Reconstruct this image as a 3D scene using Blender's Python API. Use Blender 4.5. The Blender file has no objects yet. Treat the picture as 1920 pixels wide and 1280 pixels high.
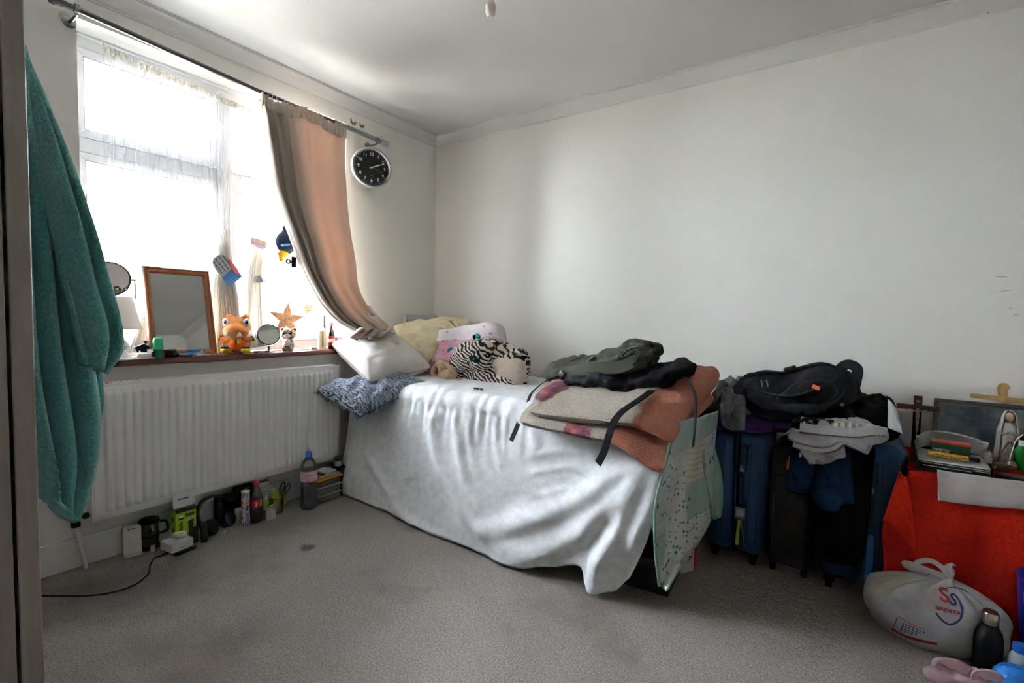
import bpy, bmesh, math, random
from mathutils import Matrix, Vector, Euler, noise
random.seed(7)
R = math.radians
scene = bpy.context.scene
col = scene.collection

# ------------------------------------------------------------------ camera
CAM = Vector((2.65, -2.7719, 1.1011))
YAW, PITCH, ROLL, FPX = R(124.6), R(-3.05), R(1.25), 915.0
FWD = Vector((math.cos(YAW) * math.cos(PITCH), math.sin(YAW) * math.cos(PITCH), math.sin(PITCH)))
_r = FWD.cross(Vector((0, 0, 1))).normalized()
_u = _r.cross(FWD)
RGT = math.cos(ROLL) * _r + math.sin(ROLL) * _u
UPV = -math.sin(ROLL) * _r + math.cos(ROLL) * _u
cd = bpy.data.cameras.new('camera')
cd.sensor_width = 36.0
cd.lens = FPX * 36.0 / 1920.0
cd.clip_start = 0.02
cam = bpy.data.objects.new('camera', cd)
cam.matrix_world = Matrix((
    (RGT.x, UPV.x, -FWD.x, CAM.x), (RGT.y, UPV.y, -FWD.y, CAM.y),
    (RGT.z, UPV.z, -FWD.z, CAM.z), (0, 0, 0, 1)))
col.objects.link(cam)
scene.camera = cam

# ------------------------------------------------------------------ sky: a white overcast day outside the window
w = bpy.data.worlds.new('sky')
scene.world = w
w.use_nodes = True
bg = w.node_tree.nodes['Background']
bg.inputs[0].default_value = (0.91, 0.955, 1.0, 1)
bg.inputs[1].default_value = 34.0
# the sun stands behind the house: it lights the ground outside, whose glow comes up through the window
sd = bpy.data.lights.new('sun', 'SUN')
sd.energy = 120.0
sd.angle = R(2)
sd.color = (1.0, .97, .92)
sun = bpy.data.objects.new('sun', sd)
sun.rotation_euler = (R(6), R(42), 0)
col.objects.link(sun)
scene.view_settings.view_transform = 'Standard'
scene.view_settings.look = 'None'
scene.view_settings.exposure = 1.6
scene.view_settings.gamma = 1.0
scene.view_settings.use_curve_mapping = False
scene.cycles.use_denoising = True
scene.cycles.use_adaptive_sampling = True
scene.cycles.adaptive_threshold = 0.04
scene.cycles.max_bounces = 8
scene.cycles.diffuse_bounces = 5
scene.cycles.transparent_max_bounces = 12
scene.cycles.transmission_bounces = 4
scene.cycles.sample_clamp_indirect = 6.0
scene.cycles.caustics_reflective = False
scene.cycles.caustics_refractive = False


# ------------------------------------------------------------------ helpers
def ray(px, py):
    return FWD + RGT * ((px - 960) / FPX) - UPV * ((py - 640) / FPX)


def at(px, py, ax, val):
    """point of the room seen at this spot of the photograph on the plane axis=val"""
    d = ray(px, py)
    i = 'xyz'.index(ax)
    return CAM + d * ((val - CAM[i]) / d[i])


def lin(h):
    h = h.lstrip('#')
    c = [int(h[i:i + 2], 16) / 255 for i in (0, 2, 4)]
    return tuple(x / 12.92 if x <= .04045 else ((x + .055) / 1.055) ** 2.4 for x in c) + (1.0,)


MATS = {}


class NT:
    """small node-tree writer"""
    def __init__(s, name):
        s.m = bpy.data.materials.new(name)
        s.m.use_nodes = True
        s.n = s.m.node_tree.nodes
        s.l = s.m.node_tree.links
        s.b = s.n['Principled BSDF']
        s.out = s.n['Material Output']

    def add(s, t, ins=None, **kw):
        nd = s.n.new(t)
        for k, v in kw.items():
            setattr(nd, k, v)
        for k, v in (ins or {}).items():
            if hasattr(v, 'is_linked') or hasattr(v, 'links'):
                s.l.new(v, nd.inputs[k])
            else:
                nd.inputs[k].default_value = v
        return nd

    def coord(s, kind='Object'):
        return s.add('ShaderNodeTexCoord').outputs[kind]

    def noise(s, scale, detail=4, rough=.55, vec=None, dist=0.0):
        return s.add('ShaderNodeTexNoise', {'Vector': vec if vec is not None else s.coord(), 'Scale': scale,
                                            'Detail': detail, 'Roughness': rough, 'Distortion': dist}).outputs['Fac']

    def ramp(s, fac, stops, interp='LINEAR'):
        nd = s.add('ShaderNodeValToRGB', {'Fac': fac})
        nd.color_ramp.interpolation = interp
        e = nd.color_ramp.elements
        while len(e) < len(stops):
            e.new(.5)
        for el, (p, c) in zip(e, stops):
            el.position = p
            el.color = lin(c) if isinstance(c, str) else c
        return nd.outputs['Color']

    def mix(s, fac, a, b):
        nd = s.add('ShaderNodeMix', data_type='RGBA')
        for k, v in ((0, fac), (6, a), (7, b)):
            if hasattr(v, 'links'):
                s.l.new(v, nd.inputs[k])
            else:
                nd.inputs[k].default_value = lin(v) if isinstance(v, str) else v
        return nd.outputs[2]

    def math(s, op, a, b=0.0, c=0.0):
        nd = s.add('ShaderNodeMath', operation=op)
        for i, v in enumerate((a, b, c)):
            if hasattr(v, 'links'):
                s.l.new(v, nd.inputs[i])
            else:
                nd.inputs[i].default_value = v
        return nd.outputs[0]

    def sep(s, vec):
        return s.add('ShaderNodeSeparateXYZ', {0: vec}).outputs

    def bump(s, h, strength=.3, dist=.01):
        nd = s.add('ShaderNodeBump', {'Height': h, 'Strength': strength, 'Distance': dist})
        s.l.new(nd.outputs[0], s.b.inputs['Normal'])

    def color(s, c):
        if hasattr(c, 'links'):
            s.l.new(c, s.b.inputs['Base Color'])
        else:
            s.b.inputs['Base Color'].default_value = lin(c) if isinstance(c, str) else c

    def set(s, **kw):
        for k, v in kw.items():
            s.b.inputs[k.replace('_', ' ')].default_value = v
        return s


def M(hexc, rough=.6, spec=.4, metal=0.0, var=0.0, vscale=20, bump=0.0, bscale=80, bdist=.004, hex2=None, sheen=0.0, trans=0.0, name=None):
    """plain surface with slight procedural variation and relief"""
    key = (hexc, rough, spec, metal, var, vscale, bump, bscale, bdist, hex2, sheen, trans)
    if key in MATS:
        return MATS[key]
    t = NT(name or 'surface_' + hexc.lstrip('#'))
    t.set(Roughness=rough, Metallic=metal)
    t.b.inputs['Specular IOR Level'].default_value = spec
    if var or hex2:
        c = lin(hexc)
        if hex2:
            a, b = c, lin(hex2)
        else:
            a = tuple(min(1, x * (1 + var)) for x in c[:3]) + (1,)
            b = tuple(x * (1 - var) for x in c[:3]) + (1,)
        t.color(t.ramp(t.noise(vscale, 5), [(.35, b), (.65, a)]))
    else:
        t.color(hexc)
    if bump:
        t.bump(t.noise(bscale, 3), bump, bdist)
    if sheen:
        t.b.inputs['Sheen Weight'].default_value = sheen
        t.b.inputs['Sheen Roughness'].default_value = .5
    if trans:
        t.b.inputs['Transmission Weight'].default_value = trans
    MATS[key] = t.m
    return t.m


def translucent(name, front, through, k=.5, rough=.9, bump=.2, bscale=600, alpha=1.0):
    """cloth that light shines through: diffuse + translucent, with optional open weave"""
    t = NT(name)
    t.color(front)
    t.set(Roughness=rough)
    t.b.inputs['Specular IOR Level'].default_value = .1
    t.bump(t.noise(bscale, 2), bump, .002)
    tr = t.add('ShaderNodeBsdfTranslucent', {'Color': lin(through)})
    mx = t.add('ShaderNodeMixShader', {'Fac': k})
    t.l.new(t.b.outputs[0], mx.inputs[1])
    t.l.new(tr.outputs[0], mx.inputs[2])
    last = mx
    if alpha < 1:
        tp = t.add('ShaderNodeBsdfTransparent')
        m2 = t.add('ShaderNodeMixShader', {'Fac': alpha})
        t.l.new(tp.outputs[0], m2.inputs[1])
        t.l.new(mx.outputs[0], m2.inputs[2])
        last = m2
    t.l.new(last.outputs[0], t.out.inputs['Surface'])
    return t.m


def clear(name, tint='ffffff', gloss=.1, rough=.02, k=None):
    """thin clear plastic or glass: see-through with a reflection"""
    t = NT(name)
    tp = t.add('ShaderNodeBsdfTransparent', {'Color': lin(tint)})
    gl = t.add('ShaderNodeBsdfGlossy', {'Roughness': rough})
    lw = t.add('ShaderNodeFresnel', {'IOR': 1.45})
    f = t.math('ADD', t.math('MULTIPLY', lw.outputs[0], .8), gloss)
    mx = t.add('ShaderNodeMixShader', {'Fac': f})
    t.l.new(tp.outputs[0], mx.inputs[1])
    t.l.new(gl.outputs[0], mx.inputs[2])
    last = mx
    if k:
        df = t.add('ShaderNodeBsdfDiffuse', {'Color': lin(k[0])})
        m2 = t.add('ShaderNodeMixShader', {'Fac': k[1]})
        t.l.new(mx.outputs[0], m2.inputs[1])
        t.l.new(df.outputs[0], m2.inputs[2])
        last = m2
    t.l.new(last.outputs[0], t.out.inputs['Surface'])
    return t.m


def bez(pts, n):
    """smooth curve (Catmull-Rom) through points"""
    P = [Vector(p) for p in pts]
    if len(P) < 3:
        return [P[0].lerp(P[-1], i / n) for i in range(n + 1)]
    out = []
    for i in range(n + 1):
        t = i / n * (len(P) - 1)
        k = min(int(t), len(P) - 2)
        u = t - k
        p1, p2 = P[k], P[k + 1]
        p0 = P[k - 1] if k else p1 * 2 - p2
        p3 = P[k + 2] if k + 2 < len(P) else p2 * 2 - p1
        out.append(.5 * ((2 * p1) + (p2 - p0) * u + (2 * p0 - 5 * p1 + 4 * p2 - p3) * u * u + (3 * p1 - p0 - 3 * p2 + p3) * u ** 3))
    return out


def interp(tab, t):
    """piecewise-smooth lookup in [(t, value), ...]"""
    if t <= tab[0][0]:
        return tab[0][1]
    for (a, x), (b, y) in zip(tab, tab[1:]):
        if t <= b:
            u = (t - a) / (b - a)
            u = u * u * (3 - 2 * u)
            return x + (y - x) * u
    return tab[-1][1]


def nz(x, y, z=0.0, s=1.0):
    return noise.noise(Vector((x * s, y * s, z * s)))


class MB:
    """collects shapes, then links them as one mesh object"""
    def __init__(s):
        s.v, s.f, s.uv = [], [], {}

    def add(s, vs, fs, mat=None):
        o = len(s.v)
        s.v += [(mat @ Vector(p)) if mat else Vector(p) for p in vs]
        s.f += [tuple(i + o for i in f) for f in fs]
        return s

    def box(s, c, d, rot=None):
        x, y, z = (k / 2 for k in d)
        vs = [(a, b, e) for a in (-x, x) for b in (-y, y) for e in (-z, z)]
        m = Matrix.Translation(Vector(c)) @ (rot.to_matrix().to_4x4() if isinstance(rot, Euler) else (rot or Matrix()))
        return s.add(vs, [(0, 1, 3, 2), (4, 6, 7, 5), (0, 4, 5, 1), (2, 3, 7, 6), (0, 2, 6, 4), (1, 5, 7, 3)], m)

    def span(s, x0, x1, y0, y1, z0, z1):
        return s.box(((x0 + x1) / 2, (y0 + y1) / 2, (z0 + z1) / 2), (x1 - x0, y1 - y0, z1 - z0))

    def rbox(s, c, d, r, seg=3, rot=None):
        """box with rounded edges"""
        bm = bmesh.new()
        bmesh.ops.create_cube(bm, size=1)
        bmesh.ops.scale(bm, vec=d, verts=bm.verts)
        bmesh.ops.bevel(bm, geom=list(bm.edges), offset=r, segments=seg, profile=.5, affect='EDGES')
        bm.verts.index_update()
        m = Matrix.Translation(Vector(c)) @ (rot.to_matrix().to_4x4() if isinstance(rot, Euler) else (rot or Matrix()))
        s.add([v.co.copy() for v in bm.verts], [tuple(v.index for v in f.verts) for f in bm.faces], m)
        bm.free()
        return s

    def lathe(s, prof, n=24, c=(0, 0, 0), rot=None, sx=1.0, sy=1.0, cap=True):
        vs, fs = [], []
        for r, z in prof:
            for i in range(n):
                a = 2 * math.pi * i / n
                vs.append((r * math.cos(a) * sx, r * math.sin(a) * sy, z))
        for k in range(len(prof) - 1):
            for i in range(n):
                j = (i + 1) % n
                fs.append((k * n + i, k * n + j, (k + 1) * n + j, (k + 1) * n + i))
        if cap:
            if prof[0][0] > 1e-5:
                fs.append(tuple(reversed(range(n))))
            if prof[-1][0] > 1e-5:
                fs.append(tuple(range((len(prof) - 1) * n, len(prof) * n)))
        m = Matrix.Translation(Vector(c)) @ (rot.to_matrix().to_4x4() if isinstance(rot, Euler) else (rot or Matrix()))
        return s.add(vs, fs, m)

    def cyl(s, p0, p1, r0, r1=None, n=16):
        p0, p1 = Vector(p0), Vector(p1)
        q = (p1 - p0).to_track_quat('Z', 'Y').to_matrix().to_4x4()
        return s.lathe([(r0, 0), (r0 if r1 is None else r1, (p1 - p0).length)], n, p0, q)

    def ball(s, c, r, rot=None, nu=20, nv=12):
        if not hasattr(r, '__len__'):
            r = (r, r, r)
        m = Matrix.Translation(Vector(c)) @ (rot.to_matrix().to_4x4() if isinstance(rot, Euler) else (rot or Matrix())) @ Matrix.Diagonal((*r, 1))
        vs = [(0, 0, -1)]
        for k in range(1, nv):
            b = -math.pi / 2 + math.pi * k / nv
            for i in range(nu):
                a = 2 * math.pi * i / nu
                vs.append((math.cos(b) * math.cos(a), math.cos(b) * math.sin(a), math.sin(b)))
        vs.append((0, 0, 1))
        fs = [(0, 1 + (i + 1) % nu, 1 + i) for i in range(nu)]
        for k in range(nv - 2):
            for i in range(nu):
                j = (i + 1) % nu
                fs.append((1 + k * nu + i, 1 + k * nu + j, 1 + (k + 1) * nu + j, 1 + (k + 1) * nu + i))
        t = len(vs) - 1
        fs += [(t, 1 + (nv - 2) * nu + i, 1 + (nv - 2) * nu + (i + 1) % nu) for i in range(nu)]
        return s.add(vs, fs, m)

    def tube(s, pts, r, n=8, smooth=0, flat=None, up=(0, 0, 1)):
        """round tube, or flat strap (flat=(width, thickness)), along points"""
        P = bez(pts, smooth) if smooth else [Vector(p) for p in pts]
        rings = []
        prev = None
        for i, p in enumerate(P):
            t = (P[min(i + 1, len(P) - 1)] - P[max(i - 1, 0)])
            t = t.normalized() if t.length > 1e-9 else Vector((0, 0, 1))
            if prev is None:
                a = Vector(up)
                if abs(a.dot(t)) > .95:
                    a = Vector((1, 0, 0))
                nrm = (a - t * a.dot(t)).normalized()
            else:
                nrm = (prev - t * prev.dot(t)).normalized()
            prev = nrm
            bi = t.cross(nrm)
            rr = r[i] if hasattr(r, '__len__') else r
            if flat:
                wd, th = flat
                rings.append([p + bi * (x * wd / 2) + nrm * (y * th / 2) for x, y in ((-1, -1), (1, -1), (1, 1), (-1, 1))])
            else:
                rings.append([p + (nrm * math.cos(2 * math.pi * k / n) + bi * math.sin(2 * math.pi * k / n)) * rr for k in range(n)])
        m = len(rings[0])
        vs = [q for g in rings for q in g]
        fs = [(i * m + k, i * m + (k + 1) % m, (i + 1) * m + (k + 1) % m, (i + 1) * m + k) for i in range(len(rings) - 1) for k in range(m)]
        fs.append(tuple(reversed(range(m))))
        fs.append(tuple(range((len(rings) - 1) * m, len(rings) * m)))
        return s.add(vs, fs)

    def grid(s, fn, nu, nv, closed=False):
        """sheet from fn(u, v) -> point, with UVs"""
        o = len(s.v)
        for j in range(nv + 1):
            for i in range(nu + 1):
                u, v = i / nu, j / nv
                s.uv[len(s.v)] = (u, v)
                s.v.append(Vector(fn(u, v)))
        for j in range(nv):
            for i in range(nu):
                a = o + j * (nu + 1) + i
                s.f.append((a, a + 1, a + nu + 2, a + nu + 1))
        return s

    def prism(s, outline, z0, z1, m=None):
        n = len(outline)
        vs = [(x, y, z0) for x, y in outline] + [(x, y, z1) for x, y in outline]
        fs = [tuple(reversed(range(n))), tuple(range(n, 2 * n))] + [(i, (i + 1) % n, n + (i + 1) % n, n + i) for i in range(n)]
        return s.add(vs, fs, m)

    def build(s, name, mat, parent=None, smooth=True, world=False, bevel=0.0, sub=0, solid=0.0, angle=40, loc=None):
        """link as one object. Under a parent: local coordinates unless world. At top level the origin moves to the base"""
        vs = s.v
        base = None
        if parent is not None:
            if world:
                inv = PM[parent.name].inverted()
                vs = [inv @ p for p in vs]
        elif loc is None:
            xs, ys, zs = zip(*[(p.x, p.y, p.z) for p in vs])
            base = Vector(((min(xs) + max(xs)) / 2, (min(ys) + max(ys)) / 2, min(zs)))
            vs = [p - base for p in vs]
        me = bpy.data.meshes.new(name)
        me.from_pydata([tuple(p) for p in vs], [], s.f)
        if s.uv:
            ul = me.uv_layers.new(name='UVMap')
            for lp in me.loops:
                ul.data[lp.index].uv = s.uv.get(lp.vertex_index, (0, 0))
        me.update()
        return finish(name, me, mat, parent, smooth, bevel, sub, solid, angle, base if loc is None else Vector(loc))


PM = {}


def finish(name, me, mat, parent=None, smooth=True, bevel=0.0, sub=0, solid=0.0, angle=40, base=None, fix=True):
    if fix:
        bm = bmesh.new()
        bm.from_mesh(me)
        bmesh.ops.recalc_face_normals(bm, faces=bm.faces)
        bm.to_mesh(me)
        bm.free()
    if smooth:
        me.shade_smooth()
        me.set_sharp_from_angle(angle=R(angle))
    me.materials.append(mat)
    o = bpy.data.objects.new(name, me)
    col.objects.link(o)
    if parent is not None:
        o.parent = parent
        PM[o.name] = PM[parent.name].copy()
    elif base is not None:
        o.location = base
        PM[o.name] = Matrix.Translation(base)
    if solid:
        md = o.modifiers.new('solid', 'SOLIDIFY')
        md.thickness = solid
        md.offset = 0
    if bevel:
        md = o.modifiers.new('bevel', 'BEVEL')
        md.width = bevel
        md.segments = 2
        md.limit_method = 'ANGLE'
        md.angle_limit = R(35)
    if sub:
        md = o.modifiers.new('sub', 'SUBSURF')
        md.levels = md.render_levels = sub
    return o


def thing(name, label, cat, loc=(0, 0, 0), rz=0.0, rx=0.0, ry=0.0, group=None, mtx=None):
    """Empty at a thing's base that parents its parts"""
    o = bpy.data.objects.new(name, None)
    col.objects.link(o)
    o.empty_display_size = .05
    if mtx is None:
        mtx = Matrix.Translation(Vector(loc)) @ Euler((R(rx), R(ry), R(rz))).to_matrix().to_4x4()
    o.matrix_world = mtx
    PM[o.name] = mtx.copy()
    return tag(o, label, cat, group)


def tag(o, label, cat, group=None, kind=None):
    o['label'] = label
    o['category'] = cat
    if group:
        o['group'] = group
    if kind:
        o['kind'] = kind
    return o


def struct(o):
    o['kind'] = 'structure'
    return o


def blob(name, balls, mat, parent=None, voxel=.008, smooth_it=4, world=False, extra=None, wrinkle=None):
    """one continuous soft body: ellipsoids fused into a single skin"""
    mb = MB()
    for c, r, *rot in balls:
        mb.ball(c, r, rot[0] if rot else None, 24, 16)
    if extra:
        extra(mb)
    me = bpy.data.meshes.new(name)
    vs = mb.v
    base = None
    if parent is not None and world:
        inv = PM[parent.name].inverted()
        vs = [inv @ p for p in vs]
    elif parent is None:
        xs, ys, zs = zip(*[(p.x, p.y, p.z) for p in vs])
        base = Vector(((min(xs) + max(xs)) / 2, (min(ys) + max(ys)) / 2, min(zs)))
        vs = [p - base for p in vs]
    me.from_pydata([tuple(p) for p in vs], [], mb.f)
    o = bpy.data.objects.new('tmp', me)
    col.objects.link(o)
    md = o.modifiers.new('r', 'REMESH')
    md.mode = 'VOXEL'
    md.voxel_size = voxel
    ms = o.modifiers.new('s', 'SMOOTH')
    ms.iterations = smooth_it
    ms.factor = .5
    dg = bpy.context.evaluated_depsgraph_get()
    me2 = bpy.data.meshes.new_from_object(o.evaluated_get(dg))
    bpy.data.objects.remove(o)
    bpy.data.meshes.remove(me)
    if wrinkle:
        amp, sc = wrinkle
        ns = [v.normal.copy() for v in me2.vertices]
        for v, nn in zip(me2.vertices, ns):
            v.co += nn * amp * noise.fractal(v.co * sc, 1.0, 2.0, 3)
    me2.name = name
    return finish(name, me2, mat, parent, True, angle=180, base=base, fix=False)


def text(body, size, mat, parent, mtx, name='lettering', extrude=.0006, sx=1.0, bold=0.0, align='CENTER'):
    """flat lettering as a mesh part, placed by a matrix in the parent's own space"""
    cu = bpy.data.curves.new('t', 'FONT')
    cu.body = body
    cu.size = size
    cu.align_x = align
    cu.align_y = 'CENTER'
    cu.extrude = extrude
    cu.offset = bold
    cu.resolution_u = 3
    o = bpy.data.objects.new('tmp', cu)
    col.objects.link(o)
    dg = bpy.context.evaluated_depsgraph_get()
    me = bpy.data.meshes.new_from_object(o.evaluated_get(dg))
    bpy.data.objects.remove(o)
    bpy.data.curves.remove(cu)
    me.transform(mtx @ Matrix.Diagonal((sx, 1, 1, 1)))
    return finish(name, me, mat, parent, False, fix=False)


def frame(o, x, y):
    """matrix whose local X runs along x, local Y along y, at o"""
    x = Vector(x).normalized()
    z = x.cross(Vector(y)).normalized()
    y = z.cross(x)
    return Matrix(((x.x, y.x, z.x, o[0]), (x.y, y.y, z.y, o[1]), (x.z, y.z, z.z, o[2]), (0, 0, 0, 1)))


def pillow(mb, c, th, nu=36, nv=36, p=2.2, wr=.01, seed=0, pinch=.10, flat=1.0, sag=0.0, rnd=0.0):
    """stuffed pillow between four corners A B C D (A-B is the u side, D-C opposite)"""
    A, B, C, D = (Vector(k) for k in c)
    n = (B - A).cross(D - A).normalized()

    def surf(sgn):
        def fn(u, v):
            a, b = 2 * u - 1, 2 * v - 1
            # edges pulled in between the corners
            a2 = a * (1 - pinch * (1 - b * b))
            b2 = b * (1 - pinch * (1 - a * a))
            kk = 1 - rnd * (abs(a) ** 6) * (abs(b) ** 6)
            uu, vv = (a2 * kk + 1) / 2, (b2 * kk + 1) / 2
            q = A.lerp(B, uu).lerp(D.lerp(C, uu), vv)
            h = max(0, (1 - abs(a) ** p) * (1 - abs(b) ** p)) ** .55
            ed = min(1, 6 * min(1 - abs(a), 1 - abs(b)))
            wv = wr * ed * (noise.fractal(Vector((uu * 6 + seed, vv * 6, sgn)), 1, 2, 3) + .5 * math.sin((u * 1.3 + v) * 17 + seed + 3 * nz(u * 3, v * 3, seed)))
            return q + n * (sgn * (th / 2 * h * flat) + (wv if sgn > 0 else -wv)) - Vector((0, 0, sag * (a * a + b * b)))
        return fn
    mb.grid(surf(1), nu, nv)
    mb.grid(surf(-1), nu, nv)
    return mb

# ------------------------------------------------------------------ the room
RX, RY, RZ = 4.1, -3.3, 2.43            # room extents: x 0..RX, y RY..0
WY0, WY1, WZ0, WZ1 = -2.107, -0.812, 0.868, 2.275   # window opening
wall_m = NT('wall_paint')
wall_m.set(Roughness=.75)
wall_m.b.inputs['Specular IOR Level'].default_value = .25
wall_m.color(wall_m.ramp(wall_m.noise(1.6, 5), [(.3, 'ecebe5'), (.7, 'f0efea')]))
wall_m.bump(wall_m.noise(90, 4), .08, .004)
ceil_m = NT('ceiling_paint')
ceil_m.set(Roughness=.85)
ceil_m.b.inputs['Specular IOR Level'].default_value = .15
ceil_m.color(ceil_m.ramp(ceil_m.noise(2, 5), [(.3, 'dedddb'), (.7, 'e4e3e1')]))
ceil_m.bump(ceil_m.noise(140, 4), .1, .004)
gloss_m = M('dcdbd6', .35, .45, var=.03, vscale=6)

cp = NT('carpet')
oc = cp.coord()
fine = cp.noise(150, 4, .75, oc)
mid = cp.noise(28, 5, .7, oc)
big = cp.noise(2.2, 6, .62, oc)
tuft = cp.ramp(fine, [(.35, '776d65'), (.5, 'c8bfb7'), (.64, 'fbf4ee')])
tuft2 = cp.mix(cp.ramp(mid, [(.35, (0, 0, 0, 1)), (.7, (.55, .55, .55, 1))]), tuft, 'c2b8af')
tint = cp.ramp(cp.noise(75, 2, .6, oc), [(.35, 'b08a86'), (.5, 'beb5ad'), (.65, '9aa893')])
tuft2 = cp.mix(.22, tuft2, tint)
speck = cp.ramp(cp.noise(13, 6, .75, oc), [(.66, (0, 0, 0, 1)), (.74, (1, 1, 1, 1))])
tuft2 = cp.mix(cp.math('MULTIPLY', speck, .55), tuft2, '5a5049')
st = cp.ramp(big, [(.36, (.6, .6, .6, 1)), (.47, (.12, .12, .12, 1)), (.6, (0, 0, 0, 1))])
c1 = cp.mix(st, tuft2, '9a8f85')
xyz = cp.sep(oc)


def disk(t, X, cx, cy, r0, r1, wob=.03, ws=14):
    """soft-edged stain of irregular outline"""
    dx = t.math('SUBTRACT', X[0], cx)
    dy = t.math('SUBTRACT', X[1], cy)
    d = t.math('SQRT', t.math('ADD', t.math('MULTIPLY', dx, dx), t.math('MULTIPLY', dy, dy)))
    d = t.math('ADD', d, t.math('MULTIPLY', t.math('SUBTRACT', t.noise(ws, 4), .5), wob))
    return t.ramp(d, [(r0, (1, 1, 1, 1)), (r1, (0, 0, 0, 1))])


c2 = cp.mix(cp.math('MULTIPLY', disk(cp, xyz, .63, -1.47, .02, .05, .11, 22), .8), c1, '49423b')
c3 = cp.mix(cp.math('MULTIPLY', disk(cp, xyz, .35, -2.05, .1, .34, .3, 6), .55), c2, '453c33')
c4 = cp.mix(cp.math('MULTIPLY', disk(cp, xyz, 1.02, -1.95, .0, .16, .2, 8), .35), c3, '50473f')
cp.color(cp.mix(cp.math('MULTIPLY', disk(cp, xyz, 2.15, -1.55, .0, .18, .2, 8), .3), c4, '50473f'))
cp.set(Roughness=.95)
cp.b.inputs['Specular IOR Level'].default_value = .05
cp.b.inputs['Sheen Weight'].default_value = .2
cp.bump(cp.math('ADD', fine, cp.math('ADD', cp.math('MULTIPLY', mid, 1.3), cp.math('MULTIPLY', cp.noise(9, 4, .7, oc), 1.5))), 1.0, .022)

struct(MB().span(-.3, RX + .1, RY - .1, .1, -.1, 0).build('floor', cp.m, loc=(0, 0, 0), smooth=False))
struct(MB().span(-.3, RX + .1, RY - .1, .1, RZ, RZ + .1).build('ceiling', ceil_m.m, loc=(0, 0, 0), smooth=False))
# paved ground outside, one storey below the window
gnd = NT('outside_paving')
gnd.color(gnd.ramp(gnd.noise(.4, 5), [(.3, '9c9a94'), (.7, 'b5b2aa')]))
struct(MB().span(-60, -.3, -40, 40, -2.9, -2.8).build('ground', gnd.m, loc=(0, 0, 0), smooth=False))
wm = MB()
wm.span(-.28, 0, RY, WY0, 0, RZ).span(-.28, 0, WY1, .1, 0, RZ)
wm.span(-.28, 0, WY0, WY1, 0, WZ0 - .028).span(-.28, 0, WY0, WY1, WZ1, RZ)
struct(wm.build('wall_window', wall_m.m, loc=(0, 0, 0), smooth=False))
wr_ = struct(MB().span(0, RX, 0, .1, 0, RZ).build('wall_right', wall_m.m, loc=(0, 0, 0), smooth=False))
struct(MB().span(-.28, RX, RY - .1, RY, 0, RZ).build('wall_left', wall_m.m, loc=(0, 0, 0), smooth=False))
struct(MB().span(RX, RX + .1, RY, .1, 0, RZ).build('wall_back', wall_m.m, loc=(0, 0, 0), smooth=False))

# scratches and old nail holes on the right wall
for px, py, l, a in ((1878, 519, .03, 3), (1884, 545, .04, -12), (1893, 578, .015, 5), (1905, 590, .014, 8)):
    p = at(px, py, 'y', -.002)
    MB().box(p, (l, .003, .0018), Euler((0, R(a), 0))).build('wall_scratch', M('9a958c'), wr_, world=True)
for px, py in ((1289, 158), (1853, 25)):
    p = at(px, py, 'y', -.003)
    MB().ball(p, .004, None, 8, 6).build('nail_head', M('4a2e20'), wr_, world=True)


def cove(name, fn, length):
    """coving: a small lip, a concave face and the joint to the ceiling"""
    prof = [(0, 2.360), (.006, 2.360), (.006, 2.368), (.012, 2.372), (.02, 2.385), (.033, 2.402), (.05, 2.415), (.058, 2.418), (.058, 2.424), (.064, 2.424), (.064, 2.43), (0, 2.43)]
    mb = MB()
    vs, n = [], len(prof)
    for t in (0, 1):
        for d, z in prof:
            vs.append(fn(d, t, z))
    mb.add(vs, [(i, (i + 1) % n, n + (i + 1) % n, n + i) for i in range(n)])
    return struct(mb.build(name, ceil_m.m, loc=(0, 0, 0), angle=50))


cove('trim_1', lambda d, t, z: (d, (-d) if t else RY, z), 0)
cove('trim_2', lambda d, t, z: ((d) if not t else RX, -d, z), 0)
bb = MB()
bprof = [(0, 0), (.018, 0), (.018, .10), (.012, .122), (0, .126)]
for t in (1,):
    vs = [(d, RY, z) for d, z in bprof] + [(d, -.02, z) for d, z in bprof]
    bb.add(vs, [(i, (i + 1) % 5, 5 + (i + 1) % 5, 5 + i) for i in range(5)] + [(0, 1, 2, 3, 4), (9, 8, 7, 6, 5)])
struct(bb.build('baseboard_window', gloss_m, loc=(0, 0, 0)))
bb = MB()
vs = [(.0, -d, z) for d, z in bprof] + [(RX, -d, z) for d, z in bprof]
bb.add(vs, [(i, (i + 1) % 5, 5 + (i + 1) % 5, 5 + i) for i in range(5)] + [(0, 1, 2, 3, 4), (9, 8, 7, 6, 5)])
struct(bb.build('baseboard_right', gloss_m, loc=(0, 0, 0)))

# ------------------------------------------------------------------ window: white plastic frame, four lights
upvc = M('e6e7ea', .3, .5)
seal_m = M('3a3c40', .6, .2)
pane_m = clear('window_glass', 'fbfdff', .03)
win = bpy.data.objects.new('window_1', None)
col.objects.link(win)
win.location = (0, 0, 0)
PM[win.name] = Matrix()
struct(win)
FX0, FX1 = -.20, -.14
fr = MB()
fw = .02
fr.span(FX0, FX1, WY0, WY0 + fw, WZ0, WZ1).span(FX0, FX1, WY1 - fw, WY1, WZ0, WZ1)
fr.span(FX0, FX1, WY0 + fw, WY1 - fw, WZ1 - .06, WZ1).span(FX0, FX1, WY0 + fw, WY1 - fw, WZ0, WZ0 + .055)
fr.build('window_frame', upvc, win, world=True, smooth=False, bevel=.004)
MYC = -1.474
MB().span(FX0, FX1 + .02, MYC - .034, MYC + .034, WZ0 + .055, WZ1 - .03).build('mullion', upvc, win, world=True, smooth=False, bevel=.012)
TZ = 1.805
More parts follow.
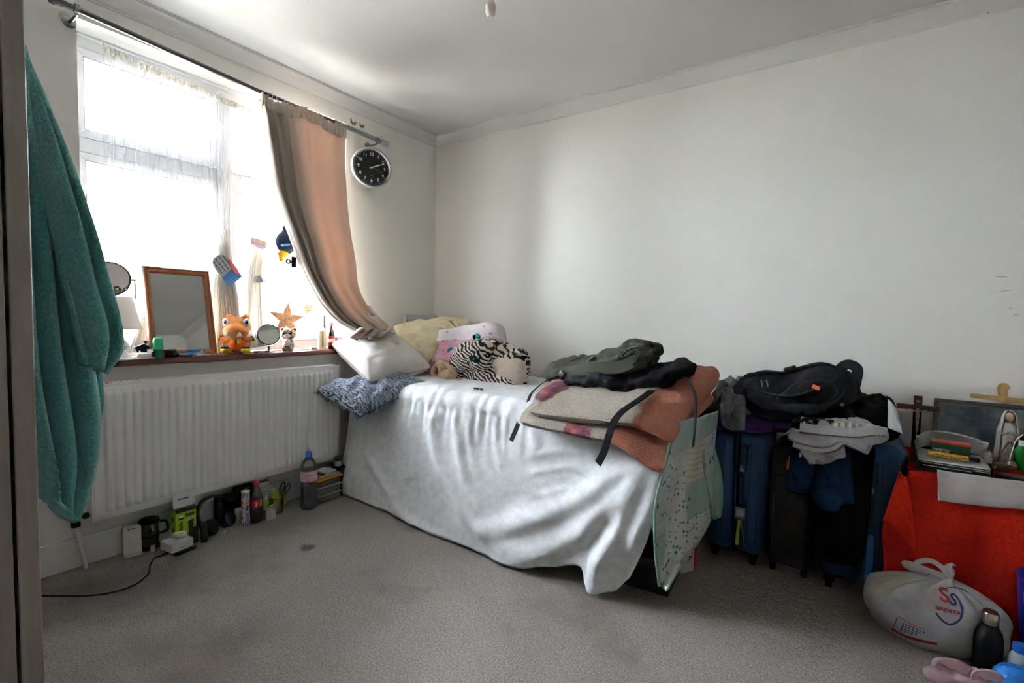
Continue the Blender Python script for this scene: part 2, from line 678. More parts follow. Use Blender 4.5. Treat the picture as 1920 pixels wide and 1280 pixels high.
for a, b in ((WY0 + fw, MYC - .034), (MYC + .034, WY1 - fw)):
    MB().span(FX0, FX1, a, b, TZ - .032, TZ + .032).build('transom', upvc, win, world=True, smooth=False, bevel=.004)
    for z0, z1 in ((WZ0 + .055, TZ - .032), (TZ + .032, WZ1 - .06)):
        s_ = .032
        sm = MB()
        g = .002
        y0, y1, zz0, zz1 = a + g, b - g, z0 + g, z1 - g
        # mitred sash: four bars with 45 degree ends
        for q in ([(y0, zz0), (y1, zz0), (y1 - s_, zz0 + s_), (y0 + s_, zz0 + s_)], [(y1, zz0), (y1, zz1), (y1 - s_, zz1 - s_), (y1 - s_, zz0 + s_)],
                  [(y1, zz1), (y0, zz1), (y0 + s_, zz1 - s_), (y1 - s_, zz1 - s_)], [(y0, zz1), (y0, zz0), (y0 + s_, zz0 + s_), (y0 + s_, zz1 - s_)]):
            cx = sum(k[0] for k in q) / 4
            cz = sum(k[1] for k in q) / 4
            q = [(cx + (k[0] - cx) * .998, cz + (k[1] - cz) * .998) for k in q]
            sm.prism(q, FX0 + .01, FX1 + .008, Matrix(((0, 0, 1, 0), (1, 0, 0, 0), (0, 1, 0, 0), (0, 0, 0, 1))))
        sash = sm.build('sash', upvc, win, world=True, smooth=False)
        MB().span(FX0 + .028, FX0 + .034, y0 + s_ - .004, y1 - s_ + .004, zz0 + s_ - .004, zz1 - s_ + .004).build('pane', pane_m, sash, world=True, smooth=False)
        gk = MB()
        for q in ((y0 + s_, y1 - s_, zz0 + s_, zz0 + s_ + .003), (y0 + s_, y1 - s_, zz1 - s_ - .003, zz1 - s_), (y0 + s_, y0 + s_ + .003, zz0 + s_, zz1 - s_), (y1 - s_ - .003, y1 - s_, zz0 + s_, zz1 - s_)):
            gk.span(FX1 + .002, FX1 + .006, *q)
        gk.build('gasket', seal_m, sash, world=True, smooth=False)
# ceiling strip of the reveal: two small steps of moulding under the head
MB().span(-.14, -.125, WY0, WY1, WZ1 - .012, WZ1).build('head_trim', upvc, win, world=True, smooth=False, bevel=.003)
wd = NT('sill_wood')
g_ = wd.noise(9, 6, .6, wd.add('ShaderNodeMapping', {'Vector': wd.coord(), 'Scale': (9, .8, 9)}).outputs[0], 1.2)
wd.color(wd.ramp(g_, [(.3, '3b1a12'), (.55, '5a2a1c'), (.75, '6c3524')]))
wd.set(Roughness=.38)
sl = MB().span(-.14, .045, WY0 - .06, WY1 + .05, .84, .868)
o = sl.build('window_sill', wd.m, win, world=True, smooth=False, bevel=.007)

# ------------------------------------------------------------------ radiator under the window
rad_m = M('f2f2f1', .32, .5, var=.02, vscale=8)
RY0, RY1, RZ0, RZ1 = -2.125, -0.94, .208, .778
rad = thing('radiator', 'white ribbed panel radiator under the window sill', 'radiator', (.08, (RY0 + RY1) / 2, .1))
PITCHR = .0333
NF = int((RY1 - RY0 - .06) / PITCHR)
YS = RY0 + (RY1 - RY0 - NF * PITCHR) / 2


def sst(a, b, x):
    t = min(1, max(0, (x - a) / (b - a)))
    return t * t * (3 - 2 * t)


def rad_front(u, v):
    y = RY0 + u * (RY1 - RY0)
    z = RZ0 + v * (RZ1 - RZ0)
    q = (y - YS) / PITCHR
    d = 0
    if 0 <= q <= NF:
        w_ = abs((q % 1) - .5) * 2
        d = sst(.95, .45, w_) if w_ > .45 else 1
    env = sst(RZ0 + .028, RZ0 + .045, z) * sst(RZ1 - .028, RZ1 - .045, z)
    lip = sst(.012, .004, min(y - RY0, RY1 - y, z - RZ0, RZ1 - z))
    return (.122 + .011 * d * env - .006 * lip, y, z)


vs_ = [0, .01, .02, .045, .055, .065, .075, .085, .5, .915, .925, .935, .945, .955, .98, .99, 1]
mb = MB()
nu = NF * 10
pts, fc = [], []
for v in vs_:
    for i in range(nu + 1):
        pts.append(rad_front(i / nu, v))
for j in range(len(vs_) - 1):
    for i in range(nu):
        a = j * (nu + 1) + i
        fc.append((a, a + 1, a + nu + 2, a + nu + 1))
mb.add(pts, fc)
mb.build('front_panel', rad_m, rad, world=True, angle=60)
MB().span(.052, .066, RY0 + .01, RY1 - .01, RZ0 + .01, RZ1 - .01).build('rear_panel', rad_m, rad, world=True, bevel=.004)
MB().span(.05, .121, RY0, RY0 + .006, RZ0, RZ1).build('side_cover', rad_m, rad, world=True, bevel=.002)
MB().span(.05, .121, RY1 - .006, RY1, RZ0, RZ1).build('side_cover', rad_m, rad, world=True, bevel=.002)
tg = MB()
for k in range(60):
    y = RY0 + .015 + k * (RY1 - RY0 - .03) / 59
    tg.span(.054, .119, y - .003, y + .003, RZ1 - .006, RZ1 + .002)
tg.span(.052, .056, RY0, RY1, RZ1 - .01, RZ1 + .003).span(.117, .121, RY0, RY1, RZ1 - .01, RZ1 + .003)
tg.build('top_grille', rad_m, rad, world=True, smooth=False)
fin = MB()
for k in range(70):
    y = RY0 + .02 + k * (RY1 - RY0 - .04) / 69
    fin.span(.066, .116, y - .0008, y + .0008, RZ0 + .03, RZ1 - .03)
fin.build('convector_fins', rad_m, rad, world=True, smooth=False)
for y in (RY0 + .2, RY1 - .25):
    MB().span(.003, .053, y - .02, y + .02, RZ0 + .05, RZ1 - .1).build('wall_bracket', rad_m, rad, world=True, smooth=False)
brass = M('4c463d', .35, .5, metal=.9)
vp = Vector((.085, -2.17, .235))
vm = MB().cyl(vp + Vector((0, 0, -.028)), vp + Vector((0, 0, .02)), .014, n=12).cyl(vp + Vector((0, 0, -.036)), vp + Vector((0, 0, -.018)), .017, n=6)
vm.cyl(vp, (vp.x, RY0 + .004, vp.z), .009, n=10).cyl((vp.x, RY0 - .02, vp.z), (vp.x, RY0 - .004, vp.z), .013, n=6)
val = vm.build('valve', brass, rad, world=True)
MB().lathe([(.013, .02), (.019, .024), (.021, .04), (.02, .065), (.014, .072)], 12, vp).build('valve_cap', M('d9d9d6', .4), val, world=True)
MB().tube([(.06, -2.135, .002), (.068, -2.15, .1), (.085, -2.168, .2), vp + Vector((0, 0, -.03))], .0085, 10, 12).build('supply_pipe', M('dbdad4', .4), rad, world=True)

# ------------------------------------------------------------------ wardrobe at the left edge of the picture
ward_m = NT('wardrobe_foil')
gg = ward_m.noise(7, 5, .6, ward_m.add('ShaderNodeMapping', {'Vector': ward_m.coord(), 'Scale': (14, 14, 1)}).outputs[0], .8)
ward_m.color(ward_m.ramp(gg, [(.3, '8a807b'), (.7, '968c87')]))
ward_m.set(Roughness=.5)
WX = 1.62
ward = thing('wardrobe', 'tall grey-brown wardrobe with a closed door at the left edge', 'wardrobe', (WX - .5, -2.9, 0))
MB().span(WX - .018, WX, -3.28, -2.603, 0, 2.15).build('side_panel', ward_m.m, ward, world=True, smooth=False, bevel=.001)
MB().span(WX - 1.0, WX - .982, -3.28, -2.603, 0, 2.15).build('side_panel', ward_m.m, ward, world=True, smooth=False, bevel=.001)
MB().span(WX - .982, WX - .018, -3.28, -2.603, 2.13, 2.15).build('top_panel', ward_m.m, ward, world=True, smooth=False)
MB().span(WX - .982, WX - .018, -3.28, -2.603, .06, .08).build('bottom_panel', ward_m.m, ward, world=True, smooth=False)
MB().span(WX - .982, WX - .018, -3.28, -3.27, .08, 2.13).build('back_panel', ward_m.m, ward, world=True, smooth=False)
MB().span(WX - .982, WX - .018, -2.66, -2.64, 0, .06).build('plinth', ward_m.m, ward, world=True, smooth=False)
dr = MB().span(WX - .499, WX + .001, -2.599, -2.573, .065, 2.148).build('door', ward_m.m, ward, world=True, smooth=False, bevel=.002)
d2 = MB().span(WX - 1.0, WX - .503, -2.599, -2.573, .065, 2.148).build('door', ward_m.m, ward, world=True, smooth=False, bevel=.002)
knob_m = M('8b8b8b', .3, .5, metal=.9)
for d_, x in ((dr, WX - .46), (d2, WX - .54)):
    MB().tube([(x, -2.573, 1.0), (x, -2.55, 1.0), (x, -2.55, 1.14), (x, -2.573, 1.14)], .005, 8).build('handle', knob_m, d_, world=True)
MB().ball((WX + .0005, -2.62, 1.3), .004, None, 8, 6).build('screw_cap', M('3a3433'), ward, world=True)
# hook over the door and the teal towel hung from it
hk = thing('door_hook', 'small metal hook over the wardrobe door holding the teal towel', 'hook', (1.25, -2.573, 1.78))
MB().tube([(1.25, -2.572, 1.82), (1.25, -2.570, 1.74), (1.25, -2.545, 1.725), (1.25, -2.535, 1.76)], .005, 8, 14).build('hook_arm', knob_m, hk, world=True)
MB().span(1.235, 1.265, -2.573, -2.570, 1.76, 1.85).build('hook_plate', knob_m, hk, world=True, bevel=.002)

tw = NT('teal_towel')
tw.color(tw.ramp(tw.noise(150, 3, .7), [(.3, '4fa3a0'), (.5, '66b9b5'), (.72, '8acfcb')]))
tw.set(Roughness=.95)
tw.b.inputs['Sheen Weight'].default_value = .4
tw.bump(tw.noise(420, 3, .7), .9, .006)
# towel: a long back layer and a shorter front flap, both fanning out in folds from the hook
twl = thing('bath_towel', 'teal bath towel hanging in folds beside the wardrobe', 'towel', (1.3, -2.5, .66))


def towel_layer(name, rows, X, waves, amp, seed, nu=60, nv=70):
    rows = [bez([at(a_, b_, 'x', X) for a_, b_ in r], nu) for r in rows]
    cols = [bez([r[i] for r in rows], nv) for i in range(nu + 1)]

    def fn(u, v):
        p = cols[round(u * nu)][round(v * nv)] - Vector((0, .007 * u, 0))
        k = amp * sst(0, .45, v) + .004
        f = k * (abs(math.sin(u * math.pi * waves + .5 * math.sin(v * 3 + seed))) ** .6 * 2 - 1) + .004 * nz(u * 5, v * 7, seed)
        return p + Vector((f, .25 * f * (1 - u), 0))
    return MB().grid(fn, nu, nv), fn


g1, f1 = towel_layer('towel_cloth', [[(32, 70), (40, 80), (47, 92)], [(22, 250), (62, 250), (101, 250)], [(22, 450), (84, 455), (152, 478)], [(24, 640), (98, 650), (186, 655)],
                     [(34, 760), (114, 770), (200, 762)], [(58, 860), (124, 870), (190, 842)], [(76, 922), (118, 948), (164, 926)], [(93, 936), (128, 966), (146, 961)]], 1.30, 3.0, .034, 1)
g1.build('towel_cloth', tw.m, twl, world=True, solid=.009, angle=180)
g2, f2 = towel_layer('front_flap', [[(42, 84), (46, 91), (50, 98)], [(70, 222), (86, 216), (98, 214)], [(100, 380), (130, 372), (155, 378)], [(122, 520), (164, 518), (199, 522)],
                     [(142, 620), (188, 622), (227, 640)], [(158, 684), (182, 692), (197, 697)]], 1.36, 1.5, .026, 2, 40, 60)
g2.build('front_flap', tw.m, twl, world=True, solid=.009, angle=180)
for vv in (.70, .735, .77, .805):
    MB().grid(lambda u, v: Vector(f1(round((.04 + u * .42) * 60) / 60, round((vv + v * .014) * 70) / 70)) + Vector((.006, .003, 0)), 25, 1).build('woven_band', tw.m, twl, world=True, solid=.003)
MB().tube([Vector(f1(k / 60, 1)) for k in range(0, 61, 3)], .006, 8).build('hem', tw.m, twl, world=True)
MB().tube([Vector(f2(1, k / 60)) for k in range(0, 61, 3)], .0055, 8).build('selvedge', tw.m, twl, world=True)

# ------------------------------------------------------------------ bed
wood_d = M('3a2a20', .5, .4, var=.2, vscale=12)
MT = .685                                    # top of the mattress
bed = thing('bed', 'single bed along the right wall hidden under a white sheet', 'bed', (1.08, -.45, 0))
MB().span(.17, 1.96, -.86, -.03, .22, .42).build('bed_base', M('6f6a66', .8), bed, world=True, smooth=False, bevel=.01)
MB().rbox((1.065, -.445, .55), (1.79, .83, .26), .05, 4).build('mattress', M('d4d2cc', .9), bed, world=True)
for x in (.24, 1.89):
    for y in (-.80, -.09):
        MB().cyl((x, y, 0), (x, y, .22), .025, .03, 12).build('leg', wood_d, bed, world=True)

sh = NT('white_sheet')
sh.color(sh.mix(sh.ramp(sh.noise(26, 5), [(.42, (0, 0, 0, 1)), (.62, (1, 1, 1, 1))]), 'f0f2f5', 'e2e6ec'))
sh.set(Roughness=.95)
sh.b.inputs['Specular IOR Level'].default_value = .05
sh.bump(sh.math('ADD', sh.noise(34, 5, .6), sh.math('MULTIPLY', sh.noise(700, 2), .3)), .25, .012)

# folds of the sheet: each a line on the front of the bed with height and width
def ridge(pix, amp, wid):
    P = [at(px, py, 'y', -.95) for px, py in pix]
    P = bez([(p.x, p.z, 0) for p in P], 6 * (len(pix) - 1))
    return [(p.x, p.y) for p in P], amp * .82, wid


RIDGES = [
    ridge([(1200, 850), (1150, 890), (1095, 928), (1030, 962), (946, 985), (895, 975)], .040, .035),
    ridge([(1190, 905), (1135, 955), (1067, 996), (998, 1018), (922, 1012)], .030, .03),
    ridge([(1130, 975), (1060, 1020), (990, 1040), (930, 1040)], .024, .025),
    ridge([(735, 940), (792, 974), (840, 999), (895, 1030)], .022, .022),
    ridge([(788, 734), (812, 844), (857, 913), (905, 985)], .030, .028),
    ridge([(830, 745), (854, 844), (885, 915), (930, 970)], .024, .022),
    ridge([(745, 760), (764, 840), (790, 900)], .022, .04),
    ridge([(860, 780), (880, 860), (905, 900)], .012, .015),
    ridge([(905, 770), (925, 850), (940, 880)], .010, .018),
    ridge([(975, 790), (1000, 850)], .014, .02),
    ridge([(975, 860), (1040, 850), (1100, 855)], .008, .012),
    ridge([(985, 890), (1050, 880), (1090, 888)], .007, .010),
    ridge([(1000, 930), (1060, 915)], .006, .010),
    ridge([(665, 760), (655, 860), (650, 920)], .016, .03),
    ridge([(680, 850), (720, 905), (745, 935)], .014, .02),
    ridge([(1212, 845), (1190, 920), (1166, 1000), (1125, 1075)], .050, .038),
    ridge([(1236, 870), (1228, 950), (1205, 1040)], .036, .030),
    ridge([(1165, 960), (1120, 1020), (1112, 1090)], -.028, .035),
]


def fold_sum(x, z):
    s = 0
    for P, amp, wd_ in RIDGES:
        best = 9
        bt = 0
        n = len(P) - 1
        for i in range(n):
            ax, az = P[i]
            bx, bz = P[i + 1]
            dx, dz = bx - ax, bz - az
            L2 = dx * dx + dz * dz + 1e-9
            t = max(0, min(1, ((x - ax) * dx + (z - az) * dz) / L2))
            d = (x - ax - dx * t) ** 2 + (z - az - dz * t) ** 2
            if d < best:
                best = d
                bt = (i + t) / n
        e = math.exp(-best / (2 * wd_ * wd_))
        s += amp * e * (min(1, 6 * bt + .15) * min(1, 6 * (1 - bt) + .15))
    return s


HEM = [(.16, .012), (.6, .012), (.85, .015), (1.2, .012), (1.5, .012), (1.66, .05), (1.79, .085), (1.84, .04), (1.89, .012), (2.0, .03), (2.12, .10)]
FLARE = [(.16, .10), (.5, .11), (1.1, .16), (1.5, .17), (1.75, .13), (1.88, .18), (2.0, .14), (2.2, .1)]
XS0, XS1 = .165, 2.105


def sheet(u, v):
    x = XS0 + u * (XS1 - XS0)
    top = MT + .012
    ye = -.80                                  # where the edge rounding starts
    if v < .34:                                # top of the bed from the wall to the edge
        q = v / .34
        y = -.03 + q * (ye + .03)
        puff = .010 * nz(x * 4, y * 4, 3) + .003 * math.sin(x * 40 + 4 * nz(x * 3, y * 3)) * sst(-.3, -.8, y)
        z = top + puff + .012 * math.sin(q * math.pi)
    elif v < .46:                              # rounded edge
        q = (v - .34) / .12
        a = q * math.pi / 2
        g = .0025 * math.sin(x * 72 + 3 * nz(x * 6, 0, 1)) * (sst(.5, .8, x) * sst(1.5, 1.3, x))
        y = ye - math.sin(a) * (.075 + g)
        z = top - (1 - math.cos(a)) * .08 + g * .8 + .010 * nz(x * 4, y * 4, 3) * (1 - q)
    else:                                      # skirt
        q = (v - .46) / .54
        h = interp(HEM, x)
        z0 = top - .08
        z = z0 + (h - z0) * q
        y = ye - .075 - interp(FLARE, x) * q ** 1.15
        g = (.0032 * math.sin(x * 72 + 3 * nz(x * 6, 0, 1)) + .003 * math.sin(x * 121 + z * 9)) * sst(.5, .8, x) * sst(1.55, 1.3, x) * sst(.4, .0, q)
        f = fold_sum(x, z) * sst(0, .12, q)
        w2 = .006 * noise.fractal(Vector((x * 7, z * 5, 2)), 1, 2, 4)
        y -= f + g + w2
        z += .006 * nz(x * 11, 0, 7) * q
        x += .02 * nz(x * 2, z * 2, 9) * q + (.0 if x < 1.8 else (x - 1.8) * -.34 * q * q)
    return (x, y, z)


bs = thing('bed_sheet', 'white cotton sheet draped over the bed down to the carpet', 'sheet', (1.08, -.6, .01))
# sheet and the strip that turns round the foot of the bed
mb = MB().grid(sheet, 240, 110)
mb.build('sheet_cloth', sh.m, bs, world=True, solid=.003, angle=180)


def foot(u, v):
    y = -.80 + u * .75
    top = MT + .01
    z = top - v * (.36 + .22 * (1 - u) * 1.0)
    x = 2.0 + .025 * math.sin(v * math.pi / 2) + .018 * math.sin(u * 16 + v * 2) * v
    return (x - .05 * (1 - v) ** 3, y - .06 * (1 - u) * (1 - v * .5), z)


MB().grid(foot, 40, 24).build('foot_drop', sh.m, bs, world=True, solid=.003, angle=180)

# ------------------------------------------------------------------ curtain rod with finial, brackets
steel = M('8f8f8f', .3, .5, metal=.9)
steel_d = M('5a5857', .35, .5, metal=.8)
silver = M('b9b9bb', .28, .5, metal=.85)
rp = [at(112, 3, 'x', .10), at(490, 173, 'x', .10), at(640, 234, 'x', .10), at(716, 266, 'x', .10)]
rod = thing('curtain_rod', 'thin grey metal curtain rod running above the window', 'curtain rod', rp[0] + Vector((-.1, 0, 0)))
MB().tube([rp[0], rp[1], rp[2]], .0105, 12).build('rod_tube', steel_d, rod, world=True)
MB().tube([rp[2] + Vector((0, -.05, .002)), rp[3]], .0135, 12).build('sleeve_tube', steel, rod, world=True)
dv = (rp[3] - rp[2]).normalized()
q = dv.to_track_quat('Z', 'Y').to_matrix().to_4x4()
MB().lathe([(.0, -.012), (.017, -.012), (.017, 0), (.0145, .002), (.0145, .010), (.019, .012), (.019, .018), (.016, .02), (.019, .024), (.019, .03), (.016, .032), (.019, .036), (.019, .042), (.016, .045), (.018, .05), (.0, .056)], 16, rp[3], q).build('finial', silver, rod, world=True)
MB().lathe([(.0, -.03), (.018, -.03), (.02, -.02), (.014, -.005), (.014, .01)], 14, rp[0], q).build('finial', steel_d, rod, world=True)
for p in (rp[0] + dv * .05, rp[3] - dv * .035):
    bk = MB().cyl((.001, p.y, p.z - .02), (.007, p.y, p.z - .02), .022, n=16).tube([(.004, p.y, p.z - .02), (.06, p.y, p.z - .024), (.1, p.y, p.z - .02)], .006, 8, 8)
    bk.build('bracket', steel, rod, world=True)
    MB().lathe([(.0145, -.007), (.018, -.007), (.018, .007), (.0145, .007)], 16, p, q, cap=False).build('bracket_ring', steel, rod, world=True)
sc_ = rp[3] - dv * .012
MB().cyl(sc_, sc_ + Vector((.006, .004, .034)), .003, n=8).build('thumb_screw', silver, rod, world=True)

# ------------------------------------------------------------------ curtain
cur_m = translucent('curtain_cloth', 'cbbfb5', 'dcb69c', .16, .9, .35, 500)
lin_m = translucent('curtain_lining', 'cfc6bd', 'e8d8c8', .12, .9, .2, 500)
L_ = [(487, 184), (496, 232), (506, 290), (521, 368), (541, 440), (566, 510), (600, 572), (634, 612), (662, 634)]
R_ = [(647, 246), (645, 300), (648, 370), (655, 440), (660, 490), (666, 545), (690, 584), (712, 608), (722, 628)]
Lw = bez([at(px, py, 'x', .125) for px, py in L_], 60)
Rw = bez([at(px, py, 'x', .105) for px, py in R_], 60)
for i in range(61):
    t = sst(.72, 1, i / 60)
    Lw[i].x += .12 * t
    Rw[i].x += .10 * t


def pick(P, v):
    k = min(int(v * 60), 59)
    return P[k].lerp(P[k + 1], v * 60 - k)


def curtain(u, v):
    # folds crowd towards the leading edge on the left
    a, b = pick(Lw, v), pick(Rw, v)
    uu = u ** 1.25
    p = a.lerp(b, uu)
    left = sst(.55, .35, u)
    am = .030 * left + .013 * (1 - left)
    am *= .55 + .45 * sst(0, .12, v)
    ph = u * 2 * math.pi * (4.2 + 2.4 * left) + .6 * math.sin(v * 3)
    x = am * math.sin(ph) + .006 * math.sin(u * 47 + v * 2) * sst(.3, 0, v)
    cr = .008 * noise.fractal(Vector((u * 3, v * 7, 5)), 1, 2, 3) * sst(.1, .5, v)
    bottom = sst(.78, 1, v)
    x += cr + bottom * .035 * math.sin(u * 17 + v * 21)
    # belly of the cloth where it sags towards the pillow
    x += .05 * math.sin(math.pi * min(1, max(0, (v - .35) / .6))) * (1 - .4 * u)
    return p + Vector((x, .5 * am * math.cos(ph) * left, bottom * .02 * math.sin(u * 23)))


cu = thing('curtain', 'beige curtain drawn to the right and tucked behind the pillows', 'curtain', (.14, -.9, .92))
MB().grid(curtain, 150, 90).build('curtain_cloth', cur_m, cu, world=True, angle=180, solid=.0015)
for k, (a0, a1, dx, wv) in enumerate(((.0, .48, -.035, 1.0),)):
    def back(u, v, a0=a0, a1=a1, dx=dx, wv=wv):
        uu = a0 + u * (a1 - a0 + .06 * v)
        p = Vector(curtain(uu, v))
        return p + Vector((dx + .008 * math.sin(u * 19 * wv), .006 * math.sin(v * 5), 0))
    MB().grid(back, 50, 60).build('folded_layer', cur_m, cu, world=True, angle=180, solid=.0015)


def head(u, v):
    a, b = pick(Lw, 0), pick(Rw, 0)
    p = a.lerp(b, u)
    ph = u * 2 * math.pi * 19
    return p + Vector((.008 + .014 * math.sin(ph) * (1 - .55 * v) + .004 * math.sin(ph * .37), .004 * math.cos(ph), .028 - v * .062 + .005 * math.sin(u * 31) - .012 * math.sin(u * 9)))


MB().grid(head, 220, 8).build('gathered_heading', cur_m, cu, world=True, angle=180, solid=.003)
for px in (508, 516, 531, 552, 607, 636):
    yy = at(px, 200, 'x', .1).y
    p = rp[1] + dv * ((yy - rp[1].y) / dv.y)
    MB().tube([p + Vector((math.cos(t * math.pi / 8) * .016, 0, math.sin(t * math.pi / 8) * .016 - .004)) for t in range(17)], .002, 6).build('curtain_ring', silver, cu, world=True)
    MB().tube([p + Vector((0, 0, -.02)), p + Vector((.004, 0, -.03)), p + Vector((0, 0, -.038))], .0015, 6).build('curtain_hook', M('e8e8e8', .4), cu, world=True)
# gathered tail of the curtain lying on the pillow
E0, E1 = Vector(curtain(.5, .97)), at(726, 606, 'x', .26)


def tail(u, v):
    p0 = Vector(curtain(u, .93))
    end = at(655 + 60 * u, 636 - 4 * u, 'x', .30)
    p = p0.lerp(end, v)
    return p + Vector((.02 * math.sin(u * 19 + v * 4) + .05 * math.sin(v * math.pi), 0, .035 * math.sin(v * math.pi) * (1 - u * .3) + .008 * math.sin(u * 27)))


MB().grid(tail, 60, 20).build('curtain_tail', cur_m, cu, world=True, angle=180, solid=.0015)


def lining(u, v):
    t = v
    a = at(684 - 6 * t, 574 + 6 * t, 'x', .10).lerp(at(700, 640, 'x', .24), t)
    b = bez([at(690, 573, 'x', .09), at(708, 590, 'x', .10), at(728, 610, 'x', .14), at(730, 632, 'x', .22)], 24)[int(t * 24)]
    p = a.lerp(b, u)
    return p + Vector((.028 * math.sin(u * math.pi) + .008 * math.sin(u * 9 + v * 6), 0, .004 * math.sin(v * 17 + u * 3)))


MB().grid(lining, 24, 24).build('pale_lining', lin_m, cu, world=True, angle=180, solid=.002)

# ------------------------------------------------------------------ net curtains
def voile(name, lo, hi, k, front, through, fade=False):
    """open net: mostly holes, denser in stripes where the gathered cloth lies double"""
    t = NT(name)
    t.color(front)
    t.set(Roughness=.9)
    t.b.inputs['Specular IOR Level'].default_value = .1
    uv = t.add('ShaderNodeMapping', {'Vector': t.coord('UV'), 'Scale': (1, .04, 1)}).outputs[0]
    f = t.add('ShaderNodeMapRange', {0: t.noise(38, 3, .6, uv), 1: .40, 2: .60, 3: lo, 4: hi}).outputs[0]
    if fade:                     # the gathering tightens gradually from the top
        up = t.add('ShaderNodeMapRange', {0: t.sep(t.coord('UV'))[1], 1: 0.0, 2: .35, 3: .55, 4: 0.0}).outputs[0]
        f = t.math('MAXIMUM', t.math('SUBTRACT', f, up), .0)
    tr = t.add('ShaderNodeBsdfTranslucent', {'Color': lin(through)})
    mx = t.add('ShaderNodeMixShader', {'Fac': k})
    t.l.new(t.b.outputs[0], mx.inputs[1])
    t.l.new(tr.outputs[0], mx.inputs[2])
    tp = t.add('ShaderNodeBsdfTransparent')
    m2 = t.add('ShaderNodeMixShader', {'Fac': f})
    t.l.new(tp.outputs[0], m2.inputs[1])
    t.l.new(mx.outputs[0], m2.inputs[2])
    t.l.new(m2.outputs[0], t.out.inputs['Surface'])
    return t.m


net_m = voile('net_voile', .03, .30, .10, 'e9eaee', 'f2f4fa')
net_t = voile('net_gathered', .90, 1.0, .02, 'f0ece4', 'f4efe4', True)
net_d = voile('net_heading', .55, .95, .02, 'e2ded6', 'efe8dc')


def net(name, label, rows, pleats, seed, group='net curtains at the window', X=-.09, split=.6):
    """rows: (t, left px, left y, right px, right y)"""
    rows = [(t, at(a, b, 'x', X), at(c, d, 'x', X)) for t, a, b, c, d in rows]
    ts = [r[0] for r in rows]
    Ls = bez([r[1] for r in rows], 80)
    Rs = bez([r[2] for r in rows], 80)

    def idx(v):
        for k in range(len(ts) - 1):
            if v <= ts[k + 1]:
                return (k + (v - ts[k]) / (ts[k + 1] - ts[k])) / (len(ts) - 1)
        return 1.0

    def fn(u, v):
        s = idx(v) * 80
        k = min(int(s), 79)
        a = Ls[k].lerp(Ls[k + 1], s - k)
        b = Rs[k].lerp(Rs[k + 1], s - k)
        p = a.lerp(b, u + .02 * math.sin(u * 12 + v * 4 + seed))
        w_ = (b - a).length
        am = .004 + .010 * min(1, .2 / max(w_, .03))
        return p + Vector((am * math.sin(u * 2 * math.pi * pleats + seed + math.sin(v * 4)) + .003 * math.sin(u * 41 + v * 7), 0, 0))
    t_ = thing(name, label, 'net curtain', fn(.5, 1), group=group)
    MB().grid(lambda u, v: fn(u, v * split), int(pleats * 9), 40).build('net_cloth', net_m, t_, world=True, angle=180)
    MB().grid(lambda u, v: fn(u, split + v * (1 - split)), int(pleats * 9), 40).build('gathered_tail', net_t, t_, world=True, angle=180)
    return t_, fn


def net_head(t_, fn, pleats):
    def hd(u, v):
        p = Vector(fn(u, 0))
        return p + Vector((.006 + .004 * math.sin(u * 2 * math.pi * pleats), 0, .014 - .03 * v + .003 * math.sin(u * 67)))
    MB().grid(hd, pleats * 6, 3).build('gathered_heading', net_d, t_, world=True, angle=180)


t_, fn = net('net_curtain', 'sheer white net curtain over the left light, gathered behind the framed mirror', [(0, 188, 88, 318, 146), (.25, 188, 240, 318, 290), (.5, 200, 380, 312, 400), (.72, 255, 500, 300, 500), (.88, 268, 580, 285, 575), (1, 236, 662, 278, 655)], 12, 1)
net_head(t_, fn, 26)
t_, fn = net('net_curtain', 'sheer white net curtain bunched in front of the window post', [(0, 318, 146, 436, 196), (.2, 318, 290, 434, 300), (.4, 350, 390, 430, 390), (.62, 396, 480, 432, 480), (.85, 392, 570, 448, 570), (1, 392, 668, 470, 662)], 13, 2, split=.5)
net_head(t_, fn, 26)
t_, fn = net('net_curtain', 'sheer white net curtain pinched in a rainbow hair clip', [(0, 436, 196, 560, 250), (.2, 438, 320, 545, 330), (.36, 490, 400, 540, 395), (.47, 478, 445, 503, 440), (.52, 474, 458, 494, 460), (.7, 462, 530, 490, 530), (1, 455, 655, 500, 648)], 12, 3, split=.42)
net_head(t_, fn, 26)
# the wire that carries the nets
nw = MB().tube([at(150, 64, 'x', -.095), at(190, 82, 'x', -.095), at(436, 192, 'x', -.095), at(640, 280, 'x', -.095)], .003, 6, 20).build('net_curtain_wire', M('e9e6df', .5))
tag(nw, 'thin white wire carrying the net curtains across the window', 'curtain wire')

# things clipped to the nets and the curtain
cx_ = frame(at(470, 451, 'x', -.065), at(509, 463, 'x', -.065) - at(470, 451, 'x', -.065), (0, .2, 1))
hc = thing('hair_clip', 'flat rainbow striped hair clip pinching the net curtain', 'hair clip', mtx=cx_)
for k, c in enumerate(('e89aa0', 'f0c48c', 'a9c8e8', 'd6b6e2')):
    MB().box((.044, .016 - k * .0098, .0), (.088, .0094, .008)).build('stripe', M(c, .4), hc, smooth=False, bevel=.001)
MB().box((.044, -.022, -.004), (.082, .006, .006)).build('clip_spring', M('e7c5d6', .3), hc)
bc = thing('binder_clip', 'small grey binder clip hanging on the tied net curtain', 'clip', at(484, 523, 'x', -.06))
MB().prism([(-.022, -.018), (.022, -.018), (.008, .018), (-.008, .018)], -.018, .018, Matrix(((0, 0, 1, 0), (1, 0, 0, 0), (0, 1, 0, 0), (0, 0, 0, 1)))).build('clip_body', M('8a8d92', .35, metal=.6), bc)
MB().tube([(.0, .004, -.002), (.0, .04, .006), (.008, .04, -.006), (.006, .004, -.006)], .004, 6).build('clip_lever', steel, bc)

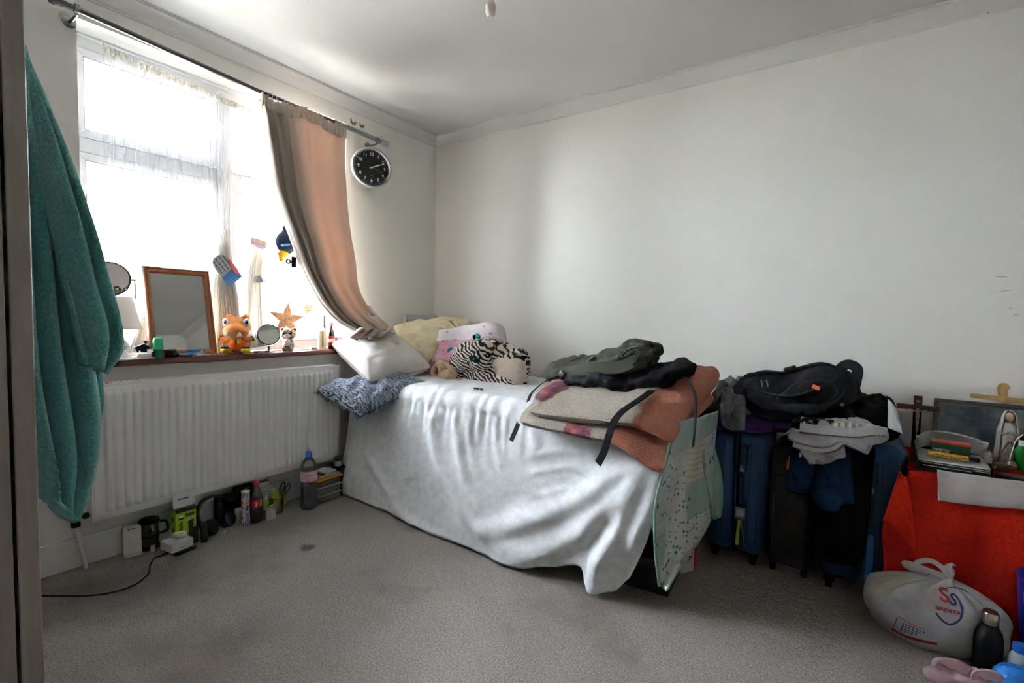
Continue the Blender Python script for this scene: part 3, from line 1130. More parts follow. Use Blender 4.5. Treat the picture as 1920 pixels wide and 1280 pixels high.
pk = thing('blister_pack', 'blue and silver blister pack hanging askew on the net curtain', 'packet', at(451, 498, 'x', -.055), mtx=frame(at(436, 521, 'x', -.05), at(468, 499, 'x', -.05) - at(436, 521, 'x', -.05), at(424, 466, 'x', -.05) - at(436, 521, 'x', -.05)))
W_, H_ = .078, .135
ol = [(-.04, 0), (.04, 0), (.04, .105), (.03, .125), (.012, .136), (-.018, .136), (-.034, .120), (-.04, .09)]
ol = [(x * 1.15, y * 1.12 - .02) for x, y in ol]
pb = MB().prism(ol, 0, .004).build('card', M('c9cbd2', .35, metal=.3), pk, smooth=False, bevel=.001)
MB().prism([(-.046, -.0222), (.046, -.0222), (.046, .045), (-.046, .03)], .0042, .0052).build('blue_panel', M('3d7fc4', .35), pk, smooth=False)
MB().prism([(.026, .004), (.0462, .004), (.0462, .098), (.026, .060)], .0054, .0062).build('red_panel', M('cf5a5c', .4), pk, smooth=False)
for i in range(4):
    MB().box((-.030 + i * .020, .085, .005), (.0032, .085 - abs(i - 1.5) * .012, .0016)).build('dark_line', M('2f3440'), pk, smooth=False)
for j in range(3):
    MB().box((-.004, .062 + j * .022, .0056), (.062, .0022, .0012)).build('light_line', M('eef0f4'), pk, smooth=False)
    MB().box((-.008, -.012 + j * .013, .006), (.055, .0015, .0008)).build('printed_line', M('bcd6ee'), pk, smooth=False)
MB().tube([(-.01, .13, .002), (-.014, .15, .004), (-.02, .155, .0), (-.022, .147, .002)], .001, 6, 12).build('wire_hook', steel, pk)

# navy bird toy pegged to the curtain
bt = thing('plush_bird', 'navy plush bird with a yellow beak pegged to the curtain edge', 'plush toy', at(538, 455, 'x', .02))
blob('body', [((0, -.004, 0), (.05, .058, .066)), ((0, .012, .06), (.034, .038, .055)), ((0, .03, .10), (.02, .022, .04))], M('262b3c', .9, .1, bump=.5, bscale=300), bt, .006)
blob('beak', [((.012, -.030, -.068), (.022, .032, .02)), ((.02, -.046, -.090), (.013, .014, .026))], M('efb02e', .8, .1), bt, .004)
MB().ball((.02, .03, -.055), (.018, .018, .012)).build('pale_cheek', M('c8cfe4', .9), bt)
pg = thing('clothes_peg', 'light blue plastic peg holding the navy plush bird', 'peg', mtx=frame(at(527, 460, 'x', .075), at(546, 458, 'x', .075) - at(527, 460, 'x', .075), (0, 0, 1)))
MB().prism([(0, -.004), (.004, -.007), (.05, -.005), (.05, .005), (.004, .007), (0, .004)], -.004, .0).build('peg_jaw', M('49b1e4', .35), pg, bevel=.001)
MB().prism([(0, -.004), (.004, -.007), (.05, -.005), (.05, .005), (.004, .007), (0, .004)], .003, .007).build('peg_jaw', M('49b1e4', .35), pg, bevel=.001)
MB().cyl((.008, 0, -.005), (.008, 0, .009), .003, n=8).build('peg_eye', M('dff3ff', .3), pg)
bl = thing('bulldog_clip', 'black bulldog clip gripping the curtain edge below the plush bird', 'clip', at(549, 491, 'x', .10))
MB().rbox((0, .006, 0), (.014, .028, .062), .003).build('clip_body', M('1c1c1f', .35), bl)
MB().lathe([(.006, -.003), (.016, -.003), (.016, .003), (.006, .003)], 16, (0, -.026, 0), Euler((0, R(90), 0)), cap=False).tube([(0, -.012, .004), (0, 0, .006)], .003, 6).tube([(0, -.012, -.004), (0, 0, -.006)], .003, 6).build('clip_lever', M('6d6d72', .3, metal=.6), bl)

# ------------------------------------------------------------------ wall clock hanging by a string from the rod
cc = at(697.5, 313.5, 'x', .095)
cn = Vector((math.cos(R(-24)), math.sin(R(-24)), .03)).normalized()
cxv = Vector((0, 0, 1)).cross(cn)
ck = thing('wall_clock', 'round black wall clock with silver rim and white numerals', 'clock', mtx=frame(cc, cxv, (0, 0, 1)))
RC = .128
MB().lathe([(RC - .03, -.030), (RC - .006, -.030), (RC, -.022), (RC, -.004), (RC - .005, .002), (RC - .012, .002), (RC - .018, -.007)], 64, cap=False).build('rim', M('c4c5c8', .28, .5, metal=.7), ck)
MB().lathe([(0, -.012), (RC - .016, -.012), (RC - .016, -.008), (0, -.008)], 64).build('dial', M('17181a', .45, .3), ck)
MB().lathe([(0, -.03), (RC - .03, -.03), (RC - .03, -.026), (0, -.026)], 40).build('back_plate', M('2a2a2c'), ck)
wht = M('e9e9e6', .5)
for h in range(1, 13):
    a = R(90 - 30 * h)
    text(str(h), .028, wht, ck, Matrix.Translation((.083 * math.cos(a), .083 * math.sin(a), -.0072)), 'numeral', .0003, bold=.0006)
for h in range(60):
    a = R(90 - 6 * h)
    l = .009 if h % 5 == 0 else .004
    mk = MB()
    mk.box(((.106 - l / 2) * math.cos(a), (.106 - l / 2) * math.sin(a), -.0074), (l, .0024 if h % 5 == 0 else .0013, .0008), Euler((0, 0, a)))
    mk.build('minute_mark', wht, ck, smooth=False)
for nm, ang, l0, l1, wd_, z in (('hour_hand', 90 - 65, -.012, .058, .0055, -.0055), ('minute_hand', 90 - 67, -.016, .088, .0038, -.004), ('second_hand', 90 - 108, -.02, .08, .0012, -.0028)):
    MB().box(((l0 + l1) / 2 * math.cos(R(ang)), (l0 + l1) / 2 * math.sin(R(ang)), z), (l1 - l0, wd_, .0008), Euler((0, 0, R(ang)))).build(nm, wht if nm != 'second_hand' else M('8f9092', .5), ck, smooth=False)
MB().cyl((0, 0, -.008), (0, 0, -.002), .0045, n=12).build('hub', wht, ck)
MB().box((0, -.052, -.0074), (.02, .0028, .0005)).build('maker_mark', M('9a9a98'), ck, smooth=False)
MB().tube([cc + Vector((0, 0, RC - .02)) - cn * .026, rp[3] - dv * .02 + Vector((0, 0, -.014))], .0012, 6).build('hanging_string', M('d9d0b8'), ck, world=True)

# small dried butterflies clipped on the rod
brn = M('5a3f22', .8, .1, hex2='a08660', vscale=90)
for lab, px, py, s_ in (('larger brown butterfly ornament perched above the curtain rod', 661, 231, 1.0), ('smaller brown butterfly ornament near the rod finial', 677, 237, .8)):
    p = at(px, py, 'x', .10)
    bf = thing('butterfly_ornament', lab, 'ornament', mtx=frame(p, (.25, .9, -.3), (-.3, .2, .9)), group='butterfly ornaments on the curtain rod')
    for sg in (-1, 1):
        wg = [(0, 0), (.010, .016), (.022, .019), (.026, .010), (.018, .002), (.022, -.006), (.014, -.014), (.003, -.007)]
        wg = [(x * sg * s_, y * s_) for x, y in (wg if sg > 0 else wg[::-1])]
        MB().prism(wg, -.0006, .0006, Euler((0, R(-28 * sg), 0)).to_matrix().to_4x4()).build('wing', brn, bf, smooth=False)
    MB().ball((0, 0, .001), (.002 * s_, .013 * s_, .002 * s_), None, 10, 8).build('body', M('3a2a1c'), bf)
    MB().tube([(0, 0, 0), (0, -.014, -.003), (.003, -.026, -.004)], .0009, 6).build('wire', steel, bf)
lf = thing('hook_clip', 'small white plastic hook clipped on the rod beside the butterflies', 'hook', at(686, 243, 'x', .10))
MB().tube([(0, -.012, .014), (0, -.004, .016), (0, .006, .004), (0, .010, -.014)], .0025, 8, 12).build('hook_arm', M('e4e4e0', .4), lf)
MB().ball((0, -.013, .014), .005, None, 10, 8).build('hook_tip', M('e4e4e0', .4), lf)

# ceiling lamp holder just above the top of the picture
cl = thing('ceiling_lamp_holder', 'white pendant lamp holder under the ceiling', 'lamp', tuple(at(921, -30, 'z', 2.43)))
MB().lathe([(0, 0), (.05, 0), (.048, -.012), (.03, -.02), (0, -.021)][::-1], 24).build('ceiling_rose', M('e8e6e2', .4), cl)
z1 = -.07
MB().lathe([(0, z1 - .06), (.012, z1 - .06), (.02, z1 - .045), (.021, z1 - .015), (.014, z1), (.006, z1 + .01), (0, z1 + .012)], 20).build('lamp_socket', M('e6d9d4', .4), cl)
MB().cyl((0, 0, -.02), (0, 0, z1 + .012), .003, n=8).build('flex', M('e8e6e2', .5), cl)

# ------------------------------------------------------------------ things on the window sill
ZS = .8685


def sl_(px, X, py=655):
    """spot on the sill under this column of the photograph, X metres into the room"""
    return Vector((X, at(px, py, 'x', X).y, ZS))


white_p = M('ecebe8', .4)
black_p = M('161617', .45, .4)
black_g = M('101012', .25, .5)
mirror_m = M('d9dcdc', .02, .5, metal=1.0)

# vanity mirror on a tall stand, behind the lamp
c = at(204, 523, 'x', -.07)
vm_ = thing('vanity_mirror', 'round swivel vanity mirror on a stand behind the table lamp', 'mirror', (c.x, c.y, ZS), rz=-25)
h = c.z - ZS
tl = Euler((0, R(78), 0))
vr = .079
MB().lathe([(vr - .006, -.004), (vr, -.004), (vr + .002, 0), (vr, .005), (vr - .006, .005)], 48, (0, 0, h), tl, cap=False).build('mirror_rim', M('3b3d47', .3, metal=.5), vm_)
MB().lathe([(0, -.002), (vr - .004, -.002), (vr - .004, .002), (0, .002)], 48, (0, 0, h), tl).build('mirror_glass', mirror_m, vm_)
MB().tube([(0, vr + .012, h + .002), (0, vr + .014, h - .05), (0, vr + .004, h - vr - .02), (0, 0, h - vr - .03), (0, -vr - .004, h - vr - .02), (0, -vr - .014, h - .05), (0, -vr - .012, h + .002)], .0035, 8, 40).build('yoke', M('8a8c92', .3, metal=.7), vm_)
MB().cyl((0, vr - .002, h), (0, vr + .017, h), .005, n=10).cyl((0, -vr + .002, h), (0, -vr - .017, h), .005, n=10).build('pivot', M('3b3d47', .3, metal=.5), vm_)
MB().cyl((0, 0, .01), (0, 0, h - vr - .028), .006, n=10).build('stem', M('8a8c92', .3, metal=.7), vm_)
MB().lathe([(0, 0), (.06, 0), (.06, .006), (.02, .012), (0, .014)], 30).build('foot', M('8a8c92', .3, metal=.7), vm_)
for lab, px, py in (('brown claw clip with a flower on the vanity mirror rim, nearer the towel', 219, 541), ('small brown claw clip on the vanity mirror rim, farther from the towel', 235, 542)):
    p = at(px, py, 'x', -.04)
    hc = thing('claw_clip', lab, 'hair clip', p, group='claw clips on the vanity mirror')
    s_ = 1.0 if px < 225 else .75
    fl = MB()
    for k in range(5):
        a = k * 2 * math.pi / 5
        fl.ball((.004, .008 * s_ * math.cos(a), .008 * s_ * math.sin(a)), (.004, .006 * s_, .006 * s_), None, 8, 6)
    fl.build('petals', M('6e5a50', .5, hex2='3a2c28', vscale=90), hc)
    MB().ball((.008, 0, 0), .004 * s_, None, 8, 6).build('centre', M('d9d5c8'), hc)
    for k in (-1, 0, 1):
        MB().tube([(0, .006 * k * s_, -.004), (-.004, .008 * k * s_, -.014 * s_), (.002, .007 * k * s_, -.022 * s_)], .0015, 6, 8).build('tooth', M('4a3a34', .4), hc)

# white table lamp
p = sl_(224, -.01)
tl_ = thing('table_lamp', 'white table lamp with a tapered shade beside the teal towel', 'lamp', p)
zt = at(235, 556, 'x', p.x).z - ZS
zb = at(235, 617, 'x', p.x).z - ZS
shade_m = translucent('lampshade', 'efeef0', 'fff8ee', .35, .9, .1, 300)
MB().lathe([(.050, zt), (.0835, zb), (.0825, zb), (.049, zt)], 40, cap=False).build('shade', shade_m, tl_)
MB().lathe([(.0835, zb), (.0845, zb + .004), (.0835, zb + .007)], 40, cap=False).build('shade_trim', white_p, tl_)
MB().lathe([(0, 0), (.06, 0), (.062, .006), (.045, .014), (.028, .03), (.034, .05), (.040, .062), (.034, .078), (.018, .09), (.012, zb + .01), (0, zb + .01)], 32).build('base', M('f0eff0', .25, .5), tl_)
MB().lathe([(0, zb), (.016, zb), (.016, zb + .05), (0, zb + .05)], 16).build('lamp_socket', white_p, tl_)
MB().lathe([(0, zb + .12), (.02, zb + .115), (.03, zb + .09), (.02, zb + .06), (.013, zb + .05), (0, zb + .05)], 18).build('bulb', M('f6f4ee', .3), tl_)
MB().tube([(.0, .05, .01), (.03, .075, .004), (.045, .03, .003), (.04, .06, .02), (.02, .068, .035), (.04, .08, .004), (.03, .1, .003)], .0025, 8, 40).build('cable', white_p, tl_)

# white funnel-shaped dish in front of the lamp
p = sl_(232, .012, 680)
fn_ = thing('ceramic_dish', 'white upturned ceramic dish in front of the table lamp', 'dish', p + Vector((0, -.0, 0)))
MB().lathe([(0, .0), (.036, .0), (.037, .004), (.018, .028), (.010, .038), (.009, .046), (0, .048)], 28).build('dish_body', M('f1f0f0', .2, .5), fn_)
MB().lathe([(.036, 0), (.040, .001), (.037, .005)], 28, cap=False).build('dish_rim', M('e2e1e3', .2, .5), fn_)

# big wood framed mirror leaning on the window
WM, HM = .288, .432
lean = math.atan2(.085, HM)
fmx = frame(Vector((.002, -1.872, ZS + .002)), (0, 1, 0), (-math.sin(lean), 0, math.cos(lean)))
fm = thing('framed_mirror', 'rectangular mirror in a brown wooden frame leaning on the window', 'mirror', mtx=fmx)
fwd = NT('frame_wood')
gg = fwd.noise(14, 5, .6, fwd.add('ShaderNodeMapping', {'Vector': fwd.coord(), 'Scale': (6, 6, 6)}).outputs[0], 2)
fwd.color(fwd.ramp(gg, [(.3, '6e3f22'), (.6, '93592f'), (.8, 'a86d40')]))
fwd.set(Roughness=.4)
fb = .030
for q in ([(0, 0), (WM, 0), (WM - fb, fb), (fb, fb)], [(WM, 0), (WM, HM), (WM - fb, HM - fb), (WM - fb, fb)], [(WM, HM), (0, HM), (fb, HM - fb), (WM - fb, HM - fb)], [(0, HM), (0, 0), (fb, fb), (fb, HM - fb)]):
    q2 = [q[0], q[1], q[2], q[3]]
    m2 = MB()
    n0 = len(m2.v)
    # moulded profile in three steps
    def lp(t):
        a = Vector((*q[0], 0)).lerp(Vector((*q[3], 0)), t)
        b = Vector((*q[1], 0)).lerp(Vector((*q[2], 0)), t)
        return a, b
    prof = [(0, -.006), (0, .008), (.12, .013), (.3, .013), (.38, .009), (.55, .012), (.8, .010), (1, .002), (1, -.006)]
    vs, fs = [], []
    for t, z in prof:
        a, b = lp(t)
        vs += [(a.x, a.y, z), (b.x, b.y, z)]
    for i in range(len(prof) - 1):
        fs.append((2 * i, 2 * i + 1, 2 * i + 3, 2 * i + 2))
    fs.append((0, 1, 2 * len(prof) - 1, 2 * len(prof) - 2))
    m2.add(vs, fs).build('frame_bar', fwd.m, fm, angle=30)
MB().span(fb - .003, WM - fb + .003, fb - .003, HM - fb + .003, -.004, .0005).build('mirror_glass', mirror_m, fm, smooth=False)
MB().span(.004, WM - .004, .004, HM - .004, -.008, -.005).build('backing_board', M('8a6a48', .8), fm, smooth=False)

# small things between lamp and mirror
p = sl_(270, .005)
bx = thing('perfume_box', 'black angular perfume box beside the framed mirror', 'box', p + Vector((-.02, 0, 0)), rz=-18)
MB().prism([(-.022, 0), (.018, 0), (.020, .055), (.010, .07), (-.030, .052), (-.02, .03)], -.018, .018, Matrix(((0, 0, 1, 0), (1, 0, 0, 0), (0, 1, 0, 0), (0, 0, 0, 1)))).build('box_body', black_g, bx, smooth=False, bevel=.002)
MB().rbox((.0, .012, .073), (.018, .014, .014), .002).build('box_cap', M('3a3a3c', .3, metal=.5), bx)
p = sl_(287, -.02)
bl_ = thing('perfume_ball', 'round navy blue perfume bottle behind the green deodorant', 'bottle', p + Vector((0, 0, 0)))
MB().lathe([(0, 0), (.016, 0), (.024, .02), (.027, .038), (.024, .054), (.012, .066), (0, .068)], 20).build('bottle_body', M('262b5a', .2, .5), bl_)
MB().cyl((0, 0, .066), (0, 0, .078), .008, n=12).build('cap', M('2a2a33', .3), bl_)
p = sl_(282, .012)
tb = thing('cosmetic_tub', 'tiny blue and white tub beside the green deodorant', 'tub', p)
MB().lathe([(0, 0), (.011, 0), (.011, .03), (0, .03)], 16).build('tub_body', M('3c86b8', .4), tb)
MB().lathe([(0, .03), (.013, .03), (.013, .042), (0, .042)], 16).build('tub_lid', M('eef0f0', .4), tb)
p = sl_(270, .02)
wb = thing('cream_jar', 'low white cream jar on the sill in front of the black box', 'jar', p)
MB().lathe([(0, 0), (.026, 0), (.028, .012), (.027, .018), (0, .018)], 24).build('jar_body', white_p, wb)
MB().lathe([(0, .018), (.028, .018), (.028, .026), (.025, .028), (0, .028)], 24).build('jar_lid', M('f3f3f1', .3), wb)
p = sl_(272, .036)
nf = thing('nail_file', 'flat white strip lying along the front of the sill', 'strip', p + Vector((0, 0, 0)), rz=3)
MB().rbox((0, 0, .003), (.012, .075, .005), .002).build('strip_body', M('dededb', .5), nf)
MB().rbox((0, -.02, .0058), (.008, .02, .001), .0004, 1).build('strip_print', M('9a9a98', .5), nf)

p = sl_(297, .022, 672)
dg_ = thing('roll_on_deodorant', 'green roll-on deodorant with a bright green cap on the sill', 'deodorant', p)
hh = at(297, 632, 'x', p.x).z - ZS
k = hh / .085
MB().lathe([(0, 0), (.0165, 0), (.018, .003), (.0165, .02), (.0165, .030), (.020, .042), (0, .042)], 24).build('bottle', M('1f6a4c', .25, .5), dg_)
MB().lathe([(.0205, .042), (.0215, .043), (.0205, .052), (.020, .058), (.020, hh - .012), (.015, hh - .003), (.007, hh), (0, hh)], 24).build('cap', M('1fa06a', .3, .5), dg_)
p = sl_(318, -.005)
for k, (z0, r, lab) in enumerate(((0, .028, 'black powder compact at the bottom of the stack by the green deodorant'), (.0125, .028, 'black powder compact in the middle of the stack by the green deodorant'), (.025, .027, 'black powder compact on top of the stack by the green deodorant'))):
    cpt = thing('powder_compact', lab, 'compact', p + Vector((.002 * k, 0, z0)), group='stacked black compacts')
    MB().lathe([(0, 0), (r - .001, 0), (r, .002), (r, .0055), (0, .0055)], 24).build('compact_base', black_p, cpt)
    MB().lathe([(0, .0062), (r, .0062), (r, .009), (r - .003, .0115), (0, .0118)], 24).build('compact_lid', M('2b2829', .25), cpt)
    MB().box((r, 0, .006), (.004, .006, .004)).build('clasp', M('77716c', .3, metal=.7), cpt)
p = sl_(322, .026)
hb = thing('hair_brush', 'black oval brush head lying at the front edge of the sill', 'brush', p, rz=80)
MB().rbox((0, 0, .011), (.058, .026, .018), .0085, 4).build('brush_head', black_g, hb)
MB().rbox((.0, 0, .0205), (.044, .016, .003), .001, 2).build('brush_pad', M('3c3c3e', .6), hb)
p = sl_(345, .02)
tu = thing('ointment_tube', 'grey tube with a blue cap lying on the sill', 'tube', p + Vector((0, 0, .009)), rz=62)
MB().lathe([(.002, -.035), (.009, -.028), (.0095, .018), (0, .018)], 16, (0, 0, 0), Euler((0, R(90), 0)), sy=1.0).build('tube_body', M('6f8798', .35), tu)
MB().lathe([(0, .018), (.011, .018), (.0105, .034), (0, .034)], 16, (0, 0, 0), Euler((0, R(90), 0))).build('tube_cap', M('2f6fb5', .35), tu)
p = sl_(366, .008)
pb_ = thing('medicine_box', 'small white box with a blue top on the sill before the framed mirror', 'box', p, rz=4)
MB().span(-.014, .014, -.037, .037, 0, .017).build('carton', M('d7d9da', .5), pb_, smooth=False, bevel=.0008)
MB().span(-.0143, .0143, -.0373, .0373, .017, .030).build('blue_top', M('2f73ba', .4), pb_, smooth=False, bevel=.0008)
for j in range(6):
    MB().box((.0143, -.018 + j * .003, .009), (.0008, .0012, .010)).build('bar_mark', M('44484c'), pb_, smooth=False)
MB().box((.0146, .024, .023), (.0008, .012, .007)).build('white_label', M('e6eef5'), pb_, smooth=False)
p = sl_(392, .015)
hp = thing('coiled_bracelet', 'thin pale bracelet lying coiled beside the framed mirror', 'bracelet', p + Vector((0, 0, .0025)))
MB().tube([(.022 * math.cos(t / 24 * 2 * math.pi * 2) * (1 - t / 120), .03 * math.sin(t / 24 * 2 * math.pi * 2), .0025 * (t / 24)) for t in range(25)], .002, 6, 60).build('coil', M('c9bfb6', .4), hp)
MB().ball((.022, 0, .001), .004, None, 8, 6).build('bead', M('a98c7c', .3), hp)

# ------------------------------------------------------------------ orange plush monster
p = sl_(446, -.03, 664)
hgt = at(446, 588, 'x', p.x).z - ZS
K = hgt / .19
pl = thing('plush_monster', 'orange plush monster with wide snout, white teeth and yellow feet', 'plush toy', mtx=Matrix.Translation(p) @ Matrix.Rotation(R(-38), 4, 'Z') @ Matrix.Scale(K, 4))
org = NT('orange_plush')
org.color(org.ramp(org.noise(60, 4), [(.3, 'd77a2c'), (.7, 'e8914a')]))
org.set(Roughness=.95)
org.b.inputs['Sheen Weight'].default_value = .4
org.bump(org.noise(500, 2), .5, .003)
org2 = M('d9611c', .95, .1, bump=.5, bscale=500, sheen=.3)
# facing local +X
blob('head', [((0, 0, .128), (.050, .058, .048)), ((.036, 0, .106), (.042, .057, .037)), ((.005, .036, .172), (.016, .018, .018)), ((.005, -.036, .172), (.016, .018, .018))], org.m, pl, .006)
blob('torso', [((0, 0, .045), (.038, .046, .045)), ((0, 0, .07), (.028, .034, .03))], org2, pl, .006)
for sg in (-1, 1):
    ar = blob('arm', [((.012, .045 * sg, .064), (.016, .022, .014), Euler((R(-25 * sg), 0, 0))), ((.016, .064 * sg, .072), (.013, .014, .012))], org.m, pl, .005)
    for k in range(3):
        MB().ball((.022 + k * .001, (.074 - k * .004) * sg, .066 + k * .008), .0045, None, 8, 6).build('claw', M('1d1a1a', .6), ar)
    ft = blob('foot', [((.042, .043 * sg, .016), (.026, .023, .016)), ((.03, .04 * sg, .016), (.02, .02, .015))], M('d6b52c', .9, .1, bump=.4, bscale=400), pl, .005)
    for k in range(3):
        MB().ball((.058 - .004 * abs(k - 1), (.043 + (k - 1) * .011) * sg, .030), .006, None, 8, 6).build('claw', M('1d1a1a', .6), ft)
    ey = MB().ball((.028, .044 * sg, .148), (.012, .016, .021), Euler((0, 0, R(30 * sg)))).build('eye', M('f2f2f2', .4), pl)
    MB().ball((.0385, .046 * sg, .150), (.004, .008, .010), Euler((0, 0, R(30 * sg)))).build('pupil', M('22303f', .2), ey)
    MB().ball((.0425, .044 * sg, .154), (.0015, .0025, .003)).build('eye_glint', M('ffffff', .2), ey)
    MB().prism([(-.012, 0), (.012, 0), (.002, .02), (-.004, .02)], -.003, .003, frame(Vector((.0755, .024 * sg, .084)), (0, 1, 0), (-.1, 0, 1))).build('tooth', M('f4f2ee', .6), pl, bevel=.001)
for k in range(14):
    a, b = random.uniform(-.028, .028), random.uniform(-.012, .03)
    zz = .128 + .047 * math.sqrt(max(0, 1 - (a / .058) ** 2 - (b / .05) ** 2))
    MB().ball((b, a, zz), (.003, .0026, .0016), None, 8, 5).build('dark_spot', M('3a2620', .9), pl)
yel = M('ecc04c', .9)
for sg in (-1, 1):
    MB().grid(lambda u, v: (.0395 - .30 * (v * .022 + .001) ** 1.1, sg * (.006 + u * .014), .056 + v * .02 - .01 * abs(math.sin(u * 9))), 12, 6).build('chest_patch', yel, pl, solid=.0015)

# ------------------------------------------------------------------ small round mirror on a foot
p = sl_(504, -.015, 659)
zc = at(503, 627, 'x', p.x).z - ZS
rr = (at(525, 627, 'x', p.x).y - at(482, 627, 'x', p.x).y) / 2 * .92
sm_ = thing('standing_mirror', 'small round black rimmed mirror on a metal foot beside the orange plush', 'mirror', p, rz=-26)
tl = Euler((0, R(80), 0))
MB().lathe([(rr - .008, -.006), (rr - .002, -.006), (rr, 0), (rr - .002, .006), (rr - .006, .006)], 44, (0, 0, zc), tl, cap=False).build('mirror_rim', M('26241f', .3, .5), sm_)
MB().lathe([(0, -.004), (rr - .005, -.004), (rr - .005, .003), (0, .003)], 44, (0, 0, zc), tl).build('mirror_glass', mirror_m, sm_)
MB().tube([(-.004, (rr + .005) * math.cos(a), zc + (rr + .005) * math.sin(a)) for a in [R(-185 + 190 * i / 24) for i in range(25)]], .0, 8, flat=(.016, .003), up=(0, 1, 0)).build('yoke', M('8b8780', .3, metal=.7), sm_)
MB().cyl((-.002, 0, .004), (-.002, 0, zc - rr - .003), .006, n=12).build('stem', M('6b6862', .3, metal=.7), sm_)
MB().lathe([(0, 0), (.030, 0), (.030, .004), (.012, .007), (0, .008)], 28).build('foot', M('4b4843', .3, metal=.7), sm_)

p = sl_(486, .02, 662)
mt = thing('matchbox', 'small white and grey carton lying between plush and round mirror', 'box', p, rz=8)
MB().span(-.012, .012, -.022, .022, 0, .012).build('carton', M('c9c6c2', .5), mt, smooth=False, bevel=.0006)
MB().span(-.0124, .0124, -.0224, -.014, -.0, .0123).build('dark_end', M('6d625c', .5), mt, smooth=False)

# ------------------------------------------------------------------ multicoloured plush leopard
p = sl_(541, -.01, 659)
hgt = at(541, 613, 'x', p.x).z - ZS
lp_ = thing('plush_leopard', 'small multicoloured plush leopard with a pink nose on the sill', 'plush toy', mtx=Matrix.Translation(p) @ Matrix.Rotation(R(-42), 4, 'Z') @ Matrix.Scale(hgt / .115, 4))
spt = NT('spotted_plush')
vo = spt.add('ShaderNodeTexVoronoi', {'Vector': spt.coord(), 'Scale': 75.0})
base_c = spt.ramp(spt.noise(28, 3), [(.3, '7fb8c9'), (.42, 'b9d0a0'), (.52, 'e2a0a8'), (.62, '6f9a50'), (.75, 'c9b4d8')])
spt.color(spt.mix(spt.ramp(vo.outputs['Distance'], [(.26, (1, 1, 1, 1)), (.33, (0, 0, 0, 1))]), base_c, '1f2a2a'))
spt.set(Roughness=.9)
blob('body', [((0, 0, .03), (.026, .028, .03)), ((.015, .016, .012), (.014, .011, .013)), ((.015, -.016, .012), (.014, .011, .013)), ((.002, 0, .05), (.018, .02, .02))], spt.m, lp_, .004)
blob('head', [((.002, 0, .082), (.028, .034, .028)), ((-.002, .027, .104), (.008, .011, .011)), ((-.002, -.027, .104), (.008, .011, .011))], spt.m, lp_, .004)
MB().ball((.026, 0, .073), (.011, .014, .010)).build('muzzle', M('efe9e4', .9), lp_)
MB().ball((.036, 0, .079), (.004, .006, .004)).build('nose', M('e2607c', .5), lp_)
MB().ball((.024, 0, .042), (.010, .014, .017)).build('chest', M('f0ebe6', .9), lp_)
for sg in (-1, 1):
    e = MB().ball((.026, .014 * sg, .088), (.005, .008, .008)).build('eye', M('23201c', .15), lp_)
    MB().ball((.0308, .012 * sg, .091), .0018, None, 8, 6).build('eye_glint', M('ffffff', .2), e)
    MB().ball((.003, .027 * sg, .105), (.006, .006, .006)).build('inner_ear', M('a33a3a', .9), lp_)


# ------------------------------------------------------------------ wicker stars
def star(name, label, mtx, rad_, mat, sd, stick=0):
    rnd = random.Random(sd)
    t = thing(name, label, 'ornament', mtx=mtx, group='wicker star ornaments')
    pts = []
    for k in range(10):
        r = rad_ if k % 2 == 0 else rad_ * .42
        a = R(90 + 36 * k)
        pts.append(Vector((r * math.cos(a), r * math.sin(a), 0)))
    for k in range(10):
        MB().tube([pts[k], pts[(k + 1) % 10]], .003, 6).build('edge_wire', mat, t)
    wk = MB()
    for k in range(60):
        a = R(90 + 72 * rnd.randint(0, 4))
        f = rnd.random() ** .8
        r = rad_ * f * .72
        c_ = Vector((r * math.cos(a), r * math.sin(a), 0))
        s = rad_ * .13 * (1.15 - f * .75)
        n_ = 9
        wk.tube([c_ + Vector((s * math.cos(j / n_ * 6.28), s * math.sin(j / n_ * 6.28), rnd.uniform(-.002, .002))) for j in range(n_ + 1)], .0018, 4)
    wk.build('wicker_curls', mat, t)['kind'] = 'stuff'
    MB().prism([(q_.x * .93, q_.y * .93) for q_ in pts], -.002, .0005).build('backing_plate', mat, t, smooth=False)  # solid plate added behind the wires to block the bright window
    if stick:
        MB().tube([(0, -rad_ * .3, 0), (.003, -rad_ - stick * .5, .002), (.006, -rad_ * .3 - stick, 0)], .0028, 6, 10).build('stick', M('6a5648', .6), t)
    return t


bw = M('b48a68', .6, var=.25, vscale=40)
pc = at(538, 599, 'x', -.055)
star('wicker_star', 'brown wicker star standing behind the plush leopard', frame(pc, (.25, 1, -.12), (-.1, .14, 1)), pc.z - at(538, 631, 'x', -.055).z, bw, 3)
pc = at(577, 578, 'x', -.04)
star('wicker_star', 'pale wicker star on a thin stick beside the curtain', frame(pc, (.3, 1, .35), (-.1, -.35, 1)), .042, M('cfae8c', .6, var=.2), 5, stick=pc.z - ZS - .02)

# ------------------------------------------------------------------ right end of the sill
p = sl_(587, .0, 657)
sb = thing('soap_box', 'small white carton lying on the sill by the tall carton', 'box', p, rz=6)
MB().span(-.012, .012, -.02, .02, 0, .018).build('carton', M('d8d6d2', .5), sb, smooth=False, bevel=.001)
MB().box((.0124, 0, .009), (.0006, .03, .004)).build('grey_print', M('8b8884'), sb, smooth=False)
p = sl_(603, -.005, 655)
hh = at(603, 614, 'x', p.x).z - ZS
cb_ = thing('juice_carton', 'tall cream carton with a gable top on the sill', 'carton', p, rz=-12)
MB().span(-.016, .016, -.020, .020, 0, hh - .016).build('carton_body', M('d9c9a4', .5), cb_, smooth=False, bevel=.0008)
MB().prism([(-.016, 0), (.016, 0), (.002, .014), (-.002, .014)], -.020, .020, Matrix(((1, 0, 0, 0), (0, 0, 1, 0), (0, 1, 0, hh - .016), (0, 0, 0, 1)))).build('gable', M('e4e3e0', .5), cb_, smooth=False)
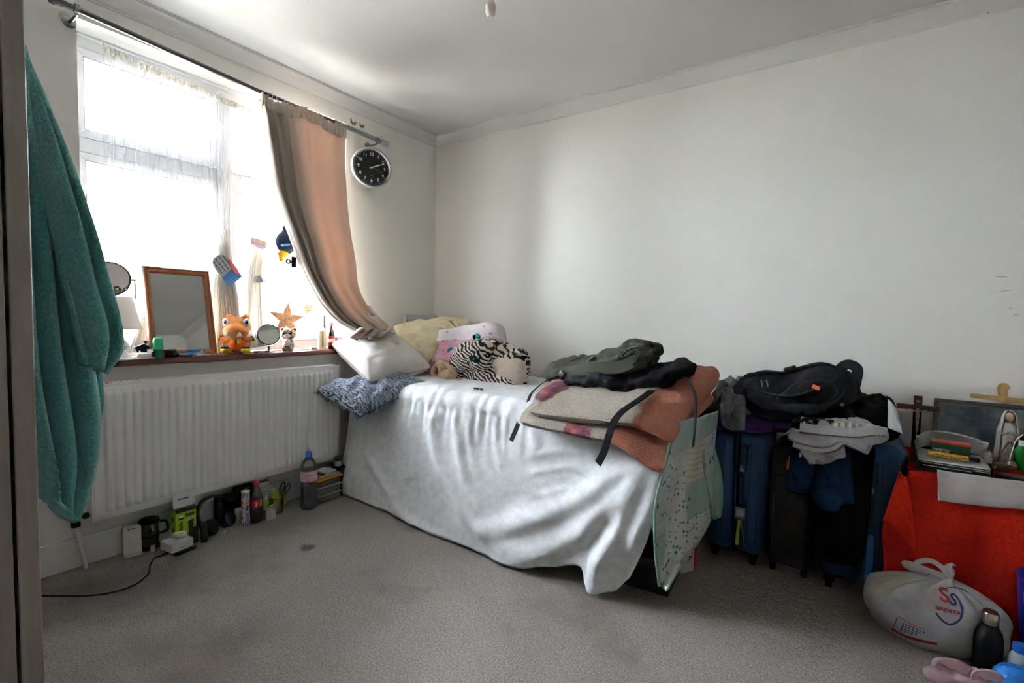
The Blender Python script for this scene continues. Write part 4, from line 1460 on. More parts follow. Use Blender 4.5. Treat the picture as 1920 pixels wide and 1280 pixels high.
MB().span(.0161, .0166, -.006, .006, .014, hh - .024).build('side_print', M('8a7a58', .6), cb_, smooth=False)
MB().span(-.016, .016, -.0206, -.0201, .004, hh - .02).build('grey_side', M('b9b4ac', .6), cb_, smooth=False)
p = sl_(621, .003, 656)
hh = at(621, 605, 'x', p.x).z - ZS
db = thing('sauce_bottle', 'dark glass bottle with a red cap and red label on the sill', 'bottle', p)
MB().lathe([(0, 0), (.019, 0), (.020, .004), (.020, hh * .55), (.014, hh * .68), (.0075, hh * .78), (.007, hh * .9), (0, hh * .9)], 24).build('glass', M('1c0f0b', .12, .6), db)
MB().lathe([(0, hh * .88), (.009, hh * .88), (.009, hh), (0, hh)], 18).build('cap', M('b0443a', .4), db)
MB().lathe([(.0203, hh * .14), (.0206, hh * .14), (.0206, hh * .5), (.0203, hh * .5)], 24, cap=False).build('label', M('9c1f22', .5), db)
MB().lathe([(.0207, hh * .26), (.0209, hh * .26), (.0209, hh * .40), (.0207, hh * .40)], 24, cap=False).build('white_band', M('d9cfc6', .5), db)
p = sl_(640, -.02, 655)
rt = thing('drinks_tin', 'red drinks tin half hidden behind the dark bottle', 'tin', p)
MB().lathe([(0, 0), (.021, 0), (.023, .004), (.023, .060), (.020, .066), (0, .066)], 24).build('tin_body', M('b8242a', .35), rt)
MB().lathe([(0, .066), (.020, .066), (.021, .070), (.018, .069), (0, .068)], 24).build('tin_lid', steel, rt)
p = sl_(608, -.10, 640)
bs_ = thing('dark_spray_bottle', 'slim dark bottle standing at the back of the sill by the curtain', 'bottle', p)
hh = at(608, 592, 'x', -.10).z - ZS
MB().lathe([(0, 0), (.010, 0), (.010, hh * .62), (.006, hh * .7), (0, hh * .7)], 16).build('bottle_body', M('24262b', .3), bs_)
MB().lathe([(0, hh * .7), (.006, hh * .7), (.006, hh), (0, hh)], 14).build('cap', M('1a1a1c', .3), bs_)
p = sl_(628, -.10, 640)
bs_ = thing('grey_jar', 'grey plastic jar standing behind the bottles near the curtain', 'jar', p)
MB().lathe([(0, 0), (.026, 0), (.026, .05), (0, .05)], 20).build('jar_body', M('9aa0a8', .4), bs_)
MB().lathe([(0, .05), (.027, .05), (.027, .066), (0, .066)], 20).build('jar_lid', M('6f747c', .4), bs_)
# bottle lying on its side at the end of the pillow
c0, c1 = at(640, 641, 'x', .06), at(664, 632, 'x', .06)
gb = thing('lotion_bottle', 'white lotion bottle with a grey band lying above the white pillow', 'bottle', mtx=frame(c0, c1 - c0, (0, 0, 1)))
q = Euler((0, R(90), 0))
MB().lathe([(0, -.012), (.014, -.010), (.020, 0), (.020, .012), (0, .012)], 20, (0, 0, 0), q).build('cap', M('eeeeec', .4), gb)
MB().lathe([(0, .012), (.021, .012), (.022, .05), (.021, .08), (0, .08)], 20, (0, 0, 0), q).build('bottle_body', M('8c9095', .4), gb)

# ------------------------------------------------------------------ pillows and cushions at the head of the bed
BT = MT + .014                                # top of the made bed
w_pil = NT('pillowcase_white')
w_pil.color(w_pil.ramp(w_pil.noise(9, 4), [(.3, 'dad3cd'), (.7, 'e6e1de')]))
w_pil.set(Roughness=.9)
w_pil.bump(w_pil.noise(30, 5), .35, .012)


def piping(mb, c, pinch, r=.003, n=24, rnd=0.0):
    A, B, C, D = (Vector(k) for k in c)
    pts = []
    for (a0, b0), (a1, b1) in (((-1, -1), (1, -1)), ((1, -1), (1, 1)), ((1, 1), (-1, 1)), ((-1, 1), (-1, -1))):
        for k in range(n):
            a = a0 + (a1 - a0) * k / n
            b = b0 + (b1 - b0) * k / n
            a2 = a * (1 - pinch * (1 - b * b))
            b2 = b * (1 - pinch * (1 - a * a))
            kk = 1 - rnd * (abs(a) ** 6) * (abs(b) ** 6)
            uu, vv = (a2 * kk + 1) / 2, (b2 * kk + 1) / 2
            pts.append(A.lerp(B, uu).lerp(D.lerp(C, uu), vv))
    pts.append(pts[0])
    return mb.tube(pts, r, 6)


navy = NT('navy_plush_cover')
mpv = navy.add('ShaderNodeMapping', {'Vector': navy.coord('UV'), 'Scale': (5, 34, 1), 'Rotation': (0, 0, .12)}).outputs[0]
nn = navy.noise(3.0, 4, .6, mpv, .5)
navy.color(navy.ramp(nn, [(.38, '1f2a44'), (.45, '506486'), (.51, 'b3c1d3'), (.62, 'e2eaf2')]))
navy.set(Roughness=.95)
navy.bump(nn, 1.0, .02)
NC = [(.10, -1.11, .645), (.47, -1.06, .53), (.66, -.72, .70), (.22, -.70, .70)]
cu1 = thing('cushion', 'navy and white fluffy cushion drooping over the front corner of the bed', 'cushion', (.34, -.95, .62))
pillow(MB(), NC, .16, 44, 44, 3.2, .012, 1, .04, rnd=.04).build('cover', navy.m, cu1, world=True, angle=180)
fz = MB()
rnd = random.Random(5)
for e in range(2):
    for k in range(70):
        t = k / 69
        a, b = (Vector(NC[0]), Vector(NC[1])) if e == 0 else (Vector(NC[1]), Vector(NC[2]))
        p0 = a.lerp(b, t) + Vector((0, .02 * math.sin(t * math.pi), .01 * math.sin(t * math.pi)))
        fz.cyl(p0, p0 + Vector((rnd.uniform(-.012, .012), rnd.uniform(-.02, -.005), rnd.uniform(-.018, .004))), .0035, .001, 5)
o = fz.build('fringe', M('6f7f98', .95, hex2='26324c', vscale=120), cu1, world=True)
o['kind'] = 'stuff'

WP = [(-.0, -.93, .905), (.42, -.955, .70), (.53, -.56, .765), (.13, -.52, .955)]
p1 = thing('pillow', 'white pillow lying on the navy cushion below the curtain', 'pillow', (.26, -.75, .78))
pillow(MB(), WP, .21, 48, 48, 3.0, .007, 2, .04, rnd=.05).build('pillowcase', w_pil.m, p1, world=True, angle=180)
piping(MB(), WP, .04, .002, rnd=.05).build('seam', M('b9aea6', .9), p1, world=True)

cr_m = NT('pillow_cream')
cr_m.color(cr_m.ramp(cr_m.noise(7, 5), [(.3, 'c9b486'), (.55, 'dccfae'), (.75, 'e6dec4')]))
cr_m.set(Roughness=.9)
cr_m.bump(cr_m.noise(24, 5), .35, .012)
CP = [(.36, -.62, .80), (.68, -.12, .73), (.36, -.035, 1.09), (.10, -.52, 1.015)]
p2 = thing('pillow', 'cream yellow pillow propped in the corner behind the pink pillow', 'pillow', (.37, -.33, .74))
pillow(MB(), CP, .19, 44, 44, 3.0, .018, 3, .07, rnd=.05).build('pillowcase', cr_m.m, p2, world=True, angle=180)
piping(MB(), CP, .07, .002, rnd=.05).build('seam', M('b39a68', .9), p2, world=True)

pk_m = NT('pink_floral_cover')
uv = pk_m.coord('UV')
X = pk_m.sep(uv)
band = pk_m.math('GREATER_THAN', pk_m.math('ADD', X[1], pk_m.math('MULTIPLY', pk_m.math('SUBTRACT', pk_m.noise(3, 2, .5, uv), .5), .18)), .60)
pinkc = pk_m.ramp(pk_m.noise(6, 4, .5, uv), [(.3, 'c992a6'), (.7, 'ddb2c2')])
whc = pk_m.ramp(pk_m.noise(5, 4, .5, uv), [(.3, 'd9cfd4'), (.7, 'e6dfe2')])
vo = pk_m.add('ShaderNodeTexVoronoi', {'Vector': pk_m.add('ShaderNodeMapping', {'Vector': uv, 'Scale': (2.2, 1.0, 1)}).outputs[0], 'Scale': 5.0})
fl = pk_m.ramp(pk_m.math('ADD', vo.outputs['Distance'], pk_m.math('MULTIPLY', pk_m.noise(30, 3, .5, uv), .25)), [(.25, (1, 1, 1, 1)), (.30, (0, 0, 0, 1))])
cc1 = pk_m.mix(band, pinkc, whc)
pk_m.color(pk_m.mix(pk_m.math('MULTIPLY', fl, .75), cc1, 'b2506e'))
pk_m.set(Roughness=.85)
pk_m.bump(pk_m.noise(26, 5), .3, .012)
PP = [(.20, -.47, .70), (.97, -.36, .73), (.845, -.24, 1.055), (.195, -.32, .935)]
p3 = thing('pillow', 'pink and white floral pillow standing against the right wall', 'pillow', (.56, -.35, .70))
pillow(MB(), PP, .19, 56, 48, 7.0, .010, 4, .005, rnd=.09).build('pillowcase', pk_m.m, p3, world=True, angle=180)
piping(MB(), PP, .005, .002, rnd=.09).build('seam', M('b8849a', .9), p3, world=True)

# grey flat panel in the corner behind the pillows
gp = thing('grey_board', 'flat grey board with a barcode sticker standing in the corner', 'board', (.05, -.19, 0))
MB().span(.03, .062, -.352, -.03, 0, 1.09).build('board_sheet', M('cfd1d6', .5, var=.03), gp, world=True, smooth=False, bevel=.003)
MB().span(.0622, .0628, -.348, -.306, .98, 1.078).build('sticker', M('e2e2e0', .5), gp, world=True, smooth=False)
for j in range(9):
    MB().span(.063, .0634, -.343, -.327 - .004 * (j % 3), 1.0 + j * .0065, 1.003 + j * .0065).build('bar_mark', M('2b2b2d'), gp, world=True, smooth=False)
MB().ball((.064, -.05, 1.07), (.002, .005, .005), None, 8, 6).build('rust_spot', M('8a5a40'), gp, world=True)

# ------------------------------------------------------------------ zebra plush cushion
zb = NT('zebra_plush')
zc_ = zb.coord()
zw = zb.add('ShaderNodeTexWave', {'Vector': zb.add('ShaderNodeMapping', {'Vector': zc_, 'Rotation': (.3, .9, .4)}).outputs[0], 'Scale': 17.0, 'Distortion': 9.0, 'Detail': 2.0, 'Detail Scale': .8, 'Detail Roughness': .6})
zb.color(zb.ramp(zw.outputs['Fac'], [(.46, '16171d'), (.54, 'ddd2c6')]))
zb.set(Roughness=.95)
zb.bump(zb.noise(400, 3), .5, .004)
zp = thing('plush_zebra', 'zebra striped plush cushion curled up on the bed', 'plush toy', (.86, -.40, BT))
ZR = frame(Vector((0, 0, 0)), RGT, (0, 0, 1))           # plane facing the room


def zq(px, py, y):
    return at(px, py, 'y', y)


zcn = zq(930, 690, -.42)
body_b = [(zq(925, 692, -.38), (.16, .12, .10)), (zq(960, 690, -.36), (.115, .11, .105)), (zq(893, 694, -.39), (.12, .10, .10)), (zq(948, 660, -.33), (.085, .07, .06)), (zq(972, 678, -.33), (.075, .08, .085)), (zq(915, 711, -.43), (.17, .09, .055)), (zq(955, 712, -.42), (.12, .09, .05)), (zq(930, 668, -.38), (.09, .09, .08)), (zq(915, 650, -.38), (.09, .08, .06))]
blob('body', body_b, zb.m, zp, .009, 6, world=True)
blob('head', [(zq(878, 668, -.46), (.11, .085, .095)), (zq(902, 657, -.45), (.10, .08, .075)), (zq(858, 690, -.47), (.065, .07, .08)), (zq(900, 678, -.50), (.08, .06, .06))], zb.m, zp, .008, 6, world=True)
blob('belly', [(zq(956, 699, -.455), (.112, .045, .075), Euler((0, R(12), 0))), (zq(944, 686, -.455), (.085, .04, .05)), (zq(968, 690, -.44), (.07, .04, .06))], M('cfbfb2', .95, .1, var=.05, bump=.4, bscale=30, bdist=.01), zp, .007, 4, world=True)
blob('muzzle', [(zq(890, 673, -.56), (.040, .024, .020), Euler((0, R(18), 0)))], M('131318', .9), zp, .005, world=True)
teal = M('2f9ba6', .9, .2, bump=.4, bscale=200)
e = MB().ball(zq(896, 630, -.42), (.022, .012, .016), Euler((0, R(30), 0))).build('ear', teal, zp, world=True)
MB().ball(zq(889, 632, -.43), (.009, .012, .016), Euler((0, R(-10), 0))).build('ear_back', M('17181c', .9), e, world=True)
tf = MB()
c0 = zq(846, 658, -.44)
for k in range(26):
    d_ = Vector((rnd.uniform(-1, .1), rnd.uniform(-.6, .4), rnd.uniform(-1, .9)))
    tf.cyl(c0 + Vector((.012, 0, 0)), c0 + d_.normalized() * .028, .005, .002, 5)
tf.build('mane_tuft', teal, zp, world=True)
for px, py in ((896, 659), (878, 681)):
    ey = MB().ball(zq(px, py, -.545), .0105, None, 12, 8).build('eye', M('0c0c0e', .1, .6), zp, world=True)
for px, py in ((888, 673), (895, 671)):
    MB().ball(zq(px, py, -.59), (.006, .003, .004), None, 10, 6).build('nostril', M('49b6b0', .8), zp, world=True)
MB().tube([zq(848, 682, -.50), zq(853, 690, -.52), zq(857, 694, -.52)], .005, 8).build('teal_trim', teal, zp, world=True)
ks = thing('bead_keyring', 'tiny dark beaded keyring on the sheet by the zebra plush', 'keyring', at(897, 730, 'z', BT + .004))
for k in range(7):
    MB().ball((.010 * (k - 3) * .9, .006 * math.sin(k * 2), .004), .0055, None, 8, 6).build('bead', M(('24242a', 'b9a9a0', '3c4048')[k % 3], .4), ks)

# ------------------------------------------------------------------ beige bunny plush
bn = thing('plush_bunny', 'floppy beige plush bunny slumped beside the zebra plush', 'plush toy', (.55, -.52, BT))
bm_ = NT('beige_plush')
bm_.color(bm_.ramp(bm_.noise(50, 4), [(.3, 'd0b192'), (.7, 'e2c9ac')]))
bm_.set(Roughness=.95)
bm_.bump(bm_.noise(300, 3), .6, .004)
Y = -.53
blob('body', [(at(833, 705, 'y', Y), (.045, .04, .05)), (at(847, 700, 'y', Y), (.04, .035, .035)), (at(855, 716, 'y', Y - .03), (.03, .03, .022)), (at(832, 717, 'y', Y - .03), (.035, .03, .02)), (at(839, 702, 'y', Y - .04), (.014, .014, .045), Euler((0, R(35), 0)))], bm_.m, bn, .006, 5, world=True)
blob('head', [(at(828, 684, 'y', Y), (.036, .034, .032)), (at(827, 692, 'y', Y - .02), (.02, .02, .026)), (at(822, 676, 'y', Y), (.02, .02, .018))], bm_.m, bn, .006, 5, world=True)
for nm, pts in (('ear', [(822, 680), (813, 692), (812, 701), (820, 708)]), ('ear', [(836, 682), (845, 690), (849, 699), (845, 706)])):
    MB().tube([at(a, b, 'y', Y - .01) for a, b in pts], [.012, .015, .017, .017, .016, .012, .006][:7], 10, 6).build(nm, bm_.m, bn, world=True)
MB().ball(at(823, 672, 'y', Y), (.02, .012, .01), None, 10, 8).build('topknot', bm_.m, bn, world=True)
MB().ball(at(828, 692, 'y', Y - .05), (.009, .006, .013), None, 10, 8).build('snout', M('d9b48e', .9), bn, world=True)

# ------------------------------------------------------------------ folded blanket at the foot of the bed
bk_m = NT('fleece_blanket')
uv = bk_m.coord('UV')
X = bk_m.sep(uv)
n1 = bk_m.noise(5, 4, .6, uv)
flc = bk_m.ramp(bk_m.noise(130, 4, .75), [(.32, 'b3a490'), (.62, 'dbd0c0')])
orc = bk_m.ramp(bk_m.noise(10, 5, .7), [(.25, 'b1573c'), (.5, 'cd7250'), (.75, 'd98868')])
mg = bk_m.ramp(bk_m.noise(13, 3, .6, uv), [(.34, '5c1640'), (.5, '8c2a55'), (.6, 'c8603a'), (.7, 'd98a52')])
edge = bk_m.math('ADD', X[0], bk_m.math('MULTIPLY', bk_m.math('SUBTRACT', bk_m.noise(16, 4, .7, uv), .5), .16))
isor = bk_m.ramp(edge, [(.66, (0, 0, 0, 1)), (.675, (1, 1, 1, 1))])
# flower at the left corner and along the front fold
fd = bk_m.add('ShaderNodeVectorMath', {0: bk_m.add('ShaderNodeMapping', {'Vector': uv, 'Scale': (1.0, .8, 1)}).outputs[0], 1: (.07, .40, 0)}, operation='DISTANCE').outputs['Value']
fd2 = bk_m.add('ShaderNodeVectorMath', {0: bk_m.add('ShaderNodeMapping', {'Vector': uv, 'Scale': (1.0, 1.4, 1)}).outputs[0], 1: (.46, .0, 0)}, operation='DISTANCE').outputs['Value']
fw1 = bk_m.ramp(bk_m.math('ADD', bk_m.math('MINIMUM', bk_m.math('MULTIPLY', fd, 1.1), bk_m.math('MULTIPLY', fd2, 1.3)), bk_m.math('MULTIPLY', bk_m.math('SUBTRACT', n1, .5), .28)), [(.12, (1, 1, 1, 1)), (.135, (0, 0, 0, 1))])
c_ = bk_m.mix(fw1, flc, mg)
bk_m.color(bk_m.mix(isor, c_, orc))
bk_m.set(Roughness=.95)
bk_m.b.inputs['Sheen Weight'].default_value = .3
bk_m.bump(bk_m.noise(130, 4, .75), 1.0, .02)
bk = thing('folded_blanket', 'folded cream fleece blanket with orange border and purple flowers on the bed foot', 'blanket', (1.78, -.65, BT))


def slab(name, c, th, seed, droop=None, sag=.02, nu=70, nv=50, uoff=None, vsh=0.0):
    A, B, C, D = (Vector(k) for k in c)

    def fn(sgn):
        def f(u, v):
            a, b = 2 * u - 1, 2 * v - 1
            # rounded outline
            k = 1 - .06 * (abs(a) ** 4) * (abs(b) ** 4)
            uu, vv = (a * k + 1) / 2, (b * k + 1) / 2
            p = A.lerp(B, uu).lerp(D.lerp(C, uu), vv)
            h = max(0, (1 - abs(a) ** 12) * (1 - abs(b) ** 9)) ** .5
            wob = .012 * nz(uu * 3 + seed, vv * 3, seed) + .006 * nz(uu * 9, vv * 9, seed)
            z = sgn * th / 2 * h + wob * h + .05 * th
            z -= sag * sst(.22, 0, v) ** 1.5
            if droop:
                z -= droop(u, v)
            return p + Vector((0, 0, z))
        return f
    mb_ = MB().grid(fn(1), nu, nv).grid(fn(-1), nu, nv)
    if vsh:
        mb_.uv = {k_: (a_ * .70, vsh + b_ * (1 - vsh)) for k_, (a_, b_) in mb_.uv.items()}
    if uoff is not None:
        mb_.uv = {k_: (uoff + a_ * (1 - uoff), b_) for k_, (a_, b_) in mb_.uv.items()}
    return mb_.build(name, bk_m.m, bk, world=True, angle=180)


y0_ = lambda px, py, y: at(px, py, 'y', y)
slab('lower_fold', [y0_(963, 783, -1.0), y0_(1246, 838, -1.0), y0_(1352, 742, -.35), (1.36, -.42, .725)], .055, 1, droop=lambda u, v: .085 * sst(.66, 1, u) * sst(.35, 0, v))
slab('upper_fold', [y0_(985, 764, -.985), y0_(1200, 786, -.99), y0_(1300, 700, -.40), (1.38, -.42, .80)], .075, 3, sag=.025, vsh=.3)
slab('orange_flap', [y0_(1150, 776, -.97), y0_(1262, 806, -.97), y0_(1348, 706, -.38), y0_(1240, 690, -.40)], .07, 4, droop=lambda u, v: .03 * sst(.5, 1, u) * sst(.4, 0, v), uoff=.52)
slab('back_flap', [y0_(1225, 745, -.70), y0_(1300, 768, -.72), y0_(1354, 704, -.33), y0_(1262, 686, -.33)], .09, 5, uoff=.75)

# ------------------------------------------------------------------ olive rucksack on the blanket
olive = NT('olive_canvas')
olive.color(olive.ramp(olive.noise(9, 4), [(.3, '2f3229'), (.7, '43463a')]))
olive.set(Roughness=.85)
olive.bump(olive.noise(300, 2), .3, .003)
camo = NT('camouflage_canvas')
camo.color(camo.ramp(camo.noise(22, 3, .5), [(.36, '191c18'), (.45, '2f3b2d'), (.55, '4a4c3b'), (.66, '1f231f')], 'CONSTANT'))
camo.set(Roughness=.85)
blk = M('16161a', .8, .2, var=.2, vscale=14, bump=.3, bscale=300)
blk2 = M('232229', .75, .2, var=.2, vscale=14, bump=.3, bscale=200)
rk = thing('rucksack', 'olive green rucksack with camouflage flap lying on the folded blanket', 'backpack', (1.72, -.60, .84))
Y = -.55
blob('main_body', [(y0_(1085, 693, Y), (.16, .16, .055)), (y0_(1130, 690, Y), (.17, .16, .065)), (y0_(1175, 680, Y), (.14, .15, .08)), (y0_(1060, 700, Y), (.10, .14, .045)), (y0_(1195, 672, Y), (.09, .13, .085))], olive.m, rk, .011, 5, world=True, wrinkle=(.020, 13))
blob('camouflage_flap', [(y0_(1192, 668, Y - .10), (.10, .05, .045), Euler((0, R(-14), 0))), (y0_(1205, 657, Y - .03), (.085, .10, .045), Euler((0, R(-6), 0))), (y0_(1165, 674, Y - .13), (.06, .04, .03), Euler((0, R(-22), 0)))], camo.m, rk, .008, 4, world=True, wrinkle=(.014, 20))
blob('side_pocket', [(y0_(1110, 690, Y - .14), (.10, .05, .035), Euler((0, R(-14), 0))), (y0_(1140, 682, Y - .15), (.08, .045, .03), Euler((0, R(-18), 0)))], M('4c5040', .85, .2, bump=.3, bscale=200), rk, .008, 5, world=True, wrinkle=(.006, 20))
blob('dark_base', [(y0_(1046, 700, Y + .02), (.045, .12, .055)), (y0_(1060, 706, Y), (.07, .14, .04))], M('2b2a31', .8), rk, .009, 4, world=True)
MB().tube([y0_(1042, 692, Y - .06), y0_(1085, 672, Y - .06), y0_(1150, 661, Y - .04), y0_(1190, 645, Y - .02), y0_(1222, 645, Y)], .006, 8, 30).build('top_piping', M('24241f', .8), rk, world=True)
MB().tube([y0_(1097, 690, Y - .20), y0_(1100, 679, Y - .20), y0_(1112, 668, Y - .19), y0_(1122, 667, Y - .18)], .003, 8, 16).build('pale_zip', M('a59f88', .6), rk, world=True)
MB().tube([y0_(1055, 699, Y - .19), y0_(1110, 692, Y - .22), y0_(1165, 688, Y - .22), y0_(1195, 676, Y - .20), y0_(1200, 690, Y - .2)], 0, 8, 30, flat=(.06, .012), up=(0, -1, .6)).build('shoulder_strap', M('3a3c31', .85, bump=.3, bscale=300), rk, world=True)
MB().rbox(y0_(1053, 703, Y - .21), (.035, .012, .04), .004, 2, Euler((0, R(30), R(-20)))).build('buckle', M('2d2c28', .4), rk, world=True)
MB().tube([y0_(1048, 706, Y - .2), y0_(1022, 715, -.85), y0_(998, 735, -.95), y0_(990, 752, -1.0)], 0, 8, 16, flat=(.022, .003), up=(-.5, -.6, .6)).build('webbing_strap', M('171513', .8, .1), rk, world=True)
MB().tube([y0_(972, 794, -1.05), y0_(966, 808, -1.055), y0_(958, 826, -1.06)], 0, 8, flat=(.02, .003), up=(0, -1, 0)).build('strap_end', M('2a2724', .8), rk, world=True)

for pts in ([(1165, 668), (1180, 655), (1205, 650), (1225, 652)], [(1150, 690), (1175, 676), (1200, 668), (1226, 664)], [(1075, 700), (1110, 684), (1140, 676)]):
    MB().tube([y0_(a, b, Y - .16) for a, b in pts], .0035, 6, 20).build('zip', M('121310', .5), rk, world=True)
for px, py in ((1128, 684), (1205, 652), (1112, 696)):
    MB().rbox(y0_(px, py, Y - .19), (.022, .012, .016), .003, 2, Euler((0, R(-25), 0))).build('strap_buckle', M('0f100e', .4), rk, world=True)
MB().rbox(y0_(1186, 653, Y - .13), (.05, .006, .016), .002, 2, Euler((0, R(-16), 0))).build('pale_patch', M('6b7060', .7), rk, world=True)

# black bag / jacket lying in front of the rucksack
bb_ = thing('black_bag', 'limp black bag with long straps lying in front of the olive rucksack', 'bag', (1.85, -.75, .80))
blob('bag_body', [(y0_(1110, 716, -.74), (.14, .07, .03), Euler((0, R(-3), 0))), (y0_(1165, 720, -.74), (.13, .09, .04), Euler((0, R(5), 0))), (y0_(1215, 712, -.70), (.13, .10, .045), Euler((0, R(-15), 0))), (y0_(1255, 697, -.66), (.11, .10, .045), Euler((0, R(-20), 0))), (y0_(1272, 687, -.62), (.05, .09, .035))], blk, bb_, .010, 5, world=True, wrinkle=(.026, 13))
blob('bag_lining', [(y0_(1095, 714, -.80), (.10, .03, .022)), (y0_(1135, 712, -.82), (.09, .03, .022), Euler((0, R(10), 0)))], blk2, bb_, .007, 4, world=True, wrinkle=(.01, 22))
MB().tube([y0_(1222, 732, -.84), y0_(1200, 748, -.92), y0_(1168, 770, -1.0), y0_(1150, 792, -1.05), y0_(1142, 815, -1.065), y0_(1133, 845, -1.07), y0_(1121, 869, -1.075)], 0, 8, 40, flat=(.034, .004), up=(-.3, -1, .4)).build('wide_strap', M('060607', .8, .1), bb_, world=True)
MB().tube([y0_(1278, 702, -.70), y0_(1296, 722, -.78), y0_(1305, 752, -.85), y0_(1303, 800, -.93), y0_(1299, 838, -.95)], 0, 8, 40, flat=(.009, .003), up=(-.3, -1, .4)).build('thin_strap', M('0f0f12', .75, .2), bb_, world=True)
for k in range(4):
    MB().tube([y0_(1276, 694 + k * 4, -.62), y0_(1290, 689 + k * 5, -.60), y0_(1297 - 4 * (k % 2), 694 + k * 4, -.6)], .006, 8, 10).build('strap_loop', M('3a3a33', .8), bb_, world=True)

# ------------------------------------------------------------------ patchwork quilt hanging at the foot of the bed
qm = NT('patchwork_quilt')
uv = qm.coord('UV')
cell = qm.add('ShaderNodeVectorMath', {0: qm.add('ShaderNodeMapping', {'Vector': uv, 'Scale': (3.0, 4.6, 1), 'Rotation': (0, 0, .18)}).outputs[0]}, operation='FLOOR').outputs[0]
wn = qm.add('ShaderNodeTexWhiteNoise', {'Vector': cell})
r1 = wn.outputs['Value']
basec = qm.ramp(r1, [(0, 'a3bab2'), (.2, 'd2d5d0'), (.45, 'b4c4c0'), (.62, 'd0ccba'), (.8, 'c9d2d2')], 'CONSTANT')
dt = qm.add('ShaderNodeTexVoronoi', {'Vector': qm.add('ShaderNodeMapping', {'Vector': uv, 'Scale': (1, 1.5, 1)}).outputs[0], 'Scale': 20.0, 'Randomness': .6})
dots = qm.math('MULTIPLY', qm.math('LESS_THAN', dt.outputs['Distance'], .30), qm.math('MULTIPLY', qm.math('GREATER_THAN', r1, .2), qm.math('LESS_THAN', r1, .45)))
c1 = qm.mix(dots, basec, '3f8f92')
st1 = qm.math('MULTIPLY', qm.math('GREATER_THAN', qm.math('SINE', qm.math('MULTIPLY', qm.sep(uv)[1], 190.0)), .3), qm.math('MULTIPLY', qm.math('GREATER_THAN', r1, .62), qm.math('LESS_THAN', r1, .8)))
c1 = qm.mix(qm.math('MULTIPLY', st1, .35), c1, '9a8f78')
flw = qm.math('MULTIPLY', qm.math('GREATER_THAN', qm.noise(16, 4, .7, uv), .58), qm.math('GREATER_THAN', r1, .8))
c2 = qm.mix(flw, c1, '4f6672')
flw2 = qm.math('MULTIPLY', qm.math('GREATER_THAN', qm.noise(11, 4, .7, uv), .62), qm.math('LESS_THAN', r1, .2))
qm.color(qm.mix(flw2, c2, '6a7a5c'))
qm.set(Roughness=.9)
qm.bump(qm.noise(60, 4), .3, .006)
mint = M('8fae9f', .9, .1, var=.06, vscale=20, bump=.3, bscale=200)
qt = thing('patchwork_quilt', 'mint and floral patchwork quilt hanging off the foot of the bed', 'quilt', (2.13, -.75, .05))
QL = bez([y0_(1268, 790, -.90), y0_(1246, 870, -.94), y0_(1226, 950, -.965), y0_(1226, 1030, -.95), y0_(1233, 1092, -.935)], 40)
QR = bez([y0_(1345, 770, -.50), y0_(1338, 850, -.52), y0_(1340, 930, -.56), y0_(1330, 990, -.62), y0_(1262, 1092, -.88)], 40)


def quilt(u, v):
    k = min(int(v * 40), 39)
    a, b = QL[k].lerp(QL[k + 1], v * 40 - k), QR[k].lerp(QR[k + 1], v * 40 - k)
    p = a.lerp(b, u)
    f = .022 * math.sin(u * 9 + v * 2.2) * (.4 + .6 * v) + .03 * math.exp(-((u - .55 + .1 * v) / .12) ** 2)
    return p + Vector((f * .6, -f * .8 - .02 * math.sin(math.pi * u), 0))


MB().grid(quilt, 70, 80).build('quilt_cloth', qm.m, qt, world=True, solid=.008, angle=180)
MB().tube([Vector(quilt(0, k / 30)) for k in range(31)] + [Vector(quilt(k / 10, 1)) for k in range(1, 11)], .006, 8).build('binding', mint, qt, world=True)
ML = bez([y0_(1300, 800, -.66), y0_(1312, 860, -.66), y0_(1318, 905, -.64), y0_(1338, 965, -.60), y0_(1344, 972, -.58)], 30)
MR = bez([y0_(1345, 780, -.46), y0_(1335, 830, -.47), y0_(1345, 880, -.48), y0_(1349, 930, -.48), y0_(1348, 962, -.50)], 30)


def qfold(u, v):
    k = min(int(v * 30), 29)
    p = ML[k].lerp(ML[k + 1], v * 30 - k).lerp(MR[k].lerp(MR[k + 1], v * 30 - k), u)
    return p + Vector((.014 * math.sin(u * 6 + v * 3), -.03 * math.sin(u * math.pi) - .01 * math.sin(u * 11), 0))


MB().grid(qfold, 30, 40).build('plain_mint_fold', mint, qt, world=True, solid=.006, angle=180)
# black storage box and the red and white carton under the foot of the bed
ub = thing('storage_box', 'low black storage box pushed under the foot of the bed', 'box', (1.93, -.72, 0), rz=4)
MB().span(-.17, .17, -.16, .16, 0, .11).build('box_body', M('17171a', .6, .3, var=.2, vscale=30), ub, smooth=False, bevel=.005)
MB().span(-.175, .175, -.165, .165, .11, .14).build('box_lid', M('202024', .5, .3), ub, smooth=False, bevel=.005)
rc = thing('carton', 'white and red printed carton standing behind the patchwork quilt', 'box', (2.105, -.60, 0), rz=-30)
MB().span(-.02, .02, -.045, .045, 0, .15).build('carton_body', M('dcd8d6', .5), rc, smooth=False, bevel=.001)
MB().span(-.021, .021, .030, .0455, -.0, .151).build('red_side', M('9c1d24', .5), rc, smooth=False)
text('CK', .03, M('b32028', .5), rc, frame(Vector((.0208, .008, .07)), (0, 0, -1), (0, 1, 0)), 'lettering', .0004, bold=.0008)

# ------------------------------------------------------------------ suitcases along the right wall
blue_s = M('12365a', .38, .5, var=.1, vscale=60, bump=.2, bscale=250)
dark_blue = M('0f2a48', .45, .4)
rub = M('121214', .5, .3)


